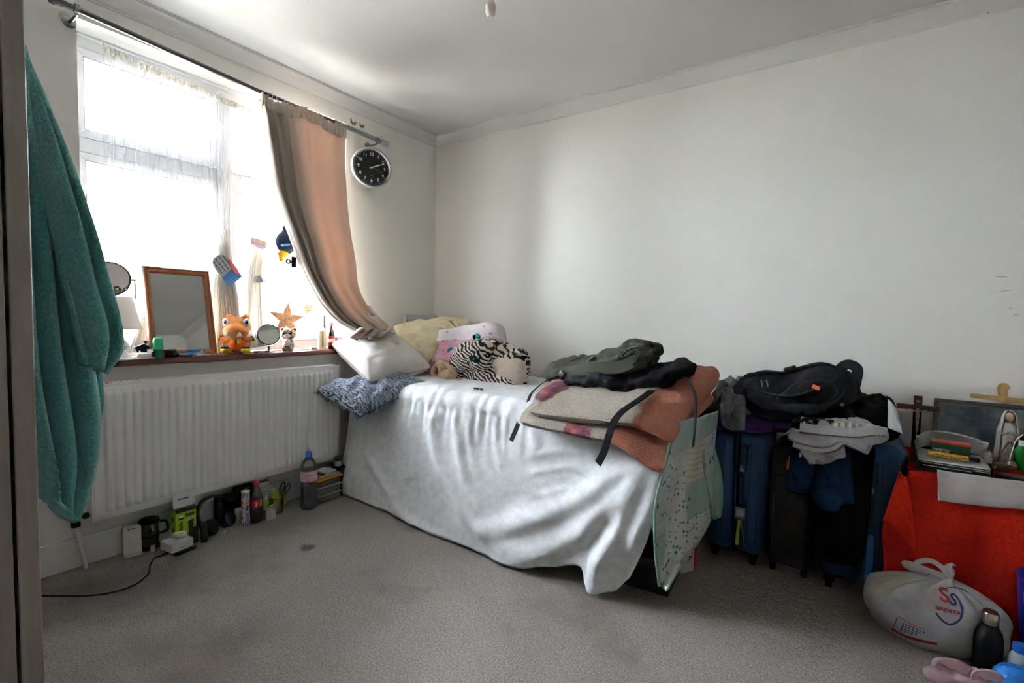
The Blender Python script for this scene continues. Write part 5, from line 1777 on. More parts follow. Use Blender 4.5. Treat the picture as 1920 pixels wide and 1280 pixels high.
def suitcase(label, x0, x1, y0, y1, h, rz=0, tagc=None, leanx=0):
    c = Vector(((x0 + x1) / 2, (y0 + y1) / 2, 0))
    t = thing('suitcase', label, 'suitcase', c, rz=rz, ry=leanx, group='blue hard-shell suitcases')
    w_, d_ = x1 - x0, y1 - y0
    zb_ = .05
    for sg in (-1, 1):
        MB().rbox((sg * w_ / 4, 0, zb_ + (h - zb_) / 2), (w_ / 2 - .003, d_, h - zb_), .045, 4).build('shell', blue_s, t, angle=50)
    MB().rbox((0, 0, zb_ + (h - zb_) / 2), (.012, d_ - .004, h - zb_ - .006), .004, 2).build('zip_seam', dark_blue, t)
    for k in (-1, 1):
        for j in (.22, .38):
            MB().rbox((k * w_ * j, -d_ / 2 + .002, zb_ + (h - zb_) / 2), (.012, .01, h - zb_ - .12), .004, 2).build('groove_rib', blue_s, t)
    y = -d_ / 2 - .001
    hn = MB().rbox((.028, y, h * .80), (.034, .02, .11), .006, 3).build('side_handle', dark_blue, t)
    MB().tube([(.028, y - .008, h * .48), (.028, y - .028, h * .50), (.028, y - .028, h * .64), (.028, y - .008, h * .66)], .008, 10, 20).build('carry_handle', dark_blue, t)
    MB().rbox((.026, y - .004, h * .72), (.02, .012, .03), .003).build('lock', M('8c8c8e', .3, metal=.8), t)
    for sx in (-1, 1):
        for sy in (-1, 1):
            wx, wy = sx * (w_ / 2 - .045), sy * (d_ / 2 - .045)
            wh = MB().rbox((wx, wy, .045), (.04, .045, .03), .008).build('wheel_housing', rub, t)
            MB().lathe([(.0, -.012), (.020, -.012), (.022, -.006), (.022, .006), (.020, .012), (0, .012)], 16, (wx, wy, .022), Euler((0, R(90), 0))).build('wheel', rub, wh)
    if tagc:
        lt = MB().rbox((.03, y - .03, h * .40), (.045, .004, .055), .002).build('luggage_tag', M('7d858c', .4), t)
        MB().box((.03, y - .033, h * .405), (.034, .001, .03)).build('tag_card', M('b7bcc2', .5), lt)
        MB().tube([(.03, y - .03, h * .355), (.026, y - .034, h * .27), (.024, y - .034, h * .17)], 0, 6, 8, flat=(.012, .002), up=(0, -1, 0)).build('yellow_ribbon', M(tagc, .6), t)
        MB().tube([(.036, y - .03, h * .355), (.046, y - .034, h * .27), (.056, y - .034, h * .17)], .0015, 6, 8).build('ribbon_thread', M(tagc, .6), t)
    return t


suitcase('blue suitcase with a grey tag and yellow ribbon beside the bed', 2.135, 2.385, -.41, -.05, .615, 0, 'a8a83a')
s2 = suitcase('blue suitcase half covered by dark clothes next to the table', 2.585, 2.865, -.42, -.05, .63, 0)
MB().tube([(.03, -.21, .28), (.034, -.215, .2), (.03, -.215, .1)], 0, 6, 8, flat=(.022, .002), up=(0, -1, 0)).build('blue_ribbon', M('2f5a86', .6), s2)
MB().prism([(0, 0), (.012, -.002), (.014, .012)], -.001, .001, frame(Vector((.01, -.187, .545)), (1, 0, 0), (0, 0, 1))).build('green_sticker', M('86b53a', .5), s2, smooth=False)

def softcase(name, label, x0, x1, y0, y1, h, mat):
    t = thing(name, label, 'suitcase', ((x0 + x1) / 2, (y0 + y1) / 2, 0))
    w_, d_ = x1 - x0, y1 - y0
    MB().rbox((0, 0, .04 + (h - .04) / 2), (w_, d_, h - .04), .03, 4).build('case_body', mat, t)
    MB().rbox((0, -d_ / 2 - .006, .04 + h * .42), (w_ * .8, .03, h * .62), .012, 3).build('front_pocket', mat, t)
    MB().tube([(-w_ * .36, -d_ / 2 - .02, .1), (-w_ * .36, -d_ / 2 - .022, h * .68), (w_ * .36, -d_ / 2 - .022, h * .68), (w_ * .36, -d_ / 2 - .02, .1)], .003, 6).build('zip', M('3a3a3c', .5), t)
    MB().tube([(-.03, -d_ * .2, h - .004), (-.03, -d_ * .2, h + .02), (.03, -d_ * .2, h + .02), (.03, -d_ * .2, h - .004)], .006, 8, 16).build('carry_handle', rub, t)
    for sx in (-1, 1):
        for sy in (-1, 1):
            MB().lathe([(0, -.012), (.020, -.012), (.022, 0), (.020, .012), (0, .012)], 16, (sx * (w_ / 2 - .025), sy * (d_ / 2 - .04), .022), Euler((0, R(90), 0))).cyl((sx * (w_ / 2 - .025), sy * (d_ / 2 - .04), .02), (sx * (w_ / 2 - .025), sy * (d_ / 2 - .04), .06), .012, n=8).build('wheel', rub, t)
    return t


softcase('cabin_case', 'charcoal fabric cabin case between the two blue suitcases', 2.395, 2.565, -.40, -.05, .55, M('2b2a2b', .9, .1, var=.2, vscale=70, bump=.4, bscale=400))

# ------------------------------------------------------------------ clothes and bags on top of the suitcases
TS = .632


def cloth(name, mat, parent, px_rows, nu=50, nv=40, amp=.01, seed=0, freq=9, thick=.006, depth=0.0):
    """hanging or lying cloth through rows of (px, py, y) points"""
    rows = [bez([at(a, b, 'y', c) for a, b, c in r], nu) for r in px_rows]
    colsP = [bez([r[i] for r in rows], nv) for i in range(nu + 1)]

    def fn(u, v):
        p = colsP[round(u * nu)][round(v * nv)]
        f = amp * (math.sin(u * freq + 2 * nz(v * 2, seed) + seed) + .7 * noise.fractal(Vector((u * 4, v * 4, seed)), 1, 2, 3))
        return p + Vector((.2 * f, -f, .5 * f))
    return MB().grid(fn, nu, nv).build(name, mat, parent, world=True, solid=thick, angle=180)


def lump(name, mat, parent, quad, th, seed=0, wr=.02, p=3.0):
    """pile of folded cloth between four corner points"""
    return pillow(MB(), quad, th, 44, 36, p, wr, seed, .03).build(name, mat, parent, world=True, angle=180)


purple = M('3c2450', .85, .1, var=.2, vscale=20, bump=.4, bscale=40, bdist=.01)
pc_ = thing('purple_cloth', 'dark purple garment folded under the black rucksack', 'clothes', (2.28, -.25, TS))
lump('folded_cloth', purple, pc_, [(2.13, -.43, .645), (2.50, -.43, .645), (2.5, -.08, .65), (2.13, -.08, .65)], .06, 3, .01, 6)
cloth('hanging_edge', purple, pc_, [[(1338, 790, -.44), (1395, 793, -.44), (1450, 798, -.44)], [(1340, 808, -.445), (1395, 810, -.445), (1448, 812, -.445)]], 30, 8, .006, 4)
gr_m = M('75757a', .95, .1, var=.08, vscale=30, bump=.5, bscale=50, bdist=.01)
gh = thing('grey_hoodie', 'crumpled grey hoodie beside the black rucksack', 'clothes', (2.20, -.33, .67))
lump('folded_body', gr_m, gh, [(2.12, -.44, .70), (2.32, -.42, .69), (2.30, -.12, .80), (2.12, -.15, .78)], .12, 6, .022, 2.6)
cloth('sleeve', gr_m, gh, [[(1352, 742, -.46), (1375, 736, -.46), (1396, 745, -.46)], [(1349, 770, -.47), (1372, 772, -.48), (1398, 766, -.47)], [(1354, 800, -.46), (1375, 806, -.47), (1396, 808, -.46)]], 24, 24, .014, 2, 6)

# black rucksack
br = thing('black_rucksack', 'large black rucksack with grab strap lying on the suitcases', 'backpack', (2.45, -.28, .70))
br_m = M('1b1c22', .75, .25, var=.2, vscale=16, bump=.35, bscale=300)
br_b = M('2c313d', .7, .25, var=.15, vscale=16, bump=.3, bscale=300)
Y = -.27
blob('main_body', [(y0_(1440, 738, Y), (.15, .15, .10)), (y0_(1500, 742, Y), (.18, .15, .105)), (y0_(1545, 730, Y), (.13, .15, .11)), (y0_(1400, 735, Y), (.06, .13, .075)), (y0_(1470, 765, Y - .05), (.19, .13, .06)), (y0_(1575, 738, Y), (.06, .13, .085))], br_m, br, .011, 6, world=True, wrinkle=(.010, 16))
blob('front_pocket', [(y0_(1520, 736, Y - .15), (.10, .05, .055), Euler((0, R(-14), 0))), (y0_(1490, 748, Y - .155), (.08, .04, .04), Euler((0, R(-20), 0)))], M('17181d', .7, .25, bump=.3, bscale=200), br, .008, 5, world=True, wrinkle=(.008, 22))
blob('lower_pocket', [(y0_(1440, 752, Y - .14), (.11, .05, .035), Euler((0, R(18), 0))), (y0_(1490, 762, Y - .15), (.12, .05, .03), Euler((0, R(-4), 0)))], br_b, br, .008, 5, world=True, wrinkle=(.010, 22))
MB().tube([y0_(1392, 722, Y - .14), y0_(1440, 738, Y - .17), y0_(1490, 742, Y - .2), y0_(1545, 722, Y - .2), y0_(1572, 708, Y - .15)], .005, 8, 40).build('zip', M('0c0c0e', .5), br, world=True)
MB().tube([y0_(1388, 712, Y - .06), y0_(1430, 697, Y - .06), y0_(1470, 699, Y - .04), y0_(1500, 690, Y - .03), y0_(1540, 682, Y - .03), y0_(1572, 694, Y - .04), y0_(1582, 725, Y - .1), y0_(1560, 755, Y - .16), y0_(1510, 775, Y - .2)], .008, 8, 60).build('piping', br_b, br, world=True)
MB().tube([y0_(1572, 705, Y - .02), y0_(1578, 689, Y - .02), y0_(1592, 683, Y - .02), y0_(1607, 692, Y - .02), y0_(1604, 715, Y - .03), y0_(1596, 745, Y - .05)], 0, 8, 40, flat=(.04, .008), up=(-.2, -1, .4)).build('grab_strap', M('1d2228', .7, .25), br, world=True)
MB().rbox(y0_(1482, 693, Y - .04), (.05, .02, .03), .006, 2, Euler((0, R(-20), 0))).rbox(y0_(1440, 699, Y - .05), (.04, .015, .015), .004, 2, Euler((0, R(10), 0))).build('buckle', M('0d0d10', .4), br, world=True)
MB().rbox(y0_(1530, 726, Y - .215), (.028, .004, .016), .0015, 2, Euler((0, R(20), 0))).build('red_badge', M('d05a44', .5), br, world=True)
for px, py in ((1427, 712), (1437, 712)):
    MB().tube([y0_(px, py, Y - .165), y0_(px + 2, py + 7, Y - .175), y0_(px + 3, py + 13, Y - .175)], .003, 6, 6).build('zip_pull', M('8d8f7d', .5), br, world=True)
MB().ball(y0_(1579, 758, Y - .12), .008, None, 10, 8).build('stud', M('7d7a62', .4), br, world=True)
MB().tube([y0_(1480, 775, -.43), y0_(1510, 768, -.45), y0_(1530, 762, -.45)], 0, 8, 12, flat=(.03, .006), up=(0, -1, .3)).build('side_strap', M('232a36', .7), br, world=True)

# black folded cloth, white paper
bf_ = thing('black_trousers', 'black folded trousers draped from the suitcase top down its front', 'clothes', (2.7, -.3, .66))
blkc = M('0d0d10', .95, .08, var=.2, vscale=12, bump=.3, bscale=200)
lump('folded_stack', blkc, bf_, [(2.58, -.45, .685), (2.83, -.45, .69), (2.83, -.1, .75), (2.58, -.1, .74)], .13, 9, .008, 6)
cloth('hanging_leg', blkc, bf_, [[(1520, 835, -.445), (1580, 838, -.45), (1640, 840, -.445)], [(1535, 930, -.46), (1580, 935, -.47), (1632, 930, -.46)], [(1525, 1010, -.46), (1580, 1015, -.47), (1625, 1010, -.46)], [(1520, 1050, -.45), (1575, 1058, -.46), (1615, 1055, -.45)]], 40, 40, .012, 5, 8)
wp = thing('white_paper', 'white paper sheet sticking out beside the black trousers', 'paper', (2.85, -.3, .7))
cloth('sheet', M('d9dcde', .8), wp, [[(1664, 748, -.47), (1674, 756, -.47), (1683, 770, -.47)], [(1664, 802, -.47), (1680, 808, -.475), (1693, 812, -.475)]], 16, 16, .004, 2, 3, .002)
gl = thing('grey_vest', 'pale grey striped garment hem under the black trousers', 'clothes', (2.7, -.46, .66))
cloth('hem', M('b9b8b6', .9), gl, [[(1560, 790, -.47), (1610, 793, -.47), (1664, 802, -.46)], [(1562, 800, -.475), (1610, 803, -.475), (1664, 808, -.465)]], 30, 8, .004, 7)

# grey sweatpants in loops, cream garment tucked behind
gs_m = M('9b9798', .95, .1, var=.06, vscale=40, bump=.5, bscale=60, bdist=.01)
gs = thing('grey_sweatpants', 'crumpled light grey sweatpants hanging over the suitcases', 'clothes', (2.62, -.48, .58))
ZG = -.50
lump('upper_roll', gs_m, gs, [y0_(1472, 812, ZG), y0_(1640, 812, ZG), y0_(1650, 790, -.40), y0_(1490, 792, -.40)], .055, 11, .014, 3)
for pts, wd_ in (([(1480, 812), (1510, 824), (1545, 828), (1572, 818), (1600, 824), (1630, 834)], .05), ([(1488, 828), (1530, 838), (1558, 836), (1580, 822), (1605, 830), (1632, 842)], .045), ([(1500, 802), (1550, 808), (1600, 812), (1640, 808), (1654, 818), (1620, 826)], .035)):
    MB().tube([y0_(a, b, ZG - .03) for a, b in pts], 0, 8, 40, flat=(wd_, .022), up=(0, -1, .5)).build('waist_fold', gs_m, gs, world=True, bevel=.008)
cloth('hanging_leg', gs_m, gs, [[(1492, 832, ZG - .02), (1540, 836, ZG - .035), (1582, 832, ZG - .02)], [(1503, 852, ZG - .03), (1545, 856, ZG - .04), (1583, 848, ZG - .03)], [(1518, 871, ZG - .03), (1550, 866, ZG - .035), (1585, 856, ZG - .03)]], 30, 24, .010, 8, 6, .01)
cg = thing('cream_garment', 'cream pleated garment tucked behind the grey sweatpants', 'clothes', (2.62, -.46, .66))
cloth('pleats', M('b9b3a6', .9), cg, [[(1560, 792, -.49), (1590, 793, -.49), (1622, 796, -.49)], [(1562, 808, -.51), (1590, 812, -.515), (1618, 815, -.51)], [(1572, 818, -.51), (1590, 822, -.515), (1606, 822, -.51)]], 40, 16, .008, 3, 30, .003)
wt = thing('patterned_scarf', 'black scarf with white and red flecks between bag and sweatpants', 'clothes', (2.55, -.46, .66))
fk = NT('flecked_cloth')
fk.color(fk.ramp(fk.noise(45, 3, .7), [(.54, '141416'), (.58, 'c9c6c2'), (.66, '8c2a2a'), (.70, '141416')], 'CONSTANT'))
fk.set(Roughness=.9)
cloth('scarf_cloth', fk.m, wt, [[(1490, 782, -.47), (1530, 784, -.475), (1562, 788, -.47)], [(1482, 800, -.485), (1525, 803, -.49), (1562, 806, -.485)]], 30, 12, .008, 6, 8)

# blue shorts hanging over the suitcase front
sh_m = M('102844', .85, .15, var=.12, vscale=20, bump=.3, bscale=150)
ss = thing('blue_shorts', 'navy blue shorts hanging down in front of the suitcases', 'clothes', (2.55, -.47, .4))
cloth('left_leg', sh_m, ss, [[(1484, 840, -.46), (1505, 845, -.47), (1530, 845, -.465)], [(1478, 890, -.46), (1500, 895, -.48), (1524, 895, -.47)], [(1475, 916, -.46), (1496, 923, -.475), (1514, 926, -.47)]], 24, 30, .010, 3, 5)
cloth('right_leg', sh_m, ss, [[(1526, 840, -.465), (1560, 845, -.48), (1594, 842, -.47)], [(1518, 900, -.47), (1560, 905, -.485), (1600, 905, -.47)], [(1520, 925, -.475), (1562, 920, -.49), (1602, 937, -.475)], [(1542, 955, -.475), (1565, 958, -.48), (1603, 940, -.47)]], 30, 34, .012, 6, 6)
MB().tube([y0_(1484, 842, -.475), y0_(1540, 850, -.49), y0_(1594, 846, -.48)], .009, 8, 20).build('waistband', M('16161a', .8), ss, world=True)
MB().box(y0_(1501, 852, -.485), (.008, .003, .02)).build('white_label', M('d6d6d4', .6), ss, world=True)
os_ = thing('orange_tag', 'small orange cardboard tag hanging beside the blue shorts', 'tag', y0_(1478, 872, -.45))
MB().rbox((0, 0, 0), (.012, .003, .035), .001, 1).build('card', M('a8552c', .6), os_)
MB().tube([(0, 0, .017), (.002, .004, .04)], .001, 5).build('string', M('c9c2b4', .6), os_)

# ------------------------------------------------------------------ low table with red cloth
TZT = .555
tb = thing('low_table', 'low wooden table under a red cloth in the right corner', 'table', (3.2, -.25, 0))
MB().span(2.88, 3.62, -.445, -.03, TZT - .03, TZT).build('tabletop', M('7a4a2c', .5, var=.15), tb, world=True, smooth=False, bevel=.003)
for x in (2.91, 3.59):
    for y in (-.42, -.06):
        MB().span(x - .02, x + .02, y - .02, y + .02, 0, TZT - .03).build('leg', M('6a3f26', .5, var=.15), tb, world=True, smooth=False, bevel=.003)
rd = NT('red_table_cloth')
rdn = rd.ramp(rd.noise(90, 4, .7), [(.3, 'a11a0d'), (.7, 'c42a14')])
rd.color(rdn)
rd.set(Roughness=.9)
rd.b.inputs['Specular IOR Level'].default_value = .1
rd.bump(rd.noise(300, 3), .5, .004)
rcl = thing('table_cloth', 'red towelling table cloth with a white stripe hanging to the floor', 'tablecloth', (3.2, -.46, .02))
CLY = -.462


def rcloth(u, v):
    # front drop; the left corner swings out over the suitcase
    x0 = interp([(0, 2.855), (.45, 2.79), (.7, 2.80), (1, 2.77)], v)
    x = x0 + u * (3.64 - x0)
    z = TZT + .006 - v * (TZT - .012)
    y = CLY - .03 * v - .026 * math.sin(x * 24 + v) * sst(.05, .6, v) - .006 * math.sin(x * 55)
    y -= .02 * sst(.2, .0, u) * sst(.1, .5, v)
    return (x, y, z)


MB().grid(rcloth, 90, 50).build('front_drop', rd.m, rcl, world=True, solid=.004, angle=180)
MB().grid(lambda u, v: (2.855 + u * .785, CLY + v * .43, TZT + .006 + .002 * nz(u * 9, v * 9)), 20, 10).build('top_spread', rd.m, rcl, world=True, solid=.003, angle=180)
cloth('folded_corner', rd.m, rcl, [[(1686, 884, -.475), (1694, 890, -.49), (1702, 895, -.495)], [(1656, 968, -.50), (1686, 968, -.51), (1714, 970, -.505)], [(1657, 972, -.50), (1690, 1005, -.515), (1720, 1040, -.51)]], 24, 30, .006, 2, 4, .004)
cloth('white_stripe', M('b9b2b0', .9, .1, var=.08, vscale=20, bump=.4, bscale=200), rcl, [[(1757, 880, -.475), (1840, 892, -.475), (1935, 905, -.475)], [(1758, 910, -.484), (1840, 920, -.486), (1935, 932, -.484)], [(1759, 938, -.490), (1840, 948, -.492), (1935, 956, -.490)]], 40, 16, .003, 2, 14, .003)

# things on the table -------------------------------------------------
TT = TZT + .012


def tp(px, py, y):
    p = at(px, py, 'y', y)
    return Vector((p.x, y, TT))


cxp = at(1718, 800, 'y', -.055)
cr = thing('crucifix', 'dark wooden crucifix leaning on the wall behind the papers', 'crucifix', (cxp.x, -.055, TT))
topz = at(1720, 741, 'y', -.045).z - TT
armz = at(1720, 763, 'y', -.045).z - TT
cwood = M('4a2c18', .5, .3, var=.25, vscale=40)
MB().span(-.014, .014, -.008, .006, 0, topz).build('upright', cwood, cr, smooth=False, bevel=.002)
MB().span(-.072, .072, -.009, .005, armz - .011, armz + .011).build('cross_arm', cwood, cr, smooth=False, bevel=.002)
fig = M('b0a898', .35, .5, metal=.5)
blob('figure', [((0, -.014, armz - .035), (.007, .005, .02)), ((0, -.014, armz - .06), (.006, .005, .022)), ((.001, -.014, armz - .085), (.0045, .004, .02)), ((0, -.014, armz - .008), (.005, .005, .006)), ((-.016, -.013, armz - .012), (.018, .003, .003), Euler((0, R(22), 0))), ((.016, -.013, armz - .012), (.018, .003, .003), Euler((0, R(-22), 0)))], fig, cr, .002, 2)
MB().box((0, -.0095, armz + .028), (.014, .002, .008)).build('plaque', fig, cr)
MB().tube([(0, -.01, armz - .03), (.001, -.016, .0), (.002, -.03, -.0)][:2], .0012, 6).build('cord', M('c9c2b4', .6), cr)

a = at(1749, 812, 'y', -.06)
b = at(1935, 775, 'y', -.03)
pw = 3.30 - a.x
pf = thing('picture_frame', 'grey framed picture of blurred blue tones leaning on the wall', 'picture', mtx=frame(Vector((a.x, -.075, TT)), (1, 0, 0), (0, .22, 1)))
PH = at(1746, 744, 'y', -.04).z - TT
pfm = M('5c5752', .5, .3, var=.15, vscale=30)
for q in ((0, pw, 0, .014), (0, pw, PH - .014, PH), (0, .014, .014, PH - .014), (pw - .014, pw, .014, PH - .014)):
    MB().span(q[0], q[1], q[2], q[3], -.006, .008).build('frame_bar', pfm, pf, smooth=False, bevel=.002)
MB().span(.014, pw - .014, .014, PH - .014, -.004, .001).build('mount', M('6d7378', .7), pf, smooth=False)
pim = NT('picture_print')
pim.color(pim.ramp(pim.noise(9, 6, .65), [(.28, '252c34'), (.45, '4a5a66'), (.58, '6f7c82'), (.72, '8a8f8a')]))
pim.set(Roughness=.3)
MB().span(.022, pw - .022, .02, PH - .022, .001, .0018).build('print', pim.m, pf, smooth=False)
MB().tube([(.02, .018, .002), (pw - .02, .018, .002), (pw - .02, PH - .02, .002), (.02, PH - .02, .002), (.02, .018, .002)], .0012, 4).build('gilt_line', M('a99b78', .4, metal=.5), pf)

pl_ = thing('palm_cross', 'pale wooden cross resting on the top of the picture frame', 'cross', at(1882, 748, 'y', -.045))
pwd = M('b5935f', .6, .3, var=.15, vscale=60)
MB().rbox((.0, 0, .0), (.20, .014, .017), .003, 2, Euler((0, R(2), 0))).build('cross_arm', pwd, pl_)
MB().rbox((.0, -.004, .018), (.018, .018, .062), .003, 2).build('upright', pwd, pl_)
MB().tube([(-.005, .006, .012), (-.010, .008, .04), (-.006, .006, .054), (.004, .0, .054), (.008, -.004, .04)], 0, 6, 16, flat=(.02, .003), up=(0, 1, 0)).build('folded_loop', pwd, pl_)

# white robed figurine
p = tp(1888, 842, -.16)
st_ = thing('figurine', 'small white robed figurine standing before the picture', 'figurine', p)
hz = at(1893, 770, 'y', -.16).z - TT
k = hz / .13
fgm = M('b9b4ac', .5, .3, var=.1, vscale=60)
MB().lathe([(r * k, z * k) for r, z in [(0, 0), (.02, 0), (.021, .004), (.017, .02), (.014, .05), (.015, .075), (.012, .095), (.006, .104), (0, .106)]], 20).build('robe', fgm, st_)
MB().ball((0, -.004, .114 * k), (.0085 * k, .0095 * k, .012 * k)).build('head', M('b79c84', .6), st_)
VE = [(.0225, .008), (.020, .05), (.0195, .085), (.014, .104), (.0125, .118), (.008, .128), (.001, .131)]


def veil(u, v):
    a_ = R(-90 + 48 + u * 264)
    s_ = v * (len(VE) - 1)
    i_ = min(int(s_), len(VE) - 2)
    r_ = VE[i_][0] + (VE[i_ + 1][0] - VE[i_][0]) * (s_ - i_)
    z_ = VE[i_][1] + (VE[i_ + 1][1] - VE[i_][1]) * (s_ - i_)
    return (r_ * k * math.cos(a_), r_ * k * math.sin(a_) + .003, z_ * k + .002 * math.sin(u * 30) * (1 - v))


MB().grid(veil, 30, 18).build('veil', M('c9c6c0', .6), st_, solid=.0015)
for sg in (-1, 1):
    MB().tube([(.013 * k * sg, -.002, .09 * k), (.015 * k * sg, -.014 * k, .075 * k), (.003 * sg, -.02 * k, .082 * k)], .004, 8, 10).build('arm', fgm, st_)
MB().tube([(.018 * math.sin(t), -.021 * k * math.cos(t * .5), .06 * k - .03 * abs(t)) for t in (-1.4, -.7, 0, .7, 1.4)], .002, 6, 20).build('rosary', M('6a4a30', .5), st_)

# tray of papers with boxes in a white carrier bag
p = tp(1757, 866, -.34)
ty = thing('black_tray', 'black plastic document tray on the table front', 'tray', (2.985, -.34, TT), rz=-3)
MB().rbox((0, 0, .006), (.21, .24, .012), .004, 2).build('tray_floor', M('1f2a38', .4), ty)
for q in ((-.1, 0, .006, .24), (.1, 0, .006, .24), (0, .117, .2, .006)):
    MB().box((q[0], q[1], .025), (q[2], q[3], .04)).build('tray_wall', M('101114', .4), ty, smooth=False, bevel=.001)
MB().rbox((0, -.118, .022), (.19, .008, .028), .003, 2).build('tray_front', M('0d0e10', .45), ty)
for k in range(5):
    pp = thing('paper_sheet', 'white paper number %s from the top in the black tray' % ('one', 'two', 'three', 'four', 'five')[4 - k], 'paper', (2.985 + .004 * (k % 3), -.35 - .004 * (k % 2), TT + .014 + k * .0055), rz=-3 + 3 * math.sin(k * 2.2), group='papers in the black tray')
    pp['label'] = ('bottom paper in the black tray', 'second paper from the bottom in the black tray', 'middle paper in the black tray', 'second paper from the top in the black tray', 'top paper in the black tray')[k]
    MB().grid(lambda u, v: ((u - .5) * .185, (v - .5) * .22, .003 * math.sin(u * 4 + k) * math.sin(v * 3) + .002), 10, 10).build('sheet', M(('d9d9dc', 'e3e2e0', 'cfd0dc', 'e6e6e6', 'dcdcda')[k], .7), pp, solid=.0012)
zt_ = TT + .046
yb = thing('pencil_packet', 'yellow printed packet of pencils on the papers', 'packet', (2.985, -.40, zt_), rz=-4)
MB().rbox((0, 0, .008), (.14, .03, .014), .004, 3).build('packet_body', M('c9922e', .4), yb)
MB().rbox((.055, 0, .0085), (.032, .0305, .0148), .004, 3).build('dark_end', M('2a2238', .4), yb)
for k in range(9):
    MB().box((-.055 + k * .012, -.0152, .009 + .002 * math.sin(k)), (.007, .0008, .003)).build('print_mark', M('4a3018'), yb, smooth=False)
gb_ = thing('tea_carton', 'green and red carton with a barcode on the papers', 'box', (2.985, -.33, zt_), rz=-4)
MB().span(-.055, .055, -.025, .025, 0, .042).build('carton', M('1d4a30', .5), gb_, smooth=False, bevel=.001)
MB().span(-.0555, .0555, -.0255, .0255, .042, .048).build('red_top', M('b8392c', .5), gb_, smooth=False)
MB().span(-.05, -.004, -.0262, -.0256, .004, .022).build('barcode_label', M('d9d9d6', .5), gb_, smooth=False)
for k in range(10):
    MB().box((-.047 + k * .0044, -.0265, .013), (.0018 if k % 3 else .0026, .0006, .014)).build('bar_mark', M('1b1b1d'), gb_, smooth=False)
wb_ = thing('carrier_bag', 'white crumpled carrier bag wrapped round the green carton', 'bag', (2.985, -.30, zt_))
wbm = translucent('white_film', 'd0d0cd', 'dcdcd8', .25, .5, .2, 60)


def wrapbag(u, v):
    a = R(-25 + 230 * u)
    r = .085 + .012 * math.sin(u * 14) + .01 * nz(u * 5, v * 3, 2)
    x = math.cos(a) * r * 1.1
    y = math.sin(a) * r * .75 + .0
    return (x, y * (1 - .3 * v) - .01 * v, .004 + .068 * math.sin(v * 1.9) * (.75 + .25 * math.sin(a)) + .006 * nz(u * 7, v * 5))


MB().grid(wrapbag, 60, 16).build('bag_film', wbm, wb_, solid=.0012, angle=180)
MB().tube([(.096, -.02, .004), (.108, -.05, .02), (.10, -.085, .012), (.09, -.09, .003)], 0, 6, 16, flat=(.03, .002), up=(1, 0, .4)).build('bag_handle', wbm, wb_)

# small things on the right of the table
p = tp(1853, 888, -.40)
wl = thing('black_wallet', 'dark grey wallet lying at the front of the table', 'wallet', (3.135, -.405, TT), rz=-6)
MB().rbox((0, 0, .009), (.075, .055, .017), .004, 3).build('cover', M('3c3c40', .55, .3), wl)
MB().tube([(-.033, -.0278, .009), (.033, -.0278, .009)], .001, 5).build('stitched_edge', M('17171a', .5), wl)
ph = thing('black_phone', 'black mobile phone lying beside the dark grey wallet', 'phone', (3.20, -.42, TT), rz=-20)
MB().rbox((0, 0, .0045), (.048, .085, .008), .003, 3).build('phone_body', black_p, ph)
MB().span(-.021, .021, -.037, .037, .0085, .0089).build('screen', M('2a2d33', .08, .6), ph, smooth=False)
rl = thing('wooden_stick', 'pale wooden stick lying across the table front right', 'stick', (3.24, -.36, TT + .008), rz=-58)
MB().lathe([(0, -.08), (.007, -.08), (.0075, .07), (.005, .08), (0, .08)], 12, (0, 0, 0), Euler((0, R(90), 0))).build('shaft', M('b08a5a', .6, var=.2, vscale=50), rl)
MB().lathe([(.0078, .06), (.0078, .066)], 12, (0, 0, 0), Euler((0, R(90), 0)), cap=False).build('ring', M('6a4a2c', .6), rl)
for lab, px, py, y, col_, r in (('round glass dish on the table behind the wallet', 1848, 868, -.28, 'a9a49a', .030), ('smaller glass dish beside the tray on the table', 1836, 858, -.33, 'b7b2a8', .020)):
    q = at(px, py, 'y', y)
    gd = thing('glass_dish', lab, 'dish', (q.x, y, TT))
    MB().lathe([(0, 0), (r * .7, 0), (r, .010), (r * 1.05, .022), (r * .98, .022), (r * .9, .011), (0, .004)], 28).build('bowl', M(col_, .15, .5, var=.1, vscale=60), gd)
    MB().ball((0, 0, .012), (r * .55, r * .5, .008)).build('contents', M('8f8a80', .5, var=.25, vscale=90), gd)
sk = thing('cloth_pouch', 'grey folded cloth pouch beside the figurine', 'pouch', (at(1880, 862, 'y', -.24).x, -.24, TT))
blob('pouch_body', [((0, 0, .012), (.04, .026, .015)), ((.02, .004, .02), (.022, .02, .014))], M('8f8f86', .8, bump=.4, bscale=80), sk, .004, 3, wrinkle=(.004, 60))
MB().tube([(-.03, -.01, .018), (0, -.02, .026), (.03, -.012, .02)], .002, 6, 10).build('drawstring', M('c9c6bc', .6), sk)
vb = thing('vitamin_bottle', 'small yellow bottle with a dark red cap behind the papers', 'bottle', (at(1812, 820, 'y', -.16).x, -.16, TT))
MB().lathe([(0, 0), (.013, 0), (.014, .003), (.014, .034), (.010, .042), (0, .042)], 20).build('bottle_body', M('a58338', .35), vb)
MB().lathe([(0, .042), (.010, .042), (.010, .058), (0, .058)], 18).build('cap', M('5c1f24', .4), vb)
pz = thing('paper_parcel', 'pale brown paper parcel lying behind the carrier bag', 'parcel', (at(1820, 815, 'y', -.11).x, -.115, TT), rz=-4)
blob('parcel_body', [((-.02, 0, .026), (.055, .028, .022)), ((.03, 0, .024), (.05, .026, .022))], M('a39a86', .8, var=.1, bump=.3, bscale=60), pz, .006, 3, wrinkle=(.006, 40))
MB().tube([(.0, -.028, .01), (.002, -.027, .035), (.004, -.008, .048)], .0015, 6, 8).build('string', M('6a5a44', .6), pz)
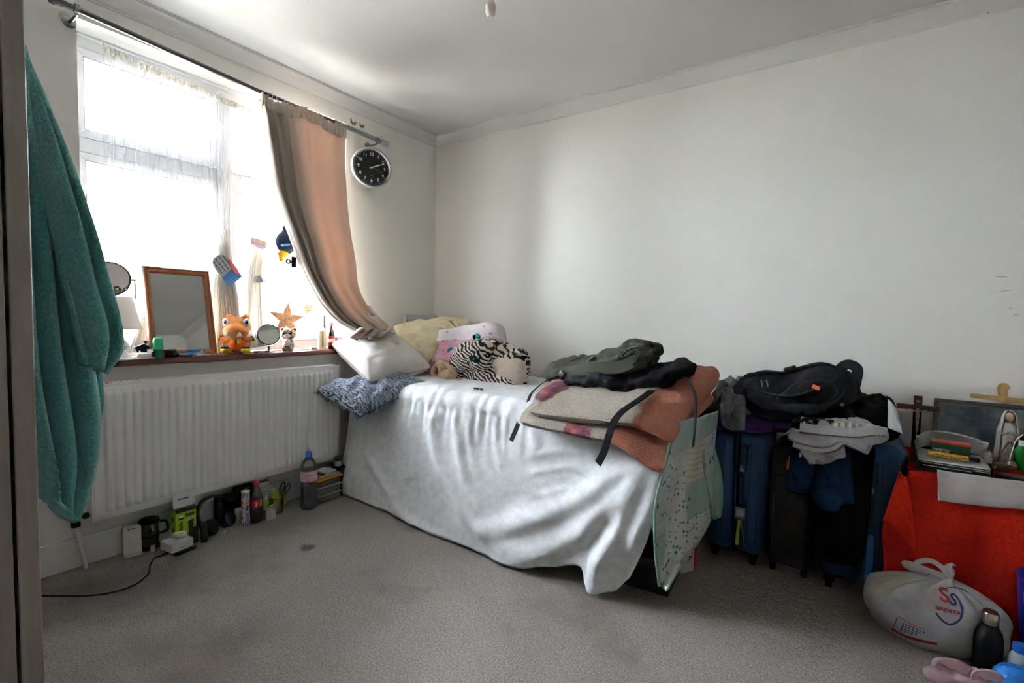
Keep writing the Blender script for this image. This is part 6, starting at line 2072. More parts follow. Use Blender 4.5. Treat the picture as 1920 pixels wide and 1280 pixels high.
cb2 = thing('cardboard_box', 'brown cardboard box at the right edge of the table', 'box', (3.30, -.35, TT), rz=-38)
MB().span(-.05, .06, -.07, .07, 0, .075).build('carton', M('7a5236', .7, var=.08, vscale=20), cb2, smooth=False, bevel=.002)
MB().span(-.05, .0, -.07, .07, .0755, .0775).build('flap', M('8f6644', .7), cb2, smooth=False)
pt = thing('white_card', 'folded white card on top of the brown box', 'card', (3.28, -.33, TT + .079), rz=-20)
MB().grid(lambda u, v: ((u - .5) * .09, (v - .5) * .08, .02 * abs(u - .4) + .002), 12, 4).build('card_fold', M('d9dadb', .7), pt, solid=.0012)
MB().box((.0, -.01, .012), (.02, .03, .0006)).build('printed_patch', M('9aa0a6'), pt)
cb3 = thing('white_cable', 'thin white charging cable hanging over the brown box', 'cable', tuple(at(1893, 870, 'y', -.40)))
MB().tube([at(1918, 815, 'y', -.36), at(1905, 826, 'y', -.38), at(1898, 845, 'y', -.41), at(1893, 862, 'y', -.42)], .0016, 6, 24).build('cord', M('dcdcda', .5), cb3, world=True)
MB().rbox(at(1892, 868, 'y', -.42), (.006, .004, .012), .001, 2).build('plug', M('e4e4e2', .4), cb3, world=True)
gn = thing('green_bottle', 'bright green bottle at the right edge of the table', 'bottle', (at(1921, 800, 'y', -.20).x, -.20, TT))
MB().lathe([(0, 0), (.022, 0), (.023, .004), (.023, .07), (.012, .09), (0, .09)], 22).build('bottle_body', M('1f9038', .35), gn)
MB().lathe([(0, .09), (.012, .09), (.012, .108), (0, .108)], 18).build('cap', M('d9d9d6', .4), gn)

# ------------------------------------------------------------------ things on the carpet under the radiator
def fp(px, py, dx=0.0, dy=0.0):
    p = at(px, py, 'z', 0)
    return Vector((p.x + dx, p.y + dy, .001))


XW = Matrix(((0, 0, 1, 0), (1, 0, 0, 0), (0, 1, 0, 0), (0, 0, 0, 1)))      # local xy -> world yz, facing +x

t = thing('phone_stand', 'white plastic phone stand leaning by the left end of the radiator', 'stand', fp(250, 1040, -.005), rz=-14)
MB().rbox((0, 0, .004), (.07, .066, .008), .003, 2).build('base', M('d3d2c4', .5), t)
MB().rbox((-.008, 0, .066), (.005, .064, .125), .002, 2, Euler((0, R(-12), 0))).build('back_plate', M('d6d5c8', .5), t)
MB().box((.0065 - .012, -.004, .114), (.001, .026, .003), Euler((0, R(-12), 0))).build('slot', M('2a2a2a'), t)

glass = clear('thin_glass', 'e9eeec', .06, .03)
t = thing('coffee_press', 'small glass coffee press with a black lid beside the phone stand', 'coffee press', fp(281, 1027, -.002))
MB().lathe([(0, .004), (.036, .004), (.037, .01), (.036, .11), (.038, .125), (.0365, .125), (.0345, .11), (.035, .012), (0, .008)], 28).build('beaker', clear('press_glass', 'f0f2f0', .08, .04), t)
MB().lathe([(0, .122), (.040, .122), (.041, .128), (.036, .136), (0, .137)], 28).build('lid', M('0f0f10', .5), t)
MB().lathe([(.0375, .056), (.0395, .056), (.0395, .068), (.0375, .068)], 28, cap=False).build('band', M('19191a', .4), t)
MB().lathe([(0, .002), (.039, .002), (.039, .016), (.037, .018)], 28, cap=False).build('foot_ring', M('19191a', .4), t)
MB().lathe([(0, .010), (.034, .010), (.034, .035), (0, .035)], 24).build('coffee', M('7a6c5c', .4), t)
MB().tube([(.012, .038, .115), (.02, .06, .11), (.022, .064, .07), (.014, .04, .06)], .006, 8, 20).build('handle', M('19191a', .4), t)
MB().box((.037, .0, .10), (.002, .008, .03), Euler((R(12), 0, 0))).build('spout', M('c9c9c2', .3), t)

t = thing('paper_cup', 'tiny white paper cup on the carpet before the coffee press', 'cup', fp(285, 1032, .01))
MB().lathe([(0, 0), (.009, 0), (.011, .024), (.010, .024), (.008, .002), (0, .002)], 18).build('cup_wall', M('d9d8d4', .6), t)
MB().lathe([(.011, .023), (.0118, .024), (.011, .0252)], 18, cap=False).build('rim', M('e4e3df', .6), t)

# green shaver box
p = fp(336, 1014, .0)
t = thing('shaver_box', 'lime green shaver box with a white hanging tab under the radiator', 'box', (.165, p.y, .001), rz=0)
bw_, bd_, bh_ = .086, .048, .178
lime = M('9ab81f', .4, .4)
MB().span(-bd_, 0, -bw_ / 2, bw_ / 2, 0, bh_).build('carton', lime, t, smooth=False, bevel=.0015)
MB().span(-bd_ - .0004, .0004, -bw_ / 2 - .0004, bw_ / 2 + .0004, bh_ - .002, bh_ + .001).build('dark_top', M('2c2f38', .4), t, smooth=False)
MB().span(.0004, .0008, -bw_ / 2, bw_ / 2, bh_ - .016, bh_ - .001).build('dark_band', M('2c2f38', .4), t, smooth=False)
MB().prism([(-.043, 0), (.043, 0), (.043, .056), (.040, .060), (-.040, .060), (-.043, .056)], -.003, .0, Matrix(((0, 0, 1, -bd_ * .45), (1, 0, 0, 0), (0, 1, 0, bh_), (0, 0, 0, 1)))).build('hanging_tab', M('d7d8da', .5), t, smooth=False)
MB().box((-bd_ * .45 + .0006, .0, bh_ + .040), (.0008, .046, .005)).build('tab_slot', M('24242a'), t, smooth=False)
text('360', .021, M('14161a', .5), t, frame(Vector((.0009, .016, bh_ - .034)), (0, 1, 0), (0, 0, 1)), 'lettering', .0003, sx=1.25, bold=.0012)
text('OneBlade', .024, M('14161a', .5), t, frame(Vector((.0007, -.022, bh_ * .40)), (0, 0, 1), (0, -1, 0)), 'lettering', .0003, bold=.0004)
MB().box((.0007, -.020, bh_ - .034), (.0008, .020, .010)).build('logo_panel', M('e8e9ee', .4), t, smooth=False)
MB().box((.0008, -.020, bh_ - .044), (.0008, .020, .010)).build('logo_shield', M('1d2440', .4), t, smooth=False)
rz_ = MB().prism([(-.008, 0), (.010, 0), (.011, .06), (.013, .085), (-.010, .078), (-.009, .06)], .0005, .0018, frame(Vector((0, .018, .035)), (0, 1, 0), (0, 0, 1))).build('shaver_picture', M('23262a', .35), t, smooth=False)
MB().prism([(-.015, 0), (.018, .012), (.019, .018), (-.016, .006)], .0008, .002, frame(Vector((0, .018, .116)), (0, 1, 0), (0, 0, 1))).build('blade_picture', M('b9beb0', .3, metal=.4), rz_, smooth=False)
for k in range(3):
    MB().box((-bd_ * .5, -bw_ / 2 - .0006, .03 + k * .05), (.022, .0008, .018)).build('side_print', M('3a4a10', .5), t, smooth=False)

# earbud box, dark tray below, earbud case on top
p = fp(342, 1036, .0)
t = thing('dark_gift_box', 'flat black box lid on the carpet under the white earbud box', 'box', p + Vector((-.03, .005, 0)), rz=8)
MB().prism([(-.045, -.045), (.045, -.045), (.045, .045), (-.045, .045)], 0, .014).build('lid_body', M('1d1d20', .5), t, smooth=False, bevel=.002)
MB().span(-.040, .040, -.040, .040, .014, .016).build('lid_step', M('2a2a2e', .5), t, smooth=False)
t = thing('earbud_box', 'open white earbud box sitting on the black lid', 'box', p + Vector((-.034, -.008, .017)), rz=8)
MB().span(-.044, .044, -.046, .046, 0, .030).build('carton', M('d9dadc', .45), t, smooth=False, bevel=.001)
for q in ((-.044, .044, .042, .046), (-.044, .044, -.046, -.042), (-.044, -.040, -.042, .042), (.040, .044, -.042, .042)):
    MB().span(q[0], q[1], q[2], q[3], .030, .038).build('carton_wall', M('dcdddf', .45), t, smooth=False)
MB().lathe([(.012, .0305), (.022, .0305), (.024, .034), (.011, .034)], 20, (.006, -.018, 0), cap=False).build('insert_ring', M('c4c5c8', .5), t)
MB().box((.0446, 0, .014), (.0008, .03, .003)).build('small_print', M('9c9da0'), t, smooth=False)
t = thing('earbud_case', 'rounded white earbud charging case on the white box', 'earbud case', p + Vector((-.04, .006, .0565)), rz=-28, ry=-12)
MB().rbox((0, 0, .014), (.034, .052, .027), .012, 5).build('case_base', M('e2e0d8', .25, .5), t)
MB().tube([(.0172, -.022, .02), (.0176, 0, .0205), (.0172, .022, .02)], .0006, 4).build('lid_seam', M('9a9890'), t)
MB().ball((.0172, -.018, .014), (.0012, .003, .002), None, 8, 6).build('status_light', M('6a4a30'), t)

t = thing('usb_plug', 'small black plug with a metal tip on the carpet', 'plug', fp(309, 1029), rz=70)
MB().rbox((0, 0, .004), (.018, .009, .007), .002, 2).build('plug_body', black_p, t)
MB().rbox((.012, 0, .004), (.008, .006, .003), .0008, 1).build('metal_tip', silver, t)
cb = thing('power_cable', 'thin black cable curling across the carpet to the left', 'cable', fp(290, 1040))
cpts = [(318, 1034), (305, 1040), (290, 1046), (281, 1060), (279, 1074), (262, 1090), (240, 1101), (210, 1110), (180, 1115), (150, 1117), (105, 1117), (60, 1117)]
MB().tube([at(a, b, 'z', .004) for a, b in cpts], .0028, 8, 90).build('cord', M('101012', .5), cb, world=True)
MB().tube([at(320, 1033, 'z', .006), at(306, 1040, 'z', .006), at(297, 1044, 'z', .005)], [.0055, .0045, .003], 8).build('plug', M('101012', .5), cb, world=True)

for lab, px, py, dx, an in (('black hair clipper handle standing next to the shaver box', 370, 1019, -.02, 4), ('black hair clipper head standing by the headphones', 385, 1017, -.01, -6)):
    t = thing('hair_clipper', lab, 'clipper', fp(px, py, dx), rz=an, group='black clippers by the shaver box')
    MB().lathe([(0, 0), (.014, 0), (.016, .02), (.014, .05), (.017, .066), (.015, .078), (0, .08)], 18, sx=.8, rot=Euler((0, R(-6), 0))).build('grip', M('141416', .5), t)
    MB().rbox((-.006, 0, .083), (.012, .026, .010), .003, 2).build('cutter', M('26262a', .4), t)
    MB().rbox((.010, 0, .045), (.006, .010, .018), .002, 2).build('switch', M('2f2f33', .4), t)

# headphones
p = fp(415, 1000, -.01)
t = thing('headphones', 'black over-ear headphones leaning on the skirting board', 'headphones', p, rz=12, ry=-14)
hb_m = M('121214', .45, .4)
MB().tube([(-.02, -.075, .06), (-.022, -.08, .12), (-.022, -.055, .165), (-.022, 0, .182), (-.022, .055, .16), (-.02, .075, .10)], 0, 8, 40, flat=(.022, .010), up=(0, -1, 0)).build('headband', hb_m, t)
for y, z in ((-.045, .045), (.045, .052)):
    e = MB().lathe([(.012, -.022), (.034, -.020), (.040, -.010), (.040, .004), (.034, .014), (.018, .018), (0, .018)], 28, (.012, y, z), Euler((0, R(80), R(10))), sy=.92).build('ear_cup', hb_m, t)
    MB().lathe([(.018, -.038), (.030, -.040), (.037, -.032), (.036, -.022), (.022, -.022)], 28, (.012, y, z), Euler((0, R(80), R(10))), sy=.92, cap=False).build('ear_pad', M('1d1d20', .8), e)
MB().box((.03, -.0, .004), (.008, .02, .004)).build('white_tag', M('c9c9c6'), t)
t = thing('speaker_case', 'black zipped pouch standing behind the headphones', 'case', (.042, at(420, 970, 'x', .042).y, .001))
MB().rbox((0, .01, .075), (.036, .11, .148), .014, 3).build('pouch', M('17171a', .7), t)
MB().tube([(.0185, -.035, .11), (.019, .01, .118), (.0185, .055, .11)], .002, 6, 12).build('zip', M('34343a', .4), t)
t = thing('glossy_black_box', 'glossy black box standing behind the candy tube', 'box', (.045, at(455, 950, 'x', .045).y, .001))
MB().rbox((0, 0, .085), (.04, .09, .17), .006, 3).build('box_body', M('101013', .15, .5), t)
MB().box((.0205, .0, .155), (.0008, .06, .003)).build('trim_line', M('77777a', .3, metal=.6), t)

# candy tube
t = thing('candy_tube', 'white and purple printed candy tube with a white lid', 'tube', fp(461, 986), rz=-20)
hh = .182
MB().lathe([(0, 0), (.0195, 0), (.0195, hh - .004), (0, hh - .004)], 28).build('tube_body', M('d4d1d2', .4), t)
MB().lathe([(0, hh - .004), (.0205, hh - .004), (.0205, hh), (.018, hh), (.0175, hh - .002), (0, hh - .002)], 28).build('lid', M('e2dede', .4), t)


def wrap(name, parent, mat, r, a0, a1, z0, z1, n=12, zf=None):
    """printed patch following a cylinder"""
    def f(u, v):
        a = R(a0 + (a1 - a0) * u)
        zz = z0 + (z1 - z0) * v if zf is None else zf(u, v)
        return (r * math.cos(a), r * math.sin(a), zz)
    return MB().grid(f, n, 4).build(name, mat, parent, smooth=True, angle=80)


for k in range(9):
    a = -100 + k * 26
    for z0, z1 in ((0.0005, .022 + .008 * (k % 2)), (hh - .034 + .008 * (k % 2), hh - .005)):
        wrap('green_spike', t, M('1d5a4a', .4), .0198, a, a + 12, z0, z1, 4)
wrap('purple_panel', t, M('5a2a6a', .4), .0199, -12, 62, .062, .126)
wrap('pink_blot', t, M('b982b0', .4), .0199, -14, 50, .128, .150)
wrap('pink_blot', t, M('b982b0', .4), .0199, -12, 40, .026, .058)
wrap('lime_stroke', t, M('8fae4a', .4), .02, -14, 58, .121, .130)
for k, c in enumerate(('b4202e', 'a8245a', 'c47a2a', '8a2a5c')):
    wrap('red_mark', t, M(c, .4), .0199, -70, -46, .118 - k * .026, .136 - k * .026)
# lettering bent round the tube
tx = text('STARS', .026, M('efeaf0', .4), t, Matrix(), 'lettering', 0.0001, bold=.0012)
for v in tx.data.vertices:
    x, y = v.co.x, v.co.y
    a = R(18) + y / .0201 * -1.0
    v.co = Vector((.0203 * math.cos(a), .0203 * math.sin(a), .094 - x * .72))
for k in range(6):
    wrap('script_stroke', t, M('e2dbe6', .4), .0202, 38 + 5 * (k % 2), 48 + 4 * (k % 3), .071 + k * .009, .076 + k * .009, 3)

# cola bottle
t = thing('cola_bottle', 'cola bottle with a red cap and label, a third full', 'bottle', fp(481, 978), rz=-20)
hh = .214
MB().lathe([(0, .002), (.022, .0), (.030, .006), (.031, .03), (.0295, .06), (.031, .085), (.031, .125), (.027, .150), (.016, .178), (.012, .188), (.012, hh - .012), (0, hh - .012)], 28).build('bottle_wall', clear('cola_plastic', 'eef0ee', .06, .05, ('8a8c88', .30)), t)
MB().lathe([(0, .003), (.021, .002), (.029, .008), (.030, .03), (.0285, .058), (0, .058)], 24).build('cola', M('120a08', .2, .5), t)
wrap('label', t, M('a31621', .45), .0314, -180, 180, .086, .124, 40)
MB().lathe([(0, hh - .018), (.0145, hh - .018), (.0145, hh - .002), (.013, hh), (0, hh)], 24).build('cap', M('c01822', .4), t)
tx = text('Coca-Cola', .013, M('e9e2e0', .4), t, Matrix(), 'lettering', 0.0001, bold=.0004)
for v in tx.data.vertices:
    a = R(34) + v.co.y / .0316 * -1.0
    v.co = Vector((.0317 * math.cos(a), .0317 * math.sin(a), .105 - v.co.x * .55))
for k in range(4):
    wrap('white_print', t, M('d9cfcc', .4), .0317, -18 + 7 * (k % 2), -4 + 6 * (k % 3), .092 + k * .007, .096 + k * .007, 3)

t = thing('cream_tub', 'white screw-top tub behind the candy tube', 'tub', (.10, at(450, 950, 'x', .10).y, .001))
MB().lathe([(0, 0), (.022, 0), (.024, .004), (.024, .05), (0, .05)], 22).build('tub_body', M('cfcac4', .5), t)
MB().lathe([(0, .05), (.0255, .05), (.0255, .068), (.023, .07), (0, .07)], 22).build('tub_lid', M('dcd6d2', .5), t)
t = thing('white_carton', 'white cosmetic carton behind the cola bottle', 'box', (.05, at(492, 920, 'x', .05).y, .001))
MB().span(-.02, .02, -.033, .033, 0, .165).build('carton', M('b5b4b0', .6), t, smooth=False, bevel=.001)
for k in range(3):
    MB().box((.0204, .0, .14 - k * .03), (.0006, .05, .003)).build('printed_line', M('6f6e6a'), t, smooth=False)
t = thing('green_lotion', 'bright green lotion bottle with a clear top under the radiator', 'bottle', (.095, at(497, 945, 'x', .095).y, .001))
MB().lathe([(0, 0), (.024, 0), (.025, .004), (.025, .072), (.020, .08), (0, .08)], 24).build('bottle_body', M('6f9a22', .3), t)
MB().lathe([(0, .08), (.017, .08), (.017, .10), (.014, .104), (0, .104)], 20).build('cap', M('a9aaa6', .3), t)
for lab, px, X, h_ in (('yellow oil bottle with a white cap, nearer the cola bottle', 515, .10, .135), ('yellow oil bottle with a white cap behind the scissors', 529, .085, .150)):
    t = thing('oil_bottle', lab, 'bottle', (X, at(px, 940, 'x', X).y, .001), group='yellow bottles under the radiator')
    MB().lathe([(0, 0), (.023, 0), (.024, .004), (.024, h_ * .52), (.017, h_ * .74), (.013, h_ * .8), (0, h_ * .8)], 24).build('bottle_body', M('a3a032', .35), t)
    MB().lathe([(0, h_ * .8), (.013, h_ * .8), (.012, h_), (0, h_)], 18).build('cap', M('c4c4be', .4), t)
    MB().lathe([(.0244, h_ * .12), (.0246, h_ * .12), (.0246, h_ * .45), (.0244, h_ * .45)], 24, cap=False).build('label', M('b8b56a', .5), t)
t = thing('small_carton', 'small white cardboard box with a round opening on the carpet', 'box', fp(505, 972), rz=-10)
MB().span(-.022, .022, -.024, .024, 0, .052).build('carton', M('a9a49a', .6), t, smooth=False, bevel=.001)
MB().lathe([(.010, .052), (.019, .052), (.020, .058), (.011, .058)], 22, (-.002, -.004, 0), cap=False).build('ring_top', M('b9b6b0', .5), t)
MB().prism([(.0, 0), (.02, 0), (.024, .014), (.004, .010)], -.001, .001, frame(Vector((-.012, .004, .056)), (0, 1, 0), (0, 0, 1))).build('torn_flap', M('b4b58a', .6), t, smooth=False)
p = fp(524, 962)
t = thing('glass_tumbler', 'clear glass tumbler holding a pair of scissors', 'glass', p + Vector((-.02, 0, 0)))
MB().lathe([(0, 0), (.028, 0), (.033, .085), (.0315, .085), (.027, .006), (0, .005)], 28).build('glass_wall', clear('tumbler_glass', 'f3f6f4', .06, .03), t)
MB().lathe([(.0315, .085), (.0325, .0865), (.033, .085)], 28, cap=False).build('rim', clear('rim_glass', 'ffffff', .3, .03), t)
t = thing('scissors', 'grey handled scissors standing in the glass tumbler', 'scissors', p + Vector((-.02, 0, .008)), rx=-24, ry=-6)
for sg in (-1, 1):
    b = MB().prism([(-.003, 0), (.004, 0), (.006, .09), (-.003, .095)], -.001, .001, frame(Vector((.001 * sg, .002 * sg, 0)), (0, 1, .04 * sg), (0, 0, 1))).build('blade', steel, t, smooth=False)
    MB().tube([(.001 * sg, .004 * sg, .085), (.001 * sg, .022 * sg, .108), (.001 * sg, .024 * sg, .14), (.001 * sg, .010 * sg, .148), (.001 * sg, .004 * sg, .125), (.001 * sg, .005 * sg, .10)], .004, 8, 30).build('handle', M('3c4144', .45), t)
MB().cyl((-.004, .001, .085), (.004, .001, .085), .003, n=10).build('rivet', silver, t)

# storage tub with amber rim and the things on it
TBY = at(598, 925, 'x', .12).y
t = thing('storage_tub', 'clear stacked storage tub with an amber rim under the radiator', 'tub', (.165, TBY, .001))
tubm = clear('tub_plastic', 'd9d6d0', .04, .2, ('9d978e', .5))
for k in range(3):
    MB().rbox((0, 0, .025 + k * .046), (.12, .155, .042), .016, 3).build('tub_tier', tubm, t)
for k in range(2):
    MB().rbox((0, 0, .047 + k * .046), (.128, .163, .006), .0028, 2).build('tier_rim', M('a8a69e', .5), t)
MB().rbox((0, 0, .142), (.134, .170, .012), .005, 3).build('amber_rim', M('c98a1e', .4), t)
for k, (w_, lab, c) in enumerate((('letter', 'cream envelope', 'b9b3a2'), ('letter', 'brown notebook', '8a6a44'), ('letter', 'white folded leaflet', 'cfcfcd'))):
    q = thing(('envelope', 'notebook', 'leaflet')[k], ('cream envelope lying on the amber rimmed tub', 'brown notebook on top of the envelope by the water bottle', 'white folded leaflet topmost on the amber rimmed tub')[k], ('envelope', 'notebook', 'leaflet')[k], (.165 + .004 * k, TBY + .02 - .006 * k, .150 + k * .0105), rz=-4 + 7 * k)
    MB().span(-.045, .045, -.06 + .01 * k, .06 - .012 * k, 0, .008).build('cover', M(c, .6), q, smooth=False, bevel=.001)
    MB().span(.0452, .0458, -.05 + .01 * k, .05 - .012 * k, .002, .006).build('page_edge', M('d9d6cc', .7), q, smooth=False)
# black bin bag/box and jar beside the bed
t = thing('black_caddy', 'black lidded caddy squeezed between radiator and bed', 'caddy', (.155, at(631, 925, 'x', .14).y + .03, .001))
MB().rbox((0, 0, .085), (.10, .10, .168), .01, 3).build('caddy_body', M('0f0f11', .5), t)
MB().rbox((0, 0, .172), (.106, .106, .012), .004, 2).build('caddy_lid', M('2a1a1a', .5), t)
t = thing('balm_jar', 'white jar with a dark green lid on the black caddy', 'jar', (.165, at(634, 860, 'x', .165).y, .180))
MB().lathe([(0, 0), (.020, 0), (.021, .003), (.021, .03), (0, .03)], 22).build('jar_body', M('c4c8c6', .4), t)
MB().lathe([(0, .03), (.022, .03), (.022, .048), (0, .048)], 22).build('jar_lid', M('123c38', .4), t)

# water bottle
p = fp(579, 952)
t = thing('water_bottle', 'large clear water bottle with a blue cap standing on the carpet', 'bottle', p, rz=-25)
hh = .316
prof = [(0, .006), (.02, .004), (.036, 0), (.043, .008), (.044, .03), (.042, .05), (.044, .07), (.042, .095), (.044, .118), (.0425, .14), (.044, .16), (.044, .228), (.040, .25), (.028, .272), (.017, .288), (.014, .294), (.014, hh - .016)]
MB().lathe(prof, 36, cap=False).build('bottle_wall', clear('bottle_plastic', 'f8fafc', .04, .06, ('aab0b8', .14)), t)
MB().lathe([(0, .009), (.034, .008), (.041, .012), (.042, .03), (.040, .05), (.042, .07), (.040, .095), (.042, .112), (0, .112)], 30).build('water', clear('water', 'eef2f6', .03, .02, ('8a94a4', .10)), t)
MB().lathe([(0, hh - .024), (.0165, hh - .024), (.017, hh - .004), (.015, hh), (0, hh)], 26).build('cap', M('2f62c4', .35), t)
wrap('label', t, M('c9aeb8', .5), .0446, -180, 180, .163, .218, 48)
wrap('label_border', t, M('c07a90', .5), .0448, -180, 180, .160, .166, 48)
tx = text('evian', .022, M('c02440', .5), t, Matrix(), 'lettering', 0.0001, bold=.0008)
for v in tx.data.vertices:
    a = R(-14) + v.co.x / .045
    v.co = Vector((.0449 * math.cos(a), .0449 * math.sin(a), .196 + v.co.y * .8))
for k in range(3):
    wrap('mountain_print', t, M('8a90b8', .5), .0448, -46 + 20 * k, -34 + 20 * k, .172, .184 + .004 * (k % 2), 4)
wrap('red_mark', t, M('c02440', .5), .0449, -20, -6, .167, .172, 4)
for k in range(3):
    wrap('blue_mark', t, M('5a64a8', .5), .0448, 24 + 10 * k, 30 + 10 * k, .172 + .012 * k, .18 + .012 * k, 3)

# ------------------------------------------------------------------ right foreground
# knotted white carrier bag
from mathutils.bvhtree import BVHTree
bg_ = thing('plastic_bag', 'knotted white plastic shopping bag full of things on the carpet', 'bag', (2.935, -.592, 0))
BC = Vector((2.935, -.592, .112))
KN = at(1779, 1083, 'y', -.60)
bagm = NT('bag_film')
nb = bagm.noise(7, 4, .6)
bagm.color(bagm.ramp(nb, [(.30, 'b79aa4'), (.40, 'b9b9bb'), (.52, 'cfcfd0'), (.60, 'c9c6b0'), (.70, 'a9b2c2')]))
bagm.set(Roughness=.42)
bagm.b.inputs['Specular IOR Level'].default_value = .5
bagm.bump(bagm.noise(16, 6, .65), .6, .02)
trn = bagm.add('ShaderNodeBsdfTranslucent', {'Color': lin('d9d9d9')})
mxs = bagm.add('ShaderNodeMixShader', {'Fac': .2})
bagm.l.new(bagm.b.outputs[0], mxs.inputs[1])
bagm.l.new(trn.outputs[0], mxs.inputs[2])
bagm.l.new(mxs.outputs[0], bagm.out.inputs['Surface'])
NU, NV = 120, 70


def bagf(u, v):
    th = u * 2 * math.pi
    # v=0 bottom, 1 knot
    ph = -math.pi / 2 + math.pi * v * .97
    lumps = 1 + .10 * nz(math.cos(th) * 1.4, math.sin(th) * 1.4, v * 2.5 + 4) + .05 * nz(math.cos(th) * 4, math.sin(th) * 4, v * 5)
    crease = 1 + (.075 * math.sin(th * 9 + 2 * math.sin(th * 2)) + .05 * math.sin(th * 17 + 1.3)) * sst(.35, .95, v) + .022 * math.sin(th * 7 + v * 13)
    r = math.cos(ph) ** .6 if math.cos(ph) > 0 else 0
    x = BC.x + .196 * r * lumps * crease * math.cos(th)
    y = BC.y + .098 * r * lumps * crease * math.sin(th)
    z = BC.z + .120 * math.sin(ph) * (1 if v < .5 else .95) * (1 + .06 * nz(math.cos(th) * 2, math.sin(th) * 2, 8))
    k = sst(.72, 1, v)
    p_ = Vector((x, y, max(.003, z)))
    return p_.lerp(Vector((KN.x + .012 * math.cos(th), KN.y + .012 * math.sin(th), KN.z)), k ** 1.4)


bmb = MB().grid(bagf, NU, NV)
bverts, bfaces = [v.copy() for v in bmb.v], list(bmb.f)
bmb.build('bag_body', bagm.m, bg_, world=True, angle=180)
bvh = BVHTree.FromPolygons(bverts, bfaces)
MB().tube([KN + Vector((0, 0, -.01)), KN + Vector((.003, 0, .018)), KN + Vector((-.004, 0, .034)), KN + Vector((.006, 0, .05)), KN + Vector((.014, 0, .045))], [.014, .010, .012, .015, .013, .008, .004, .003, .002][:9], 10, 8).build('knot', bagm.m, bg_, world=True)
for pts in ([(1780, 1080), (1762, 1060), (1740, 1050), (1718, 1056), (1735, 1066), (1770, 1078)], [(1772, 1082), (1740, 1068), (1712, 1058), (1696, 1055), (1704, 1064), (1740, 1074)]):
    MB().tube([at(a, b, 'y', -.61) for a, b in pts], 0, 8, 40, flat=(.016, .002), up=(0, -1, .5)).build('handle_loop', bagm.m, bg_, world=True)


def decal(o, inv=None):
    """lay flat print on the bag by pushing each point along the view onto its surface"""
    m_ = PM[o.name]
    im = m_.inverted()
    for v in o.data.vertices:
        wp_ = m_ @ v.co
        d = Vector((-.12, 1, -.12)).normalized()
        hit = bvh.ray_cast(wp_ - d * .3, d, 1.0)
        if hit[0] is not None:
            v.co = im @ (hit[0] + hit[1] * (.0012 if hit[1].dot(d) < 0 else -.0012))


bl_m, rd_m = M('26306a', .5), M('a02a34', .5)


def bag_px(a, b):
    return at(a, b, 'y', -.75)


def stroke(name, pts, wd_, mat, n=40):
    P = bez([bag_px(a, b) for a, b in pts], n)
    mb_ = MB()
    vs, fs = [], []
    for i, q in enumerate(P):
        tg_ = (P[min(i + 1, n)] - P[max(i - 1, 0)]).normalized()
        sd = tg_.cross(Vector((0, 1, 0))).normalized()
        vs += [q + sd * wd_ / 2, q - sd * wd_ / 2]
        if i:
            fs.append((2 * i - 2, 2 * i - 1, 2 * i + 1, 2 * i))
    o = mb_.add(vs, fs).build(name, mat, bg_, world=True)
    decal(o)
    return o


def bagtext(s, px, py, size, mat, rot, sx=1.0, bold=0.0, name='lettering'):
    q = bag_px(px, py)
    xx = bag_px(px + 10, py + 10 * math.tan(R(rot))) - q
    m_ = PM[bg_.name].inverted() @ frame(q, xx, (0, 0, 1))
    o = text(s, size, mat, bg_, m_, name, 0.0, sx=sx, bold=bold)
    bm2 = bmesh.new()
    bm2.from_mesh(o.data)
    bmesh.ops.subdivide_edges(bm2, edges=[e_ for e_ in bm2.edges if e_.calc_length() > .008], cuts=2)
    bm2.to_mesh(o.data)
    bm2.free()
    decal(o)


stroke('shield_outline', [(1763, 1107), (1775, 1102), (1790, 1101), (1805, 1104), (1813, 1110)], .0028, bl_m)
stroke('shield_outline', [(1767, 1165), (1775, 1175), (1786, 1184), (1796, 1187), (1808, 1184), (1818, 1176), (1821, 1163), (1819, 1150), (1814, 1140)], .0055, bl_m)
bagtext('S', 1789, 1138, .052, rd_m, 14, 1.1, .0012)
bagtext('S', 1806, 1146, .046, bl_m, 22, .95, .0010)
bagtext('SADIYA', 1793, 1163, .015, rd_m, 15, 1.25, .0008)
stroke('yellow_mark', [(1769, 1124), (1771, 1129), (1771, 1134)], .006, M('a8884a', .5))
stroke('red_border', [(1687, 1197), (1690, 1185), (1693, 1175), (1699, 1175), (1710, 1182), (1725, 1189), (1745, 1196)], .0022, rd_m)
stroke('red_base', [(1685, 1203), (1698, 1211), (1720, 1217), (1745, 1222), (1770, 1226)], .011, rd_m)
for k in range(4):
    for j in range(7 - k):
        x0, y0 = 1702 + j * 6.5 - k * .8, 1187 + j * 2.3 + k * 4.6
        stroke('print_mark', [(x0, y0), (x0 + 4.2, y0 + 1.5)], .0042, M('3a4a7a', .5), 3)

# black flask with steel cap
p = at(1848, 1262, 'z', 0)
t = thing('steel_flask', 'black drinks flask with a steel cap in front of the plastic bag', 'flask', (p.x, p.y - .005, .001))
hh = .205
MB().lathe([(0, 0), (.033, 0), (.035, .004), (.035, .115), (.031, .14), (.021, .158), (.019, .165), (0, .165)], 32).build('flask_body', M('0d0d0f', .5, .3), t)
MB().lathe([(0, .165), (.0205, .165), (.0205, .199), (.018, .203), (0, .204)], 28).build('steel_cap', M('b9a9a0', .22, .5, metal=.9), t)
MB().lathe([(.0196, .160), (.0212, .160), (.0212, .166), (.0196, .166)], 28, cap=False).build('neck_ring', M('1f1f22', .4), t)
MB().lathe([(0, .2041), (.017, .2041), (.017, .2056), (0, .206)], 24).build('cap_disc', M('4a2a28', .4), t)

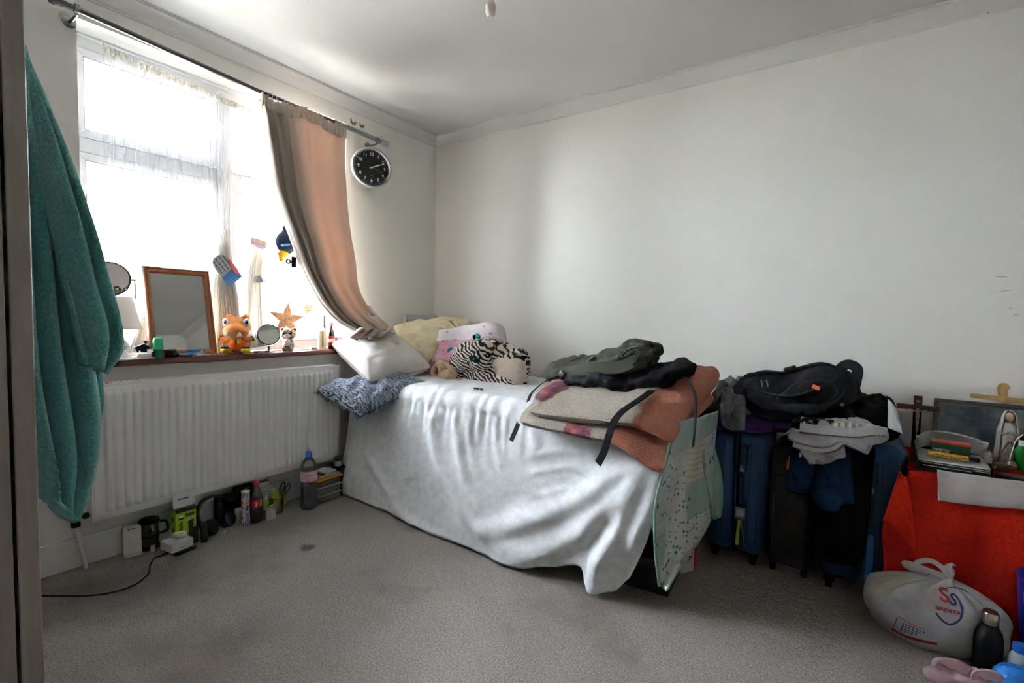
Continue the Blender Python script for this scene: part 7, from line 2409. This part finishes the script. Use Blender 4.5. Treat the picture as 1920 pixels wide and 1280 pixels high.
# blue bin at the right edge
p = at(1925, 1170, 'y', -.52)
t = thing('paper_bin', 'deep blue waste bin with a white sticker at the right edge', 'bin', (p.x + .062, -.56, .001))
MB().lathe([(0, .004), (.075, .004), (.08, .01), (.1, .293), (.103, .296), (.103, .30), (.098, .30), (.077, .014), (0, .010)], 40).build('bin_wall', M('1e2f9a', .4, .4, var=.12, vscale=12), t)
wrapb = lambda a0, a1, z0, z1, c, nm: MB().grid(lambda u, v: ((.0806 + (.02 * ((z0 + (z1 - z0) * v) - .01) / .255)) * math.cos(R(a0 + (a1 - a0) * u)), (.0806 + (.02 * ((z0 + (z1 - z0) * v) - .01) / .255)) * math.sin(R(a0 + (a1 - a0) * u)), z0 + (z1 - z0) * v), 8, 6).build(nm, M(c, .5), t)
wrapb(-152, -137, .19, .235, 'a9adb8', 'sticker')
wrapb(-158, -148, .225, .258, 'b4b8c0', 'sticker')
wrapb(-165, -150, .02, .10, '8a8350', 'printed_band')
wrapb(-148, -138, .03, .12, '8a6a5a', 'printed_band')
MB().ball((0, 0, .225), (.07, .07, .05)).build('rubbish', M('4a3a26', .9, var=.3, vscale=40), t)

# small white pouch and blue-capped bottle, blue bag
p = at(1888, 1225, 'z', .02)
t = thing('sponge', 'grey rounded sponge lying between flask and blue bin', 'sponge', (p.x - .0, p.y + .06, .001), rz=25)
MB().rbox((0, 0, .02), (.07, .045, .036), .014, 4).build('sponge_block', M('8d8d88', .9, bump=.5, bscale=120), t)
MB().rbox((0, 0, .004), (.068, .043, .008), .003, 2).build('scouring_pad', M('5d6058', .95), t)
p = at(1912, 1262, 'z', 0)
t = thing('blue_capped_bottle', 'clear bottle with a bright blue cap beside the blue bag', 'bottle', (3.125, -.70, .001))
MB().lathe([(0, 0), (.024, 0), (.026, .004), (.026, .09), (.014, .115), (0, .115)], 24).build('bottle_body', M('9fa6ae', .3), t)
MB().lathe([(0, .112), (.017, .112), (.017, .135), (0, .136)], 20).build('cap', M('1460b8', .4), t)
MB().box((-.01, -.026, .06), (.014, .002, .04)).build('white_label', M('d6d9dd', .5), t)
t = thing('blue_bag', 'bright blue crumpled plastic bag in the bottom right corner', 'bag', (3.10, -.775, .0))
blob('bag_body', [((.01, 0, .05), (.07, .06, .05)), ((.05, .01, .06), (.06, .05, .045)), ((-.02, -.01, .045), (.045, .05, .042))], M('1f74c4', .35, .5, var=.15, vscale=20), t, .007, 2, wrinkle=(.016, 24))
MB().tube([(-.03, 0, .08), (-.02, -.01, .1), (.01, -.01, .1), (.02, 0, .08)], 0, 6, 16, flat=(.014, .002), up=(0, -1, 0)).build('handle_loop', M('1f74c4', .35), t)

# pink garment at the bottom edge
t = thing('pink_garment', 'crumpled pale pink garment at the bottom edge of the picture', 'clothes', (2.99, -.83, 0))
pkm = M('b99aa2', .95, .1, var=.1, vscale=20, bump=.4, bscale=200)
P0 = at(1820, 1268, 'z', .03)
blob('garment_body', [(P0 + Vector((0, -.01, -.01)), (.10, .05, .035)), (P0 + Vector((.06, -.02, -.01)), (.08, .05, .035)), (P0 + Vector((-.06, -.02, -.015)), (.05, .04, .03))], pkm, t, .007, 2, world=True, wrinkle=(.02, 18))
for dx in (-.06, .02):
    MB().tube([P0 + Vector((dx, -.03, .0)), P0 + Vector((dx - .01, -.035, .03)), P0 + Vector((dx + .02, -.03, .04)), P0 + Vector((dx + .05, -.03, .03))], 0, 8, 24, flat=(.03, .008), up=(0, -1, .3)).build('sleeve_fold', pkm, t, world=True)
t = thing('white_sock', 'white and navy sock beside the pink garment', 'sock', at(1775, 1275, 'z', 0))
blob('sock_body', [((0, .0, .014), (.03, .02, .014)), ((.025, .006, .014), (.02, .018, .013))], M('c9c9cc', .95), t, .005, 3, wrinkle=(.006, 40))
MB().lathe([(.0135, -.004), (.0145, 0), (.0135, .004)], 16, (-.027, -.002, .014), Euler((0, R(90), R(10))), cap=False).build('navy_cuff', M('232a40', .9), t)
